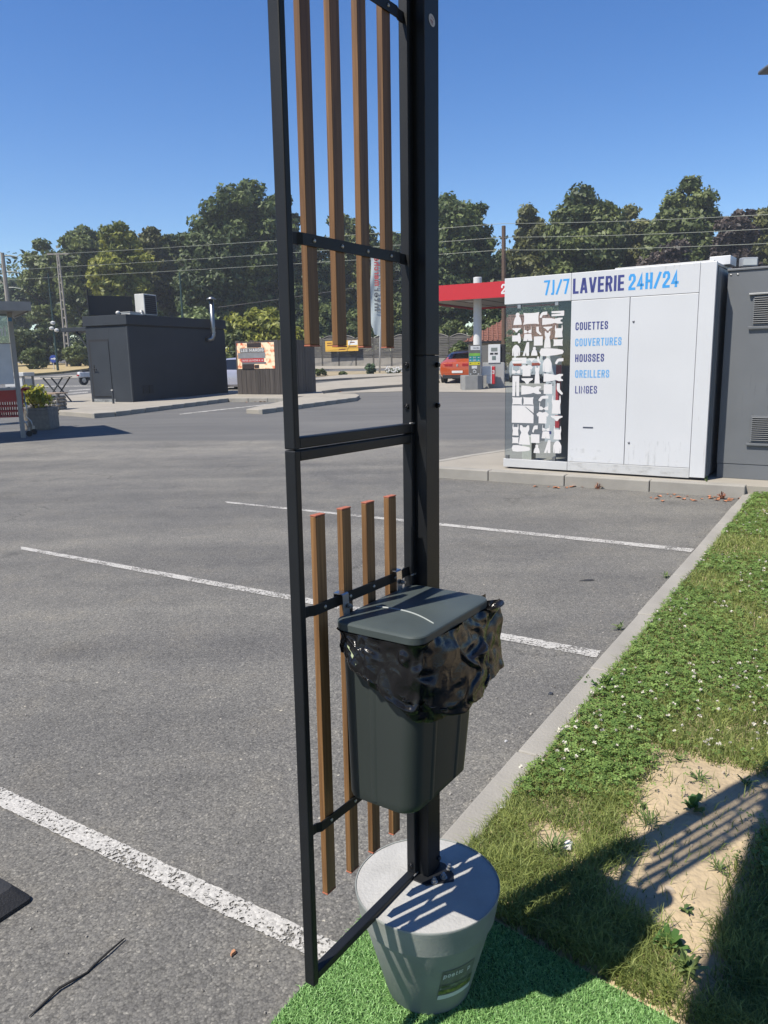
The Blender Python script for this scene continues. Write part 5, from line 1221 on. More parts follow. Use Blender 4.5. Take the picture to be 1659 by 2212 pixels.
def bq(name, u0, u1, w0, w1, off, m, par=None):
    x0 = bw0 + (bw1-bw0)*u0; x1 = bw0 + (bw1-bw0)*u1; z0 = bz0 + (bz1-bz0)*w0; z1 = bz0 + (bz1-bz0)*w1
    return MB().box(x0, x1, -.024 - off - .004, -.024 - off, z0, z1).build(name, m, par or bnr)
M_pz = pizza_mat(); bq('sheet', 0, 1, 0, 1, 0, M_pz)
M_bgrey = mat('banner_grey', (.17,.175,.185), .6, vary=.05); M_bred = mat('banner_red', (.50,.03,.04), .5); M_bdark = mat('banner_dark', (.03,.02,.02), .6, vary=.4, vscale=14)
bq('notice_panel', .08, .74, .63, .80, .006, M_bgrey); bq('notice_panel', .02, .76, .41, .62, .006, mat('banner_grey2', (.24,.25,.265), .6)); bq('red_strip', .10, .72, .26, .40, .006, M_bred); bq('notice_panel', .12, .77, .19, .255, .006, M_bgrey)
bq('dark_print', .12, .45, .0, .185, .006, M_bdark); bq('dark_print', .28, .66, .82, .995, .006, M_bdark); bq('dark_print', .46, .58, .02, .15, .006, M_bdark)
def btext(txt, u0, u1, w0, w1, m):
    h = (bz1-bz0)*(w1-w0); w = text_width(txt, h, .6, .16, .16); x0 = bw0 + (bw1-bw0)*u0; k = (bw1-bw0)*(u1-u0)/w
    MB().mapped(text2d(txt, h, .6, .16, .16), lambda x, y, z: (x0 + x*k, -.0365 - z, bz0 + (bz1-bz0)*w0 + y)).build('lettering', m, bnr)
btext('LES MARDIS', .11, .72, .66, .775, M_white); btext('TOUTES LES PIZZAS A 11€', .12, .70, .29, .36, M_white)

# ---- trolley shelter, trolley, planter, gabion, table (left edge)
M_alu = mat('shelter_grey', (.32,.30,.27), .5, vary=.08); M_shw = mat('shelter_white', (.66,.66,.64), .6, vary=.06, vscale=5)
Rn = gpt(64, 655, 2.85); sh = empty('trolley_shelter', (Rn.x, Rn.y, tz(Rn.y)), rotz_for(-32), 'grey trolley shelter with glass and white panels at the left edge', 'shelter')
z0s = -tz(Rn.y)
MB().box(0, 2.67, 0, 4.2, 2.72 + z0s, 2.85 + z0s).build('roof', mat('shelter_roof', (.36,.36,.34), .6), sh, bevel=.01); MB().box(-.02, 2.69, -.02, .0, 2.70 + z0s, 2.88 + z0s).build('roof_edge', M_alu, sh); MB().box(-.02, 0, .0, 4.2, 2.70 + z0s, 2.88 + z0s).build('roof_edge', M_alu, sh)
for y in (.24, 3.6): MB().box(.87, .97, y, y + .09, 0, 2.72 + z0s).build('post', M_alu, sh, bevel=.006)
MB().box(.90, .912, .345, 3.59, 2.05, 2.66).build('glass_pane', glass_mat('shelter_glass', (.62,.68,.68), .05, .08), sh)
MB().box(.885, .925, .345, 3.59, 1.18, 2.03).build('white_panel', M_shw, sh, bevel=.008); MB().box(.88, .93, .335, 3.60, 2.032, 2.048).build('panel_rail', M_alu, sh); MB().box(.88, .93, .335, 3.60, 1.05, 1.10).build('panel_rail', M_alu, sh)
mbt = text2d('Inter', .20, .5, .14, .17); MB().mapped(mbt, lambda x, y, z: (.898 - z, .40 + x*1.0, 2.20 + y)).build('lettering', M_white, sh)
MB().box(.865, .869, .26, .33, 2.50, 2.58).build('blue_sticker', mat('blue_sticker', (.02,.18,.42), .5), sh)
# red shopping trolley
M_tr = mat('trolley_red', (.42,.02,.025), .4, vary=.06); M_steel = mat('trolley_steel', (.42,.42,.42), .3, metal=.9, vary=.1); M_tyre = mat('tyre', (.02,.02,.02), .8)
tp0 = tpt(14, 943); tr = empty('shopping_trolley', (tp0.x, tp0.y, tz(tp0.y)), rotz_for(78), 'red plastic shopping trolley under the shelter', 'trolley')
def basket():
    mb = MB(); zs = (.45, 1.02)
    def bx_at(t): return (-.40 + .06*(1-t), .40 - .05*(1-t), -.25 + .03*(1-t), .25 - .03*(1-t), .45 + .57*t)
    for face in range(4):
        def pt(u, t):
            x0, x1, y0, y1, z = bx_at(t)
            return ((x0+(x1-x0)*u, y0, z), (x1, y0+(y1-y0)*u, z), (x1+(x0-x1)*u, y1, z), (x0, y1+(y0-y1)*u, z))[face]
        nb = 15 if face in (0, 2) else 10
        for i in range(nb+1): mb.bar(pt(i/nb, 0), pt(i/nb, .62), .016, .012)
        for t in (0, .2, .4, .6): mb.bar(pt(0, t), pt(1, t), .014, .03)
        a, b, c, d = pt(0, .62), pt(1, .62), pt(1, .98), pt(0, .98); n0 = len(mb.v); mb.v += [a, b, c, d]; mb.f.append((n0, n0+1, n0+2, n0+3))
        mb.bar(pt(0, 1), pt(1, 1), .035, .05)
    x0, x1, y0, y1, z = bx_at(0); n0 = len(mb.v); mb.v += [(x0,y0,z),(x1,y0,z),(x1,y1,z),(x0,y1,z)]; mb.f.append((n0, n0+1, n0+2, n0+3))
    return mb
basket().build('basket', M_tr, tr)
MB().tube([(.42,-.27,1.0),(.52,-.27,1.06),(.52,.27,1.06),(.42,.27,1.0)], .024, 8).build('handle', M_tr, tr, smooth=True); MB().box(-.38, .30, -.2, .2, 1.045, 1.075).build('child_seat_flap', M_shw, tr, bevel=.01)
for s in (-1, 1): MB().tube([(.40,.24*s,.95),(.44,.25*s,.50),(.40,.25*s,.42),(.50,.24*s,.30),(.54,.24*s,.12)], .014, 8).build('frame_tube', M_steel, tr, smooth=True); MB().tube([(.45,.2*s,.30),(-.40,.15*s,.26),(-.42,.15*s,.12)], .013, 8).build('frame_tube', M_steel, tr, smooth=True)
MB().tube([(.45,-.2,.30),(.45,.2,.30)], .012, 8).build('frame_tube', M_steel, tr)
for x, y in ((.54,.24),(.54,-.24),(-.42,.15),(-.42,-.15)):
    w = MB().tube([(x, y-.02, .065), (x, y+.02, .065)], .065, 16).build('wheel', M_tyre, tr); MB().bar((x - .01, y, .07), (x, y, .2), .03, .05).build('castor_fork', M_steel, w)
# concrete planter with yellow-green shrub
PA = tpt(54, 930); pl_az = 86.0; PLn = .60
ph = at(60, 882, PA.y).z - PA.z
cp_ = empty('concrete_planter', PA, rotz_for(pl_az), 'square concrete planter beside the trolley shelter', 'planter')
M_plc = mat('planter_concrete', (.26,.235,.20), .92, vary=.18, vscale=12, bump=.4, bscale=60)
MB().prism([(0,0),(PLn,0),(PLn,PLn*1.15),(0,PLn*1.15)], 0, ph - .06).build('planter_body', M_plc, cp_, bevel=.02)
mbp = MB(); t_ = .07
for a in ((0,PLn,0,t_),(0,PLn,PLn*1.15-t_,PLn*1.15),(0,t_,t_,PLn*1.15-t_),(PLn-t_,PLn,t_,PLn*1.15-t_)): mbp.box(a[0],a[1],a[2],a[3], ph - .0595, ph)
mbp.build('planter_rim', M_plc, cp_); MB().box(t_+.001, PLn-t_-.001, t_+.001, PLn*1.15-t_-.001, ph-.0590, ph-.03).build('planter_soil', M_soil, cp_)

# foliage generator ---------------------------------------------------------
def foliage(seed, clumps, nleaf, size, up=.35, flat=1.0, shell=.72):
    """clumps: list of (centre, radius xyz); leaf faces spread near each clump's surface"""
    g = np.random.default_rng(seed); V = []; var = []
    tot = sum(c[1][0]*c[1][2] for c in clumps)
    for c, rad in clumps:
        k = max(4, int(nleaf * rad[0]*rad[2] / tot)); d = g.normal(size=(k, 3)); d /= np.linalg.norm(d, axis=1)[:, None]
        rr = shell + (1.08 - shell)*g.random(k)**.7
        lump = 1 + .16*np.sin(d[:, 0]*5 + c[0]*3)*np.sin(d[:, 1]*5 + c[1]) + .12*np.sin(d[:, 2]*7 + c[2]*2)
        p = np.array(c) + d*np.array(rad)*(rr*lump)[:, None]
        nrm = d*.8 + g.normal(size=(k, 3))*.55 + np.array([0, 0, up]); nrm /= np.linalg.norm(nrm, axis=1)[:, None]
        a = np.cross(nrm, g.normal(size=(k, 3))); a /= np.linalg.norm(a, axis=1)[:, None] + 1e-9; b = np.cross(nrm, a)
        s = size*(.55 + .8*g.random(k))[:, None]
        tipb = -nrm*s*.18
        quad = np.stack([p - a*s, p - b*s*.55*flat + tipb*0, p + a*s + tipb, p + b*s*.55*flat], 1)
        V.append(quad.reshape(-1, 3)); cv = g.normal(0, .17)
        var.append(np.clip(.45 + cv + g.normal(0, .17, k), 0, 1))
    V = np.concatenate(V); n = len(V)//4
    return V, np.arange(n*4).reshape(-1, 4), np.concatenate(var)
def foliage_obj(name, seed, clumps, nleaf, size, m, parent=None, **kw):
    V, Q, var = foliage(seed, clumps, nleaf, size, **kw)
    return link_mesh(name, np_mesh(name, V, Q, None, var), m, parent)
def blob(seed, n, rx, ry, z0, z1, cr, low=.35):
    r = random.Random(seed); out = []; zc = (z0+z1)/2; rz = (z1-z0)/2
    while len(out) < n:
        d = Vector((r.gauss(0, 1), r.gauss(0, 1), r.gauss(.1, 1))).normalized()*(r.uniform(.25, 1)**.6)
        c = (d.x*rx*.86, d.y*ry*.86, zc + d.z*rz*.86); q = cr*r.uniform(.65, 1.25)*(1 - .25*max(0, d.z))
        out.append((c, (q, q, q*r.uniform(.65, .95))))
    return out
L_yellow = leaf_mat('leaf_yellow', (0.208,0.242,0.031), (0.750,0.699,0.083), .3); L_green = leaf_mat('leaf_green', (0.043,0.073,0.026), (0.192,0.242,0.067), .26)
L_mid = leaf_mat('leaf_mid', (0.056,0.086,0.029), (0.242,0.283,0.083), .28); L_lime = leaf_mat('leaf_lime', (0.107,0.140,0.026), (0.499,0.499,0.083), .32); L_dark = leaf_mat('leaf_dark', (0.031,0.052,0.021), (0.125,0.166,0.050), .22)
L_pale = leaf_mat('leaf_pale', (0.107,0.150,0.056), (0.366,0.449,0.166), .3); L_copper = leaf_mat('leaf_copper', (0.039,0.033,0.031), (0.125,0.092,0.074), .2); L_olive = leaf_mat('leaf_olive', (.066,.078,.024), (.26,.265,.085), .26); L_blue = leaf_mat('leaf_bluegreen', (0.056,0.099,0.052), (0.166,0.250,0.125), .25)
def shrub(name, loc, rx, ry, h, m, nleaf, size, label, seed, cat='shrub', group=None, ncl=26, stem=True, z0=.05):
    t = empty(name, loc, 0, label, cat, group); foliage_obj('foliage', seed, blob(seed, ncl, rx, ry, z0*h, h, min(rx, h)*.34), nleaf, size, m, t)
    if stem:
        mb = MB(); r = random.Random(seed)
        for i in range(5): mb.tube([(r.uniform(-.1, .1)*rx, r.uniform(-.1, .1)*ry, -.05), (r.uniform(-.3, .3)*rx, r.uniform(-.3, .3)*ry, h*.4), (r.uniform(-.6, .6)*rx, r.uniform(-.6, .6)*ry, h*.75)], [.03*h, .02*h, .008*h], 5)
        mb.build('stems', mat('bark', (.07,.055,.04), .9, vary=.25, vscale=8, bump=.5, bscale=12), t)
    return t
pc = PA + azv(pl_az, PLn*.35) + azv(pl_az - 90, PLn*.6)
shrub('planter_shrub', (pc.x - .05, pc.y, PA.z + ph - .05), .42, .38, .62, L_yellow, 900, .055, 'yellow-green shrub growing in the concrete planter', 41, 'shrub')
# gabion bench and folding table
ga = tpt(106, 894); gb = empty('gabion_bench', (ga.x, ga.y, tz(ga.y)), rotz_for(100), 'gabion bench of pale stones with a wooden seat', 'bench')
r_ = random.Random(3); stm = []
for k in range(4):
    bm = bmesh.new(); bmesh.ops.create_icosphere(bm, subdivisions=1, radius=.075)
    for v in bm.verts: v.co *= r_.uniform(.75, 1.15)
    me = bpy.data.meshes.new('stone'); bm.to_mesh(me); bm.free(); me.materials.append(mat('gabion_stone', (.42,.36,.29), .9, vary=.3, vscale=5, bump=.3)); stm.append(me)
for i in range(8):
    for j in range(5):
        for (x, y) in (((i-3.5)*.125, -.24),) + ((((.46), (i-3.5)*.065),) if i % 2 == 0 else ()):
            o = bpy.data.objects.new('stone', stm[r_.randrange(4)]); COL.objects.link(o); o.parent = gb; o.location = (x + r_.uniform(-.02, .02), y + r_.uniform(-.02, .02), .07 + j*.108); o.rotation_euler = (r_.random()*6, r_.random()*6, r_.random()*6); o.scale = (1, .85, .8)
MB().box(-.46, .42, -.2, .28, .01, .54).build('stone_core', MATS['gabion_stone'], gb, bevel=.05)
mb = MB()
for i in range(11): mb.bar((-.5+.1*i, -.31, 0), (-.5+.1*i, -.31, .59), .006, .006)
for j in range(7): mb.bar((-.5, -.31, .098*j), (.5, -.31, .098*j), .006, .006)
mb.build('wire_basket', M_steel, gb); MB().box(-.52, .52, -.36, .30, .60, .645).build('seat_board', mat('bench_wood', (.34,.25,.17), .7, vary=.2, noise_stretch=(2,30,30)), gb, bevel=.006)
ta = tpt(128, 877); tb = empty('folding_table', (ta.x, ta.y, tz(ta.y)), rotz_for(95), 'dark folding table with crossed legs beside the gabion bench', 'table')
M_tb = mat('table_dark', (.05,.055,.055), .6)
MB().box(-.42, .42, -.35, .35, 1.00, 1.03).build('tabletop', mat('table_top', (.20,.20,.19), .6), tb, bevel=.006)
for y in (-.28, .28):
    MB().bar((-.34, y, 1.0), (.44, y, 0), .05, .035).build('leg', M_tb, tb); MB().bar((.34, y + .04, 1.0), (-.44, y + .04, 0), .05, .035).build('leg', M_tb, tb)
wa = at(48, 836, 26); wc = empty('white_counter', (wa.x, wa.y, tz(wa.y)), rotz_for(100), 'white counter on thin legs behind the shelter post', 'counter')
MB().box(-.42, .30, -.3, .3, 1.12, 1.24).build('counter_top', M_shw, wc, bevel=.01); MB().box(-.42, .22, -.28, .28, .78, 1.04).build('sign_box', M_shw, wc, bevel=.01)
for x, y in ((-.38,-.25),(.2,-.25),(-.38,.25),(.2,.25)): MB().box(x, x+.06, y, y+.06, 0, 1.12).build('leg', M_alu, wc)

# ---- vehicles
def car(name, loc, az_, col, label, style, tail=True):
    t = empty(name, loc, rotz_for(az_), label, 'car')
    m = mat('paint_' + name, col, .28, vary=.02, spec=.5, coat=.8, metal=.15, rough_vary=.02); gm = mat('car_glass', (.012,.014,.018), .06, vary=.05, spec=.7, rough_vary=.01); dk = mat('car_trim', (.018,.018,.02), .55)
    W = .91
    # stations: x, half width low, half width shoulder, z bottom, z belt, half width roof, z top
    if style == 'coupe': S = [(-2.28,.70,.74,.42,.80,.62,.88),(-2.24,.80,.84,.34,.92,.66,1.00),(-2.05,.86,.90,.28,.98,.68,1.06),(-1.75,.89,.915,.26,1.00,.66,1.15),(-1.15,.90,.92,.26,1.01,.62,1.40),(-.55,.90,.92,.26,1.01,.61,1.54),(.10,.90,.92,.26,1.00,.61,1.575),(.60,.90,.92,.26,.99,.62,1.50),(1.15,.90,.915,.26,.98,.68,1.13),(1.28,.90,.91,.26,.97,.76,1.02),(1.85,.87,.89,.27,.92,.74,.95),(2.20,.78,.82,.32,.80,.66,.84),(2.30,.66,.70,.42,.66,.55,.70)]
    else: S = [(-2.05,.68,.72,.42,.78,.60,.86),(-2.02,.80,.83,.33,.92,.66,1.02),(-1.92,.86,.88,.28,.97,.66,1.12),(-1.55,.88,.89,.26,.99,.63,1.42),(-.9,.89,.90,.25,.99,.60,1.50),(-.2,.89,.90,.25,.98,.60,1.515),(.35,.89,.90,.25,.96,.61,1.44),(.95,.89,.90,.25,.95,.66,1.12),(1.10,.89,.895,.25,.94,.74,1.00),(1.65,.86,.875,.27,.88,.72,.92),(1.98,.78,.80,.32,.76,.64,.80),(2.06,.64,.68,.42,.62,.54,.66)]
    rg = []
    for x, wl_, ws, zb, zk, wr, zt in S:
        half = [(wl_*.92, zb), (wl_, zb+.10), (ws, zb + (zk-zb)*.45), (ws*.985, zb + (zk-zb)*.8), (ws*.94, zk), (wr + (ws*.94-wr)*.15, zk + (zt-zk)*.84), (wr*.86, zt - .012), (wr*.45, zt)]
        rg.append([(x, y, z) for y, z in half] + [(x, -y, z) for y, z in half[::-1]])
    n = 16; bodyf = MB(); glf = MB(); V = [v for q in rg for v in q]; bodyf.v = list(V); glf.v = [(x, y*1.003, z + .003) for x, y, z in V]
    for k in range(len(rg)-1):
        cab0 = S[k][6] - S[k][4]; cab1 = S[k+1][6] - S[k+1][4]
        for i in range(n):
            j = (i+1) % n; f = (k*n+i, k*n+j, (k+1)*n+j, (k+1)*n+i); bodyf.f.append(f)
            side = i in (4, 10); top = i in (5, 6, 7, 8, 9)
            if side and cab0 > .14 and cab1 > .14: glf.f.append(f)
            if top and i in (6, 7, 8) and abs(S[k+1][6]-S[k][6])/(S[k+1][0]-S[k][0]) > .28 and max(cab0, cab1) > .25 and min(cab0, cab1) > .04: glf.f.append(f)
    bodyf.f.append(tuple(range(n))); bodyf.f.append(tuple((len(rg)-1)*n + i for i in range(n))[::-1])
    b = bodyf.build('body', m, t, autosmooth=32)
    me = bpy.data.meshes.new('window'); me.from_pydata(glf.v, [], glf.f); me.validate(); bm = bmesh.new(); bm.from_mesh(me)
    bmesh.ops.delete(bm, geom=[v for v in bm.verts if not v.link_faces], context='VERTS'); bmesh.ops.recalc_face_normals(bm, faces=bm.faces); bm.to_mesh(me); bm.free(); link_mesh('windows', me, gm, b, True)
    xr, xf = S[0][0], S[-1][0]
    MB().box(xr - .03, xr + .25, -.72, .72, .22, .42).build('rear_bumper', dk, t, bevel=.03); MB().box(xr - .035, xr - .028, -.60, .60, .40, .46).build('bumper_trim', m, t)
    MB().box(xf - .3, xf + .02, -.66, .66, .22, .42).build('front_bumper', dk, t, bevel=.03)
    for s in (-1, 1):
        for xx in (-1.33 if style == 'coupe' else -1.25, 1.36 if style == 'coupe' else 1.25):
            MB().tube([(xx, s*.80, .345), (xx, s*.935, .345)], .385, 24).build('wheel_arch', dk, t)
            w = MB().tube([(xx, s*.72, .34), (xx, s*.945, .34)], .335, 26).build('wheel', M_tyre, t); MB().lathe([(0,.012),(.10,.012),(.20,.004),(.225,.016),(.23,0)], 20).build('rim', mat('alloy', (.40,.41,.42), .3, metal=.8), w); w.children[0].location = (xx, s*.946, .34); w.children[0].rotation_euler = (R(-90*s), 0, 0)
        tl = MB().prism([(xr + .035, s*.22), (xr - .012, s*.24), (xr - .005, s*.60), (xr + .06, s*.81), (xr + .30, s*.885), (xr + .30, s*.80)], .80, .93).build('tail_light', mat('tail_red', (.35,.012,.015), .25, vary=.1), t, bevel=.012)
        MB().prism([(xf - .20, s*.50), (xf - .02, s*.48), (xf - .10, s*.72), (xf - .34, s*.82)], .66, .78).build('headlight', mat('headlight', (.55,.57,.58), .12), t, bevel=.012)
        MB().box(.55, .75, min(s*.92, s*1.08), max(s*.92, s*1.08), .96, 1.09).build('mirror', m, t, bevel=.02)
        MB().box(-.35, -.15, min(s*.921, s*.937), max(s*.921, s*.937), .84, .87).build('door_handle', m, t, bevel=.006)
    MB().box(xr - .045, xr - .028, -.26, .26, .485, .595).build('number_plate', mat('plate_white', (.72,.72,.70), .5), t, bevel=.003)
    MB().box(xr - .02, xr + .03, -.045, .045, .79, .90).build('badge', mat('badge_chrome', (.5,.5,.52), .2, metal=.9), t, bevel=.01)
    return t
oc_ = tpt(985, 836) ; oc_ = at(992, 835, 37.5)
car('orange_car', (oc_.x + .55, oc_.y + 1.9, tz(oc_.y + 1.0) + .01), 17, (.52,.085,.015), 'orange coupe-like car stopped at the fuel pump', 'coupe')
wc_ = at(1138, 832, 36); car('white_car', (wc_.x + .8, wc_.y + 1.8, tz(wc_.y + 1.5) + .01), 24, (.62,.63,.62), 'white car at the pumps seen through the laundry glass', 'hatch')
sc_ = tpt(520, 851); car('silver_car', (sc_.x + .35, sc_.y + 1.6, tz(sc_.y + 1.5) + .01), 112, (.40,.41,.50), 'silver-blue car parked between the hut and the plank enclosure', 'hatch')
# scooter behind the hut
sp0 = tpt(204, 831); sco = empty('scooter', (sp0.x, sp0.y, tz(sp0.y)), rotz_for(40), 'white and black scooter parked behind the hut', 'scooter')
for x in (-.62, .62): w = MB().tube([(x, -.06, .26), (x, .06, .26)], .26, 20).build('wheel', M_tyre, sco); MB().tube([(x, -.065, .26), (x, .065, .26)], .13, 14).build('rim', M_steel, w)
MB().prism([(-.9,-.14),(-.2,-.2),(.3,-.16),(.3,.16),(-.2,.2),(-.9,.14)], .42, .72).build('tail_fairing', mat('scooter_white', (.68,.68,.68), .3), sco, bevel=.05); MB().box(-.75, .05, -.14, .14, .725, .82).build('seat', M_tyre, sco, bevel=.04)
MB().box(.42, .60, -.2, .2, .35, .98).build('front_shield', MATS['scooter_white'], sco, bevel=.05); MB().box(-.5, .5, -.14, .14, .24, .41).build('floorboard', dk_ := mat('car_trim', (.018,.018,.02), .55), sco, bevel=.03); MB().tube([(.46,-.34,1.05),(.52,0,1.02),(.46,.34,1.05)], .02, 8).build('handlebar', dk_, sco); MB().box(-.95, -.86, -.1, .1, .5, .58).build('rear_light', MATS['tail_red'], sco)

# ---- fuel station
M_red = mat('canopy_red', (.56,.018,.025), .4, vary=.03); M_wht = mat('column_white', (.70,.70,.69), .4, vary=.04); M_tot = mat('totem_grey', (.15,.145,.135), .5, vary=.05); M_pbase = mat('pump_base', (.27,.27,.26), .85, vary=.1, vscale=4)
zt = at(1020, 612, 36).z; Lp = gpt(948, 617, zt); Rp = gpt(1090, 607, zt); fd = Rp - Lp; faz = math.degrees(math.atan2(fd.x, fd.y)); zbm = at(1020, 646, 36).z
cn = empty('station_canopy', (Lp.x, Lp.y, tz(36)), rotz_for(faz), 'red fuel station canopy on a white column', 'canopy')
zb0 = -tz(36); CL = fd.length
MB().box(-1.3, CL + 3.5, 0, .06, zbm + zb0, zt + zb0).build('fascia', M_red, cn); MB().box(-1.3, -1.24, .061, 7.5, zbm + zb0, zt + zb0).build('fascia', M_red, cn); MB().box(-1.24, CL + 3.5, 7.5, 7.56, zbm + zb0, zt + zb0).build('fascia', M_red, cn)
MB().box(-1.23, CL + 3.45, .062, 7.49, zbm + .10 + zb0, zbm + .22 + zb0).build('soffit', mat('soffit', (.30,.28,.25), .6), cn)
for i in range(6): MB().box(-1.2 + i*1.3, -1.17 + i*1.3, .07, 7.48, zbm + .085 + zb0, zbm + .099 + zb0).build('soffit_joint', M_gapk, cn)
for i, y in ((1, 2.2), (3, 2.2), (4, 4.8)): MB().box(-.9 + i*1.3, -.4 + i*1.3, y, y + .5, zbm + .06 + zb0, zbm + .098 + zb0).build('soffit_lamp', M_wht, cn, bevel=.01)
colx = at(1031.5, 612, 37); cw = 17.5/FPX*37/2; v = colx - Vector((Lp.x, Lp.y, 0)); e_ = azv(faz); f_ = azv(faz - 90); cxl = v.dot(e_); cyl_ = v.dot(f_)
ctop = at(1031, 600, 37).z
MB().lathe([(cw,0),(cw,ctop + zb0),(cw*.9,ctop + zb0 + .02),(0,ctop + zb0 + .02)], 24, (cxl, cyl_, 0)).build('column', M_wht, cn, autosmooth=40)
tw = text2d('24/24', (zt-zbm)*.62, .55, .12, .17); sx0 = CL*(1083 - 948)/(1090 - 948)
MB().mapped(tw, lambda x, y, z: (sx0 + x, -.004 - z, zbm + zb0 + (zt-zbm)*.2 + y)).build('lettering', M_white, cn)
# price and direction totem on its octagonal base
tq = tpt(1010, 843); tY = tq.y + .3; k = tY/FPX
tt = empty('pump_totem', (at(1024, 840, tY).x, tY, tz(tY)), 0, 'grey fuel totem with green, teal and yellow arrows on an octagonal base', 'totem')
bz = at(1020, 811, tY).z - tz(tY); tzp = at(1024, 745, tY).z - tz(tY)
MB().prism([(-.52,-.12),(-.40,-.28),(.12,-.28),(.30,-.12),(.42,.25),(.42,.8),(-.40,.8),(-.52,.5)], -.05, bz).build('base', M_pbase, tt, bevel=.015)
x0t, x1t = at(1013, 780, tY).x - tt.location.x, at(1037.5, 780, tY).x - tt.location.x
MB().box(x0t, x1t, .0, .14, bz, tzp).build('panel', M_tot, tt, bevel=.008)
def tot(name, px0, px1, py0, py1, m, off=.003):
    MB().box(at(px0, 780, tY).x - tt.location.x, at(px1, 780, tY).x - tt.location.x, -off, -off + .002, at(1024, py1, tY).z - tz(tY), at(1024, py0, tY).z - tz(tY)).build(name, m, tt)
tot('band', 1013.4, 1037, 763, 769, mat('tot_green', (.20,.46,.06), .5)); tot('band', 1013.4, 1037, 769.3, 775.2, mat('tot_teal', (.01,.26,.24), .5)); tot('band', 1013.4, 1037, 775.5, 781.3, mat('tot_teal2', (.02,.30,.36), .5)); tot('band', 1013.4, 1037, 781.6, 788.5, mat('tot_yellow', (.72,.62,.03), .5)); tot('notice', 1016.5, 1037, 747.5, 756, M_white); tot('notice', 1019, 1030.5, 790, 796.5, M_pw)
def arrow(px, py, s, dirn, m):
    c = at(px, py, tY); x, z = c.x - tt.location.x, c.z - tz(tY); a = s*k
    P = [(-1,0),(0,.7),(0,.28),(1,.28),(1,-.28),(0,-.28),(0,-.7)]
    MB().add([(x + dirn*p[0]*a, -.0075, z + p[1]*a) for p in P], [tuple(range(7))]).build('arrow', m, tt)
for py in (772.2, 778.4): arrow(1016, py, 1.9, 1, M_white); arrow(1034, py, 1.9, -1, M_white)
arrow(1016, 785, 1.8, 1, M_gapk); arrow(1034, 785, 1.8, -1, M_gapk); arrow(1016.5, 810.5 - 2.5, 2.0, 1, M_white); arrow(1033.5, 810.5 - 2.5, 2.0, -1, M_white)
def tot_text(txt, px, py, hpx, m, off=-.0075):
    c = at(px, py, tY); h = hpx*k; w = text_width(txt, h, .6, .15, .16); MB().mapped(text2d(txt, h, .6, .15, .16), lambda x, y, z: (c.x - tt.location.x - w/2 + x, off - z, c.z - tz(tY) - h/2 + y)).build('lettering', m, tt)
tot_text('24/24', 1029, 751.5, 3.4, M_tot); tot_text('E10', 1025, 772.2, 3.2, M_white); tot_text('E85', 1025, 778.4, 3.2, M_white)
# wheelchair sign: head, seat and wheel ring
c = at(1025, 801, tY); wx, wz = c.x - tt.location.x, c.z - tz(tY)
mb = MB(); ring = [(wx + .058*math.cos(a*.5), -.006, wz - .03 + .058*math.sin(a*.5)) for a in range(-9, 3)]
mb.tube(ring, .009, 6); mb.tube([(wx - .015, -.006, wz + .09), (wx - .01, -.006, wz), (wx + .05, -.006, wz), (wx + .075, -.006, wz - .075)], .010, 6); mb.lathe([(0,.02),(.02,0),(0,-.02)], 8, (wx - .015, -.006, wz + .125)); mb.build('wheelchair_symbol', M_white, tt)
# dispenser and low cabinet
dY = tY + .9; dp = empty('fuel_dispenser', (at(1066, 835, dY).x, dY, tz(dY)), rotz_for(104), 'grey and white fuel dispenser with a screen behind the totem', 'fuel pump')
kz = lambda py: at(1066, py, dY).z - tz(dY); kx = lambda px: (at(px, 790, dY).x - dp.location.x)*1.03
MB().box(kx(1043), kx(1088), 0, .5, 0, kz(783)).build('cabinet', mat('pump_grey', (.38,.38,.37), .5, vary=.05), dp, bevel=.01); MB().box(kx(1055), kx(1080), -.03, .35, kz(784), kz(744)).build('head', M_wht, dp, bevel=.01); MB().box(kx(1081), kx(1089), .05, .4, kz(784), kz(744)).build('hose_holder', M_gapk, dp, bevel=.01); MB().box(kx(1041), kx(1054), .15, .4, kz(784), kz(746)).build('side_unit', M_tot, dp, bevel=.01)
MB().box(kx(1061), kx(1074), -.036, -.031, kz(759), kz(751)).build('display', mat('lcd', (.20,.22,.20), .3), dp); MB().box(kx(1063), kx(1071), -.036, -.031, kz(777.5), kz(769)).build('screen', mat('lcd2', (.16,.20,.19), .3), dp); MB().box(kx(1059), kx(1066), -.036, -.031, kz(766), kz(762)).build('keypad', M_gapk, dp); MB().box(kx(1068), kx(1075), -.036, -.031, kz(766), kz(762)).build('keypad', M_gapk, dp)
cY = tY + .35; cbn = empty('pump_cabinet', (at(1054, 830, cY).x, cY, tz(cY)), rotz_for(104), 'low white cabinet with a red side beside the totem', 'cabinet')
qz = lambda py: at(1054, py, cY).z - tz(cY); qx = lambda px: (at(px, 800, cY).x - cbn.location.x)*1.03
MB().box(qx(1041), qx(1062), 0, .4, qz(811), qz(791)).build('upper_body', M_wht, cbn, bevel=.008); MB().box(qx(1051), qx(1062), .0, .4, qz(829), qz(811.2)).build('lower_body', M_wht, cbn, bevel=.008); MB().box(qx(1062.2), qx(1068), .03, .4, qz(830), qz(792)).build('red_side', M_red, cbn, bevel=.02)
MB().mapped(text2d('3', .16, .55), lambda x, y, z: (qx(1063) + x, .028 - z, qz(808) + y)).build('lettering', M_white, cbn)

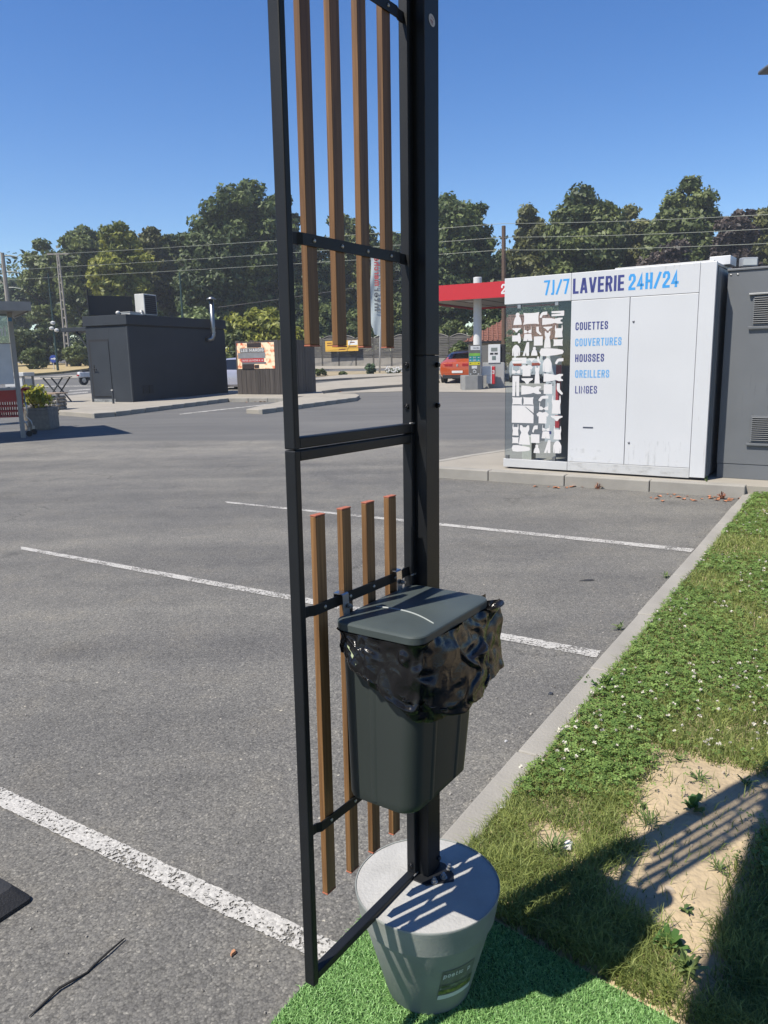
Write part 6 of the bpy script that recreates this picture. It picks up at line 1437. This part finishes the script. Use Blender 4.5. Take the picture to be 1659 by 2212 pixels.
# ---- slatted concrete fence along the road, banner, flag
FA = tpt(596, 789.5); FB = tpt(1015, 792.5); fdv = FB - FA; FLn = math.hypot(fdv.x, fdv.y); fz = math.degrees(math.atan2(fdv.x, fdv.y)); npan = 11; pwid = FLn/npan
fn = empty('garden_fence', (FA.x, FA.y, 0), rotz_for(fz), 'grey slatted fence with arched tops on a low concrete wall', 'fence')
M_fs = mat('fence_slat', (.085,.078,.068), .8, vary=.2, vscale=2); M_fp = mat('fence_concrete', (.27,.25,.22), .9, vary=.15, vscale=2)
base_me = None
for i in range(npan + 1):
    yy = FA.y + fdv.y*i/npan; g = tz(yy)
    o = MB().box(-.045, .045, -.03, .09, 0, 2.08).build('fence_post', M_fs, fn, bevel=.01) if i == 0 else None
    if i == 0: post_me = o.data
    else: o = bpy.data.objects.new('fence_post', post_me); COL.objects.link(o); o.parent = fn
    o.location = (i*pwid, 0, g)
    if i == npan: break
    g = tz(FA.y + fdv.y*(i+.5)/npan)
    for nm, bx, mm in (('plinth', (.07, pwid - .07, -.02, .05, -.1, .62), M_fp),):
        if i == 0: pm = MB().box(*bx).build(nm, mm, fn, bevel=.008); pm_me = pm.data; pm.location = (0, 0, g)
        else: q = bpy.data.objects.new(nm, pm_me); COL.objects.link(q); q.parent = fn; q.location = (i*pwid, 0, g)
    for j in range(12):
        if i == 0 and j == 0: sl_me = MB().box(.075, pwid - .075, -.035, -.015, -.055, .055).build('slat', M_fs, fn).data; sl0 = bpy.data.objects['slat'] if False else fn.children[-1]; q = sl0
        else: q = bpy.data.objects.new('slat', sl_me); COL.objects.link(q); q.parent = fn
        q.location = (i*pwid, 0, g + .70 + j*.118); q.rotation_euler = (R(-14), 0, 0)
    arc = [(.07 + (pwid - .14)*t/10, -.02, 2.06 + .20*math.sin(math.pi*t/10)) for t in range(11)]
    if i == 0: am = MB().tube(arc, .032, 6).build('arched_top', M_fp, fn); am_me = am.data; am.location = (0, 0, g); fill = MB().add([(x, .0, z) for x, y, z in arc] , [tuple(range(11))]).build('arch_board', M_fs, fn); fl_me = fill.data; fill.location = (0, 0, g)
    else:
        for nm, me in (('arched_top', am_me), ('arch_board', fl_me)): q = bpy.data.objects.new(nm, me); COL.objects.link(q); q.parent = fn; q.location = (i*pwid, 0, g)
yb = empty('yellow_banner', (0, 0, 0), 0, 'yellow banner tied to the slatted fence', 'banner')
fy_ = lambda px: FA.y + fdv.y*(px - 596)/(1015 - 596) - .95; ba = at(703, 760, fy_(703)); bb = at(774, 757, fy_(774)); bt = at(703, 737, fy_(703)); d = bb - ba; d.z = 0; yb.location = (ba.x, ba.y, ba.z); yb.rotation_euler = (0, 0, math.atan2(d.y, d.x)); bh = bt.z - ba.z; bL = d.length
MB().box(0, bL, 0, .01, 0, bh).build('sheet', mat('banner_yellow', (.72,.42,.05), .6, vary=.04), yb, bevel=.004); MB().box(bL*.70, bL*.985, -.004, -.0005, bh*.55, bh*.97).build('white_patch', M_white, yb)
mbt = text2d('PIECES AUTO', bh*.14, .6, .15, .15) if False else MB()
for x0, x1, w in ((.06,.20,.75),(.06,.34,.55),(.42,.62,.14),(.72,.95,.36),(.76,.90,.75)): MB().box(bL*x0, bL*x1, -.008, -.0045, bh*w, bh*(w + .09)).build('print_line', mat('banner_brown', (.22,.08,.02), .6), yb)
fb = tpt(820, 806); fY = fb.y; ff = empty('feather_flag', (fb.x, fY, tz(fY)), 0, 'white feather flag with red and grey lettering on a pole', 'flag')
rel = lambda px, py: at(px, py, fY) - Vector(ff.location)
ptop = rel(822, 541); MB().tube([(0,0,0), tuple(rel(822, 700)), tuple(ptop), tuple(rel(800, 543))], [.06,.05,.035,.03], 8).build('pole', M_wht, ff, smooth=True)
# sail: gently rippled sheet
mb = MB(); nj = 40
for j in range(nj+1):
    t = j/nj; py = 543 + (726 - 543)*t; lx = 800 + 1.5*math.sin(t*9) + (6*max(0, t - .86)/.14)**1.0*1.4; 
    for i in range(7):
        u = i/6; p = rel(lx + (821.5 - lx)*u, py - (3*(1-u) if t > .9 else 0)); mb.v.append((p.x, p.y + .07*math.sin(u*5 + t*11)*(1-u) - .05, p.z))
for j in range(nj):
    for i in range(6): q = j*7+i; mb.f.append((q, q+7, q+8, q+1))
mb.build('sail', leaf_mat('flag_cloth', (.62,.70,.70), (.62,.70,.70), .35), ff, smooth=True)
def flag_text(txt, py0, py1, m):              # seen from the back: mirrored, running up the sail
    h = .40; w = text_width(txt, h, .6, .12, .2); a = rel(813.5, py0); b = rel(812, py1); k_ = (b.z - a.z)/w
    MB().mapped(text2d(txt, h, .6, .12, .2), lambda x, y, z: (a.x - .12 + y*.85, a.y - .16 - z*4, a.z + x*k_)).build('lettering', m, ff)
flag_text('Inter', 672, 622, mat('flag_grey', (.13,.14,.15), .6)); flag_text('marché', 618, 556, mat('flag_red', (.48,.08,.08), .6))

# ---- tiled house behind the pumps
hY = 53; M_tile = mat('roof_tile', (.21,.085,.055), .85, vary=.35, vscale=9, bump=.5, bscale=8); M_ren = mat('render_cream', (.50,.42,.33), .9, vary=.06)
ez = at(1040, 738, hY).z; rz_ = at(1130, 684, hY + 3).z; xl = at(1001, 738, hY).x; hs_ = empty('tiled_house', (xl, hY, tz(hY)), rotz_for(97), 'low house with a hipped red tile roof behind the pumps', 'house')
g0 = tz(hY); HLn = 9.0; HWd = 6.5; e0 = ez - g0; r0 = rz_ - g0
MB().box(.35, HLn - .35, .35, HWd - .35, -.3, e0 - .02).build('wall', M_ren, hs_)
def roof_rows(nrow):
    mb = MB(); P = [(0,0),(HLn,0),(HLn,HWd),(0,HWd)]; Q0 = [(3.2,3.25),(HLn-3.2,3.25),(HLn-3.2,3.251),(3.2,3.251)]
    for a in range(4):
        b = (a+1) % 4
        for r in range(nrow):
            t0, t1 = r/nrow, (r+1.15)/nrow; t1 = min(t1, 1)
            def pt(i, t, dz): x = P[i][0] + (Q0[i][0]-P[i][0])*t; y = P[i][1] + (Q0[i][1]-P[i][1])*t; return (x, y, e0 + (r0-e0)*t + dz)
            v = [pt(a, t0, .05), pt(b, t0, .05), pt(b, t1, .0), pt(a, t1, .0), pt(a, t0, 0), pt(b, t0, 0)]; mb.add(v, [(0,1,2,3), (4,5,1,0)])
    return mb
rf = roof_rows(14).build('roof', M_tile, hs_); mb = MB()
for i in range(26):                                        # barrel tile ribs down the visible slope
    x = .3 + i*.33; t = 1.0
    tmax = min(1, x/3.2, (HLn - x)/3.2)
    mb.tube([(x, 0, e0 + .05), (x, 3.25*tmax, e0 + .05 + (r0-e0)*tmax)], .06, 6)
mb.build('tile_ribs', M_tile, rf); MB().box(-.02, HLn + .02, -.1, .0, e0 - .1, e0 + .02).build('gutter', M_gapk, hs_)
MB().tube([(3.1,3.25,r0+.03),(HLn-3.1,3.25,r0+.03)], .11, 8).build('ridge_tiles', M_tile, rf)

# ---- poles, wires, signs
M_pcon = mat('pole_concrete', (.33,.30,.26), .9, vary=.15, vscale=3); M_pwood = mat('pole_wood', (.12,.075,.05), .9, vary=.2, vscale=3); M_pgrn = mat('pole_green', (.015,.05,.04), .5); M_wire = mat('wire', (.28,.30,.24), .5)
def pole_between(name, p0, p1, r0_, r1_, m, label, cat, n=8):
    t = empty(name, p0, 0, label, cat); MB().tube([(0,0,-.3), tuple(p1 - p0)], [r0_, r1_], n).build('shaft', m, t); return t
pL0 = at(33, 795, 55); pL1 = at(10, 546, 55); pLt = pole_between('concrete_pole', pL0, Vector((pL0.x, pL0.y, pL1.z)), .20, .13, M_pcon, 'concrete power pole with three insulator arms at the left edge', 'power pole')
for dz in (0, 1.05, 2.1):
    zz = pL1.z - pL0.z - .1 - dz; a = MB().tube([(0,0,zz), (-.35,0,zz + .35), (-.75,0,zz + .2), (-.8,0,zz)], .035, 6).build('insulator_arm', M_pcon, pLt); MB().lathe([(0,.2),(.06,.16),(.09,.1),(.06,.05),(.09,0),(0,-.1)], 8, (-.8, 0, zz - .2)).build('insulator', M_pgrn, a)
    MB().tube([(.12,0,zz - .1), (.5,0,zz - .1), (1.0,0,zz - .2)], .06, 6).build('insulator_string', M_pgrn, pLt)
pB0 = at(149, 789, 68); pB1 = at(124, 546, 68); lat = empty('lattice_pole', pB0, 0, 'tall concrete ladder pole carrying the wires left of the hut', 'power pole'); hB = pB1.z - pB0.z
for s in (-1, 1): MB().tube([(.20*s, 0, -.3), (.07*s, 0, hB)], [.10, .07], 6).build('leg', M_pcon, lat)
for i in range(14): w_ = .20 - .13*i/14; MB().bar((-w_, 0, .4 + i*.72), (w_, 0, .4 + i*.72), .10, .14).build('rung', M_pcon, lat)
MB().bar((-.9, 0, hB - .1), (.9, 0, hB - .1), .12, .12).build('cross_arm', M_pcon, lat)
pR0 = at(1089, 806, 49); pR1 = at(1085, 488, 49); pole_between('wooden_pole', pR0, Vector((pR0.x - .1, pR0.y, pR1.z)), .17, .12, M_pwood, 'brown wooden power pole behind the laundry kiosk', 'power pole')
g0_ = at(400, 760, 58); g1_ = at(396, 588, 58); pole_between('green_pole', g0_, Vector((g0_.x, g0_.y, g1_.z)), .09, .06, M_pgrn, 'thin green pole rising behind the hut', 'pole')
l0 = at(125, 797, 60); l1 = at(111, 590, 60); lp = pole_between('lamp_post', l0, Vector((l0.x, l0.y, l1.z)), .10, .05, M_pgrn, 'slim dark green post with white loudspeakers', 'lamp post')
for dz, dx in ((3.4, .02), (3.0, -.12), (2.85, .25)): MB().lathe([(.05,-.12),(.16,-.06),(.18,.08),(.05,.16)], 10, (dx, -.1, dz)).build('loudspeaker', M_wht, lp)
def wire(pts, r, label, k):
    P = []
    for a, b in zip(pts[:-1], pts[1:]):
        for i in range(8): t = i/8; p = a.lerp(b, t); p = p - Vector((0, 0, .10*4*t*(1-t))); P.append(p)
    P.append(pts[-1]); o = MB().tube([tuple(p) for p in P], r, 5).build('power_line', M_wire); tag(o, label, 'wire', 'power lines in front of the trees')
for ys_, lb in (((559,548.5,483,460), 'topmost power line crossing in front of the trees'), ((585,577,512.5,491), 'middle power line crossing in front of the trees'), ((606,598,540,523), 'lowest power line crossing in front of the trees')):
    wire([at(-80, ys_[0], 84), at(124, ys_[1], 68), at(1085, ys_[2], 49), at(1720, ys_[3], 37)], .013, lb, 0)
o = MB().tube([tuple(at(470 + 60*i, 664 - 9*i + .9*(i*(7-i))*.25, 58)) for i in range(8)], .02, 5).build('telephone_line', mat('dark_wire', (.03,.03,.03), .6)); tag(o, 'dark cable sagging in front of the shrubs behind the hut', 'wire')
b0 = tpt(117, 797); bs = empty('road_sign', at(117, 798, 62), 0, 'round blue direction sign on the roundabout', 'road sign'); bl = bs.location
sg = at(116, 775, 62) - bl
MB().tube([(0,0,-.2), (0,0,sg.z + .1)], .04, 8).build('post', M_acw, bs); MB().tube([(sg.x,-.06,sg.z),(sg.x,-.045,sg.z)], .30, 24).build('disc', mat('sign_blue', (.02,.06,.34), .4), bs); MB().add([(sg.x + p[0]*.2, -.064, sg.z + p[1]*.2) for p in ((1,0),(.2,.6),(.2,.2),(-1,.2),(-1,-.2),(.2,-.2),(.2,-.6))], [tuple(range(7))]).build('arrow', M_white, bs)
# lamp reaching into the top right corner
la = at(1650, 153, 11); ll = empty('street_lamp', (la.x + 1.6, la.y, 0), 0, 'grey street lamp head poking in at the right edge', 'street lamp'); lz = la.z
MB().tube([(0,0,0), (0,0,lz - .3), (-.2,0,lz), (-1.1,0,lz + .06)], .06, 8).build('pole', M_kgrey, ll, smooth=True); MB().box(-1.62, -1.0, -.14, .14, lz - .01, lz + .04).build('lamp_head', mat('lamp_head_grey', (.12,.13,.14), .5), ll, bevel=.02)
# ================================================================== trees, shrubs, hedges
M_bark = mat('bark', (.07,.055,.04), .9, vary=.25, vscale=8, bump=.5, bscale=12)
def tree(px, pyt, wpx, Y, m, label, seed, nleaf=11000, size=.34, low=.30, ncl=46, name='tree', deep=.85, crs=.23):
    top = at(px, pyt, Y); g = tz(Y); h = top.z - g; rx = wpx/FPX*Y/2
    t = empty(name, (top.x, Y, g), 0, label, 'tree', 'trees behind the car park')
    r = random.Random(seed); cl = []
    zc = h*(1 + low)/2; rz = h*(1 - low)/2
    # irregular envelope: several main boughs, each a cluster of clumps
    for k in range(int(ncl*2.6)):
        d = Vector((r.gauss(0, 1), r.gauss(0, .8), r.gauss(.15, 1))).normalized()*(r.uniform(.10, 1)**.55)*.93
        w = 1 + .22*noise.noise(Vector((d.x*2 + seed, d.y*2, d.z*2)))
        q = min(rx, rz)*crs*r.uniform(.55, 1.25)
        cl.append(((d.x*rx*.80*w, d.y*rx*deep*.80*w, min(h - q*.75, zc + d.z*rz*.86*w)), (q*1.12, q*1.12, q*.82)))
    zt_ = max(c[0][2] + c[1][2] for c in cl); k_ = h/zt_; cl = [((c[0], c[1], c[2]*k_), q) for c, q in cl]
    foliage_obj('crown', seed, cl, int(nleaf*2.1), size*.68, m, t, up=.3, shell=.55)
    mb = MB(); mb.tube([(0,0,-.4), (.1,0,h*.2), (r.uniform(-.3, .3), 0, h*.5), (r.uniform(-.5, .5), 0, h*.82)], [h*.026, h*.021, h*.014, h*.004], 8)
    for i in range(9):
        z = h*r.uniform(.22, .62); a = r.uniform(0, 6.28); L = rx*r.uniform(.5, .9); mb.tube([(0,0,z), (math.cos(a)*L*.5, math.sin(a)*L*.5, z + L*.4), (math.cos(a)*L, math.sin(a)*L, z + L*.75)], [h*.010, h*.006, h*.002], 5)
    mb.build('trunk', M_bark, t)
    return t
T = tree
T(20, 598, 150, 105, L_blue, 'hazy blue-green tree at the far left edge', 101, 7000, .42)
T(92, 515, 130, 84, L_mid, 'leftmost tall tree, open crown with sky gaps', 102, 9000, .36, .12, 34)
T(165, 486, 140, 80, L_mid, 'tall tree behind the lattice pole', 103, 12000, .34, .10, 50)
T(258, 478, 150, 74, L_lime, 'yellow-green tree behind the hut', 104, 14000, .32, .08, 56)
T(205, 500, 110, 82, L_green, 'dark green tree between the lattice pole and the yellow-green tree', 118, 9000, .34, .05, 44)
T(318, 492, 110, 79, L_olive, 'tree with browning leaves right of the yellow-green tree', 105, 7000, .34, .25, 36)
T(372, 500, 120, 82, L_green, 'dark tree in the dip left of the tallest tree', 106, 9000, .36, .05, 44)
T(522, 389, 235, 76, L_green, 'tallest broad tree left of the screen', 107, 24000, .36, .10, 84, crs=.20)
T(440, 500, 150, 73, L_dark, 'dark tree filling in below the tallest tree', 119, 11000, .36, .02, 52)
T(602, 412, 125, 80, L_green, 'tree crown peeking past the left steel stile', 108, 11000, .36, .05, 50)
T(668, 520, 130, 76, L_dark, 'dark low tree behind the upper slats', 109, 9000, .36, .02, 44)
T(756, 462, 145, 80, L_mid, 'round tree seen between the slats', 110, 11000, .36, .02, 50)
T(850, 500, 110, 76, L_dark, 'dark tree seen right of the slats', 111, 9000, .36, .02, 44)
T(986, 411, 190, 72, L_green, 'large tree right of the steel post', 112, 17000, .34, .05, 66, crs=.21)
T(1085, 540, 110, 78, L_dark, 'low dark tree behind the wooden pole', 113, 8000, .36, .02, 40)
T(1160, 440, 130, 74, L_olive, 'tree with brownish tips left of the broad right-hand tree', 114, 11000, .34, .05, 50)
T(1262, 399, 200, 72, L_mid, 'broad tree above the laundry lettering', 115, 18000, .34, .05, 70, crs=.21)
T(1368, 440, 130, 76, L_olive, 'olive tree between the two big right-hand trees', 120, 11000, .34, .03, 48)
T(1482, 378, 190, 72, L_mid, 'highest tree above the right end of the laundry', 116, 17000, .34, .05, 66, crs=.21)
T(1440, 520, 160, 68, L_copper, 'copper-leaved tree just above the laundry roof', 121, 9000, .34, .02, 44)
T(1592, 452, 110, 66, L_copper, 'dark copper beech behind the grey cabin', 117, 10000, .32, .02, 46)
T(1668, 432, 140, 70, L_olive, 'tree cut off by the right edge', 122, 10000, .34, .02, 46)
def sh(px, pyb, pyt, wpx, Y, m, nleaf, size, label, seed, name='shrub', ncl=26, cat='shrub', ry=None):
    b = at(px, pyb, Y); g = min(b.z, tz(Y) + .3) if False else tz(Y); t = at(px, pyt, Y); rx = wpx/FPX*Y/2
    return shrub(name, (b.x, Y, g), rx, ry or rx*.7, t.z - g, m, nleaf, size, label, seed, cat, None, ncl)
sh(560, 790, 655, 150, 52, L_lime, 9000, .16, 'bright yellow-green bush above the pizza banner', 201, ncl=40)
sh(640, 790, 690, 70, 53, L_lime, 3000, .16, 'small bright bush right of the plank enclosure', 202)
sh(505, 800, 690, 50, 50, L_mid, 2600, .16, 'bush between the hut and the banner', 203)
sh(425, 790, 645, 95, 60, L_pale, 5000, .17, 'pale green bush behind the hut and its flue', 204, ncl=34)
sh(345, 790, 665, 100, 60, L_dark, 4500, .18, 'dark bush behind the air conditioner', 205)
sh(715, 790, 640, 80, 68, L_mid, 5000, .2, 'dense bush behind the fence below the slats', 206, ncl=34)
sh(775, 790, 655, 70, 68, L_green, 4500, .2, 'dark bush behind the yellow banner', 207, ncl=34)
sh(866, 790, 630, 80, 67, L_mid, 5000, .2, 'tall bush behind the feather flag', 208, ncl=34)
sh(670, 790, 668, 60, 69, L_green, 3500, .2, 'green bush left of the yellow banner', 209)
sh(975, 800, 690, 80, 60, L_mid, 5000, .17, 'green bush above the orange car', 210, ncl=34)
sh(1000, 800, 735, 50, 50, L_green, 2400, .13, 'ivy bush hanging over the arched fence panel', 211)
sh(1060, 790, 650, 90, 62, L_green, 5500, .18, 'bush behind the tiled roof', 212, ncl=36)
sh(1110, 800, 700, 50, 47, L_green, 2500, .14, 'bush seen through the top of the laundry glass', 213)
sh(1150, 800, 640, 110, 58, L_dark, 4500, .2, 'dark bush behind the laundry glass', 214)
sh(78, 792, 749, 58, 64, L_green, 4500, .10, 'clipped round bush on the roundabout', 215, 'round_bush', 34, 'bush')
sh(172, 792, 738, 60, 68, L_mid, 4500, .14, 'clipped hedge left of the hut', 216, 'hedge', 34, 'hedge')
sh(30, 792, 700, 100, 72, L_mid, 4000, .2, 'green bushes behind the shelter glass', 217)
sh(120, 790, 690, 90, 74, L_dark, 4000, .2, 'dark undergrowth behind the blue sign', 218)
sh(230, 790, 650, 110, 70, L_dark, 4500, .2, 'dark undergrowth behind the hut canopy', 219)
for i, (px, pyb, pyt, w, m, lb) in enumerate(((643,812,796,20,L_mid,'small verge bush right of the plank enclosure'), (690,811,796,30,L_mid,'low grey-green verge bush under the second slat'), (799,811,784,34,L_blue,'feathery verge bush left of the flag pole'), (850,811,796,36,L_green,'verge bush with white flowers right of the flag pole'), (740,812,803,16,L_mid,'tiny verge plant between two bushes'))):
    Y = 47.0; b = at(px, pyb, Y); t = at(px, pyt, Y); rx = w/FPX*Y/2
    shrub('verge_bush', (b.x, Y, tz(Y)), rx, rx*.8, t.z - tz(Y), m, 900, .07, lb, 230 + i, 'shrub', 'bushes on the road verge', 14)
r = random.Random(9); b = at(850, 800, 46.6); mb = MB()
for i in range(70):
    p = b + Vector((r.uniform(-.5, .5), r.uniform(-.3, 0), r.uniform(-.1, .25))); s = .04; mb.add([p + Vector((-s, 0, 0)), p + Vector((0, -s*.4, -s)), p + Vector((s, 0, 0)), p + Vector((0, -s*.2, s))], [(0,1,2,3)])
tag(mb.build('white_blossom', M_white), 'white blossoms on the verge bush by the flag', 'blossom', kind='stuff')
# fallen reddish leaves by the pavements
mb = MB(); r = random.Random(4)
for px, py, n, sp in ((700,847.5,26,.35), (560,868,14,.5), (1240,1052,16,.25), (1590,1080,30,.22), (1500,1075,14,.3)):
    c = tpt(px, py)
    for i in range(n):
        x, y = c.x + r.gauss(0, sp), c.y + r.gauss(0, sp*.3); s = r.uniform(.02, .045) if c.y < 15 else r.uniform(.05, .09); a = r.random()*6
        z = tz(y) + .006
        mb.add([(x + s*math.cos(a + q)*k_, y + s*math.sin(a + q)*k_, z + (.3*s if j % 2 else 0)) for j, (q, k_) in enumerate(((0,1),(1.57,.6),(3.14,1),(4.71,.6)))], [(0,1,2,3)])
tag(mb.build('fallen_leaves', mat('dry_leaf', (.42,.17,.08), .8, vary=.35, vscale=20)), 'dry reddish leaves along the kerbs', 'fallen leaves', kind='stuff')

# the wood closing the view behind everything: reads as one mass
r = random.Random(77); cl = []
for i in range(150):
    x = -95 + i*1.3 + r.uniform(-.6, .6); y = 104 + r.uniform(-4, 4); g = tz(y); hgt = r.uniform(7, 12)
    for z in (hgt, hgt*.62, hgt*.25): q = r.uniform(1.7, 2.6); cl.append(((x + r.uniform(-.5, .5), y + r.uniform(-1, 1), g + z), (q, q*.8, q*1.0)))
o = foliage_obj('distant_wood', 300, cl, 42000, .34, L_dark, None, shell=.5); tag(o, 'far dark wood closing the view behind the trees', 'wood', kind='stuff')

# box of faint haze, added to lighten the trees like a veil of glass
hz_ = MB().box(-170, 170, -45, 150, -1.2, 30).build('haze', None); tag(hz_, 'faint summer haze over the car park and trees', 'haze', kind='stuff')
hm = bpy.data.materials.new('haze_veil'); hm.use_nodes = True; hn = hm.node_tree; hn.nodes.remove(hn.nodes['Principled BSDF'])
pv = hn.nodes.new('ShaderNodeVolumePrincipled'); pv.inputs['Color'].default_value = (.86,.92,1,1); pv.inputs['Density'].default_value = .0008; pv.inputs['Anisotropy'].default_value = .2
hn.links.new(pv.outputs['Volume'], hn.nodes['Material Output'].inputs['Volume']); hz_.data.materials.append(hm)
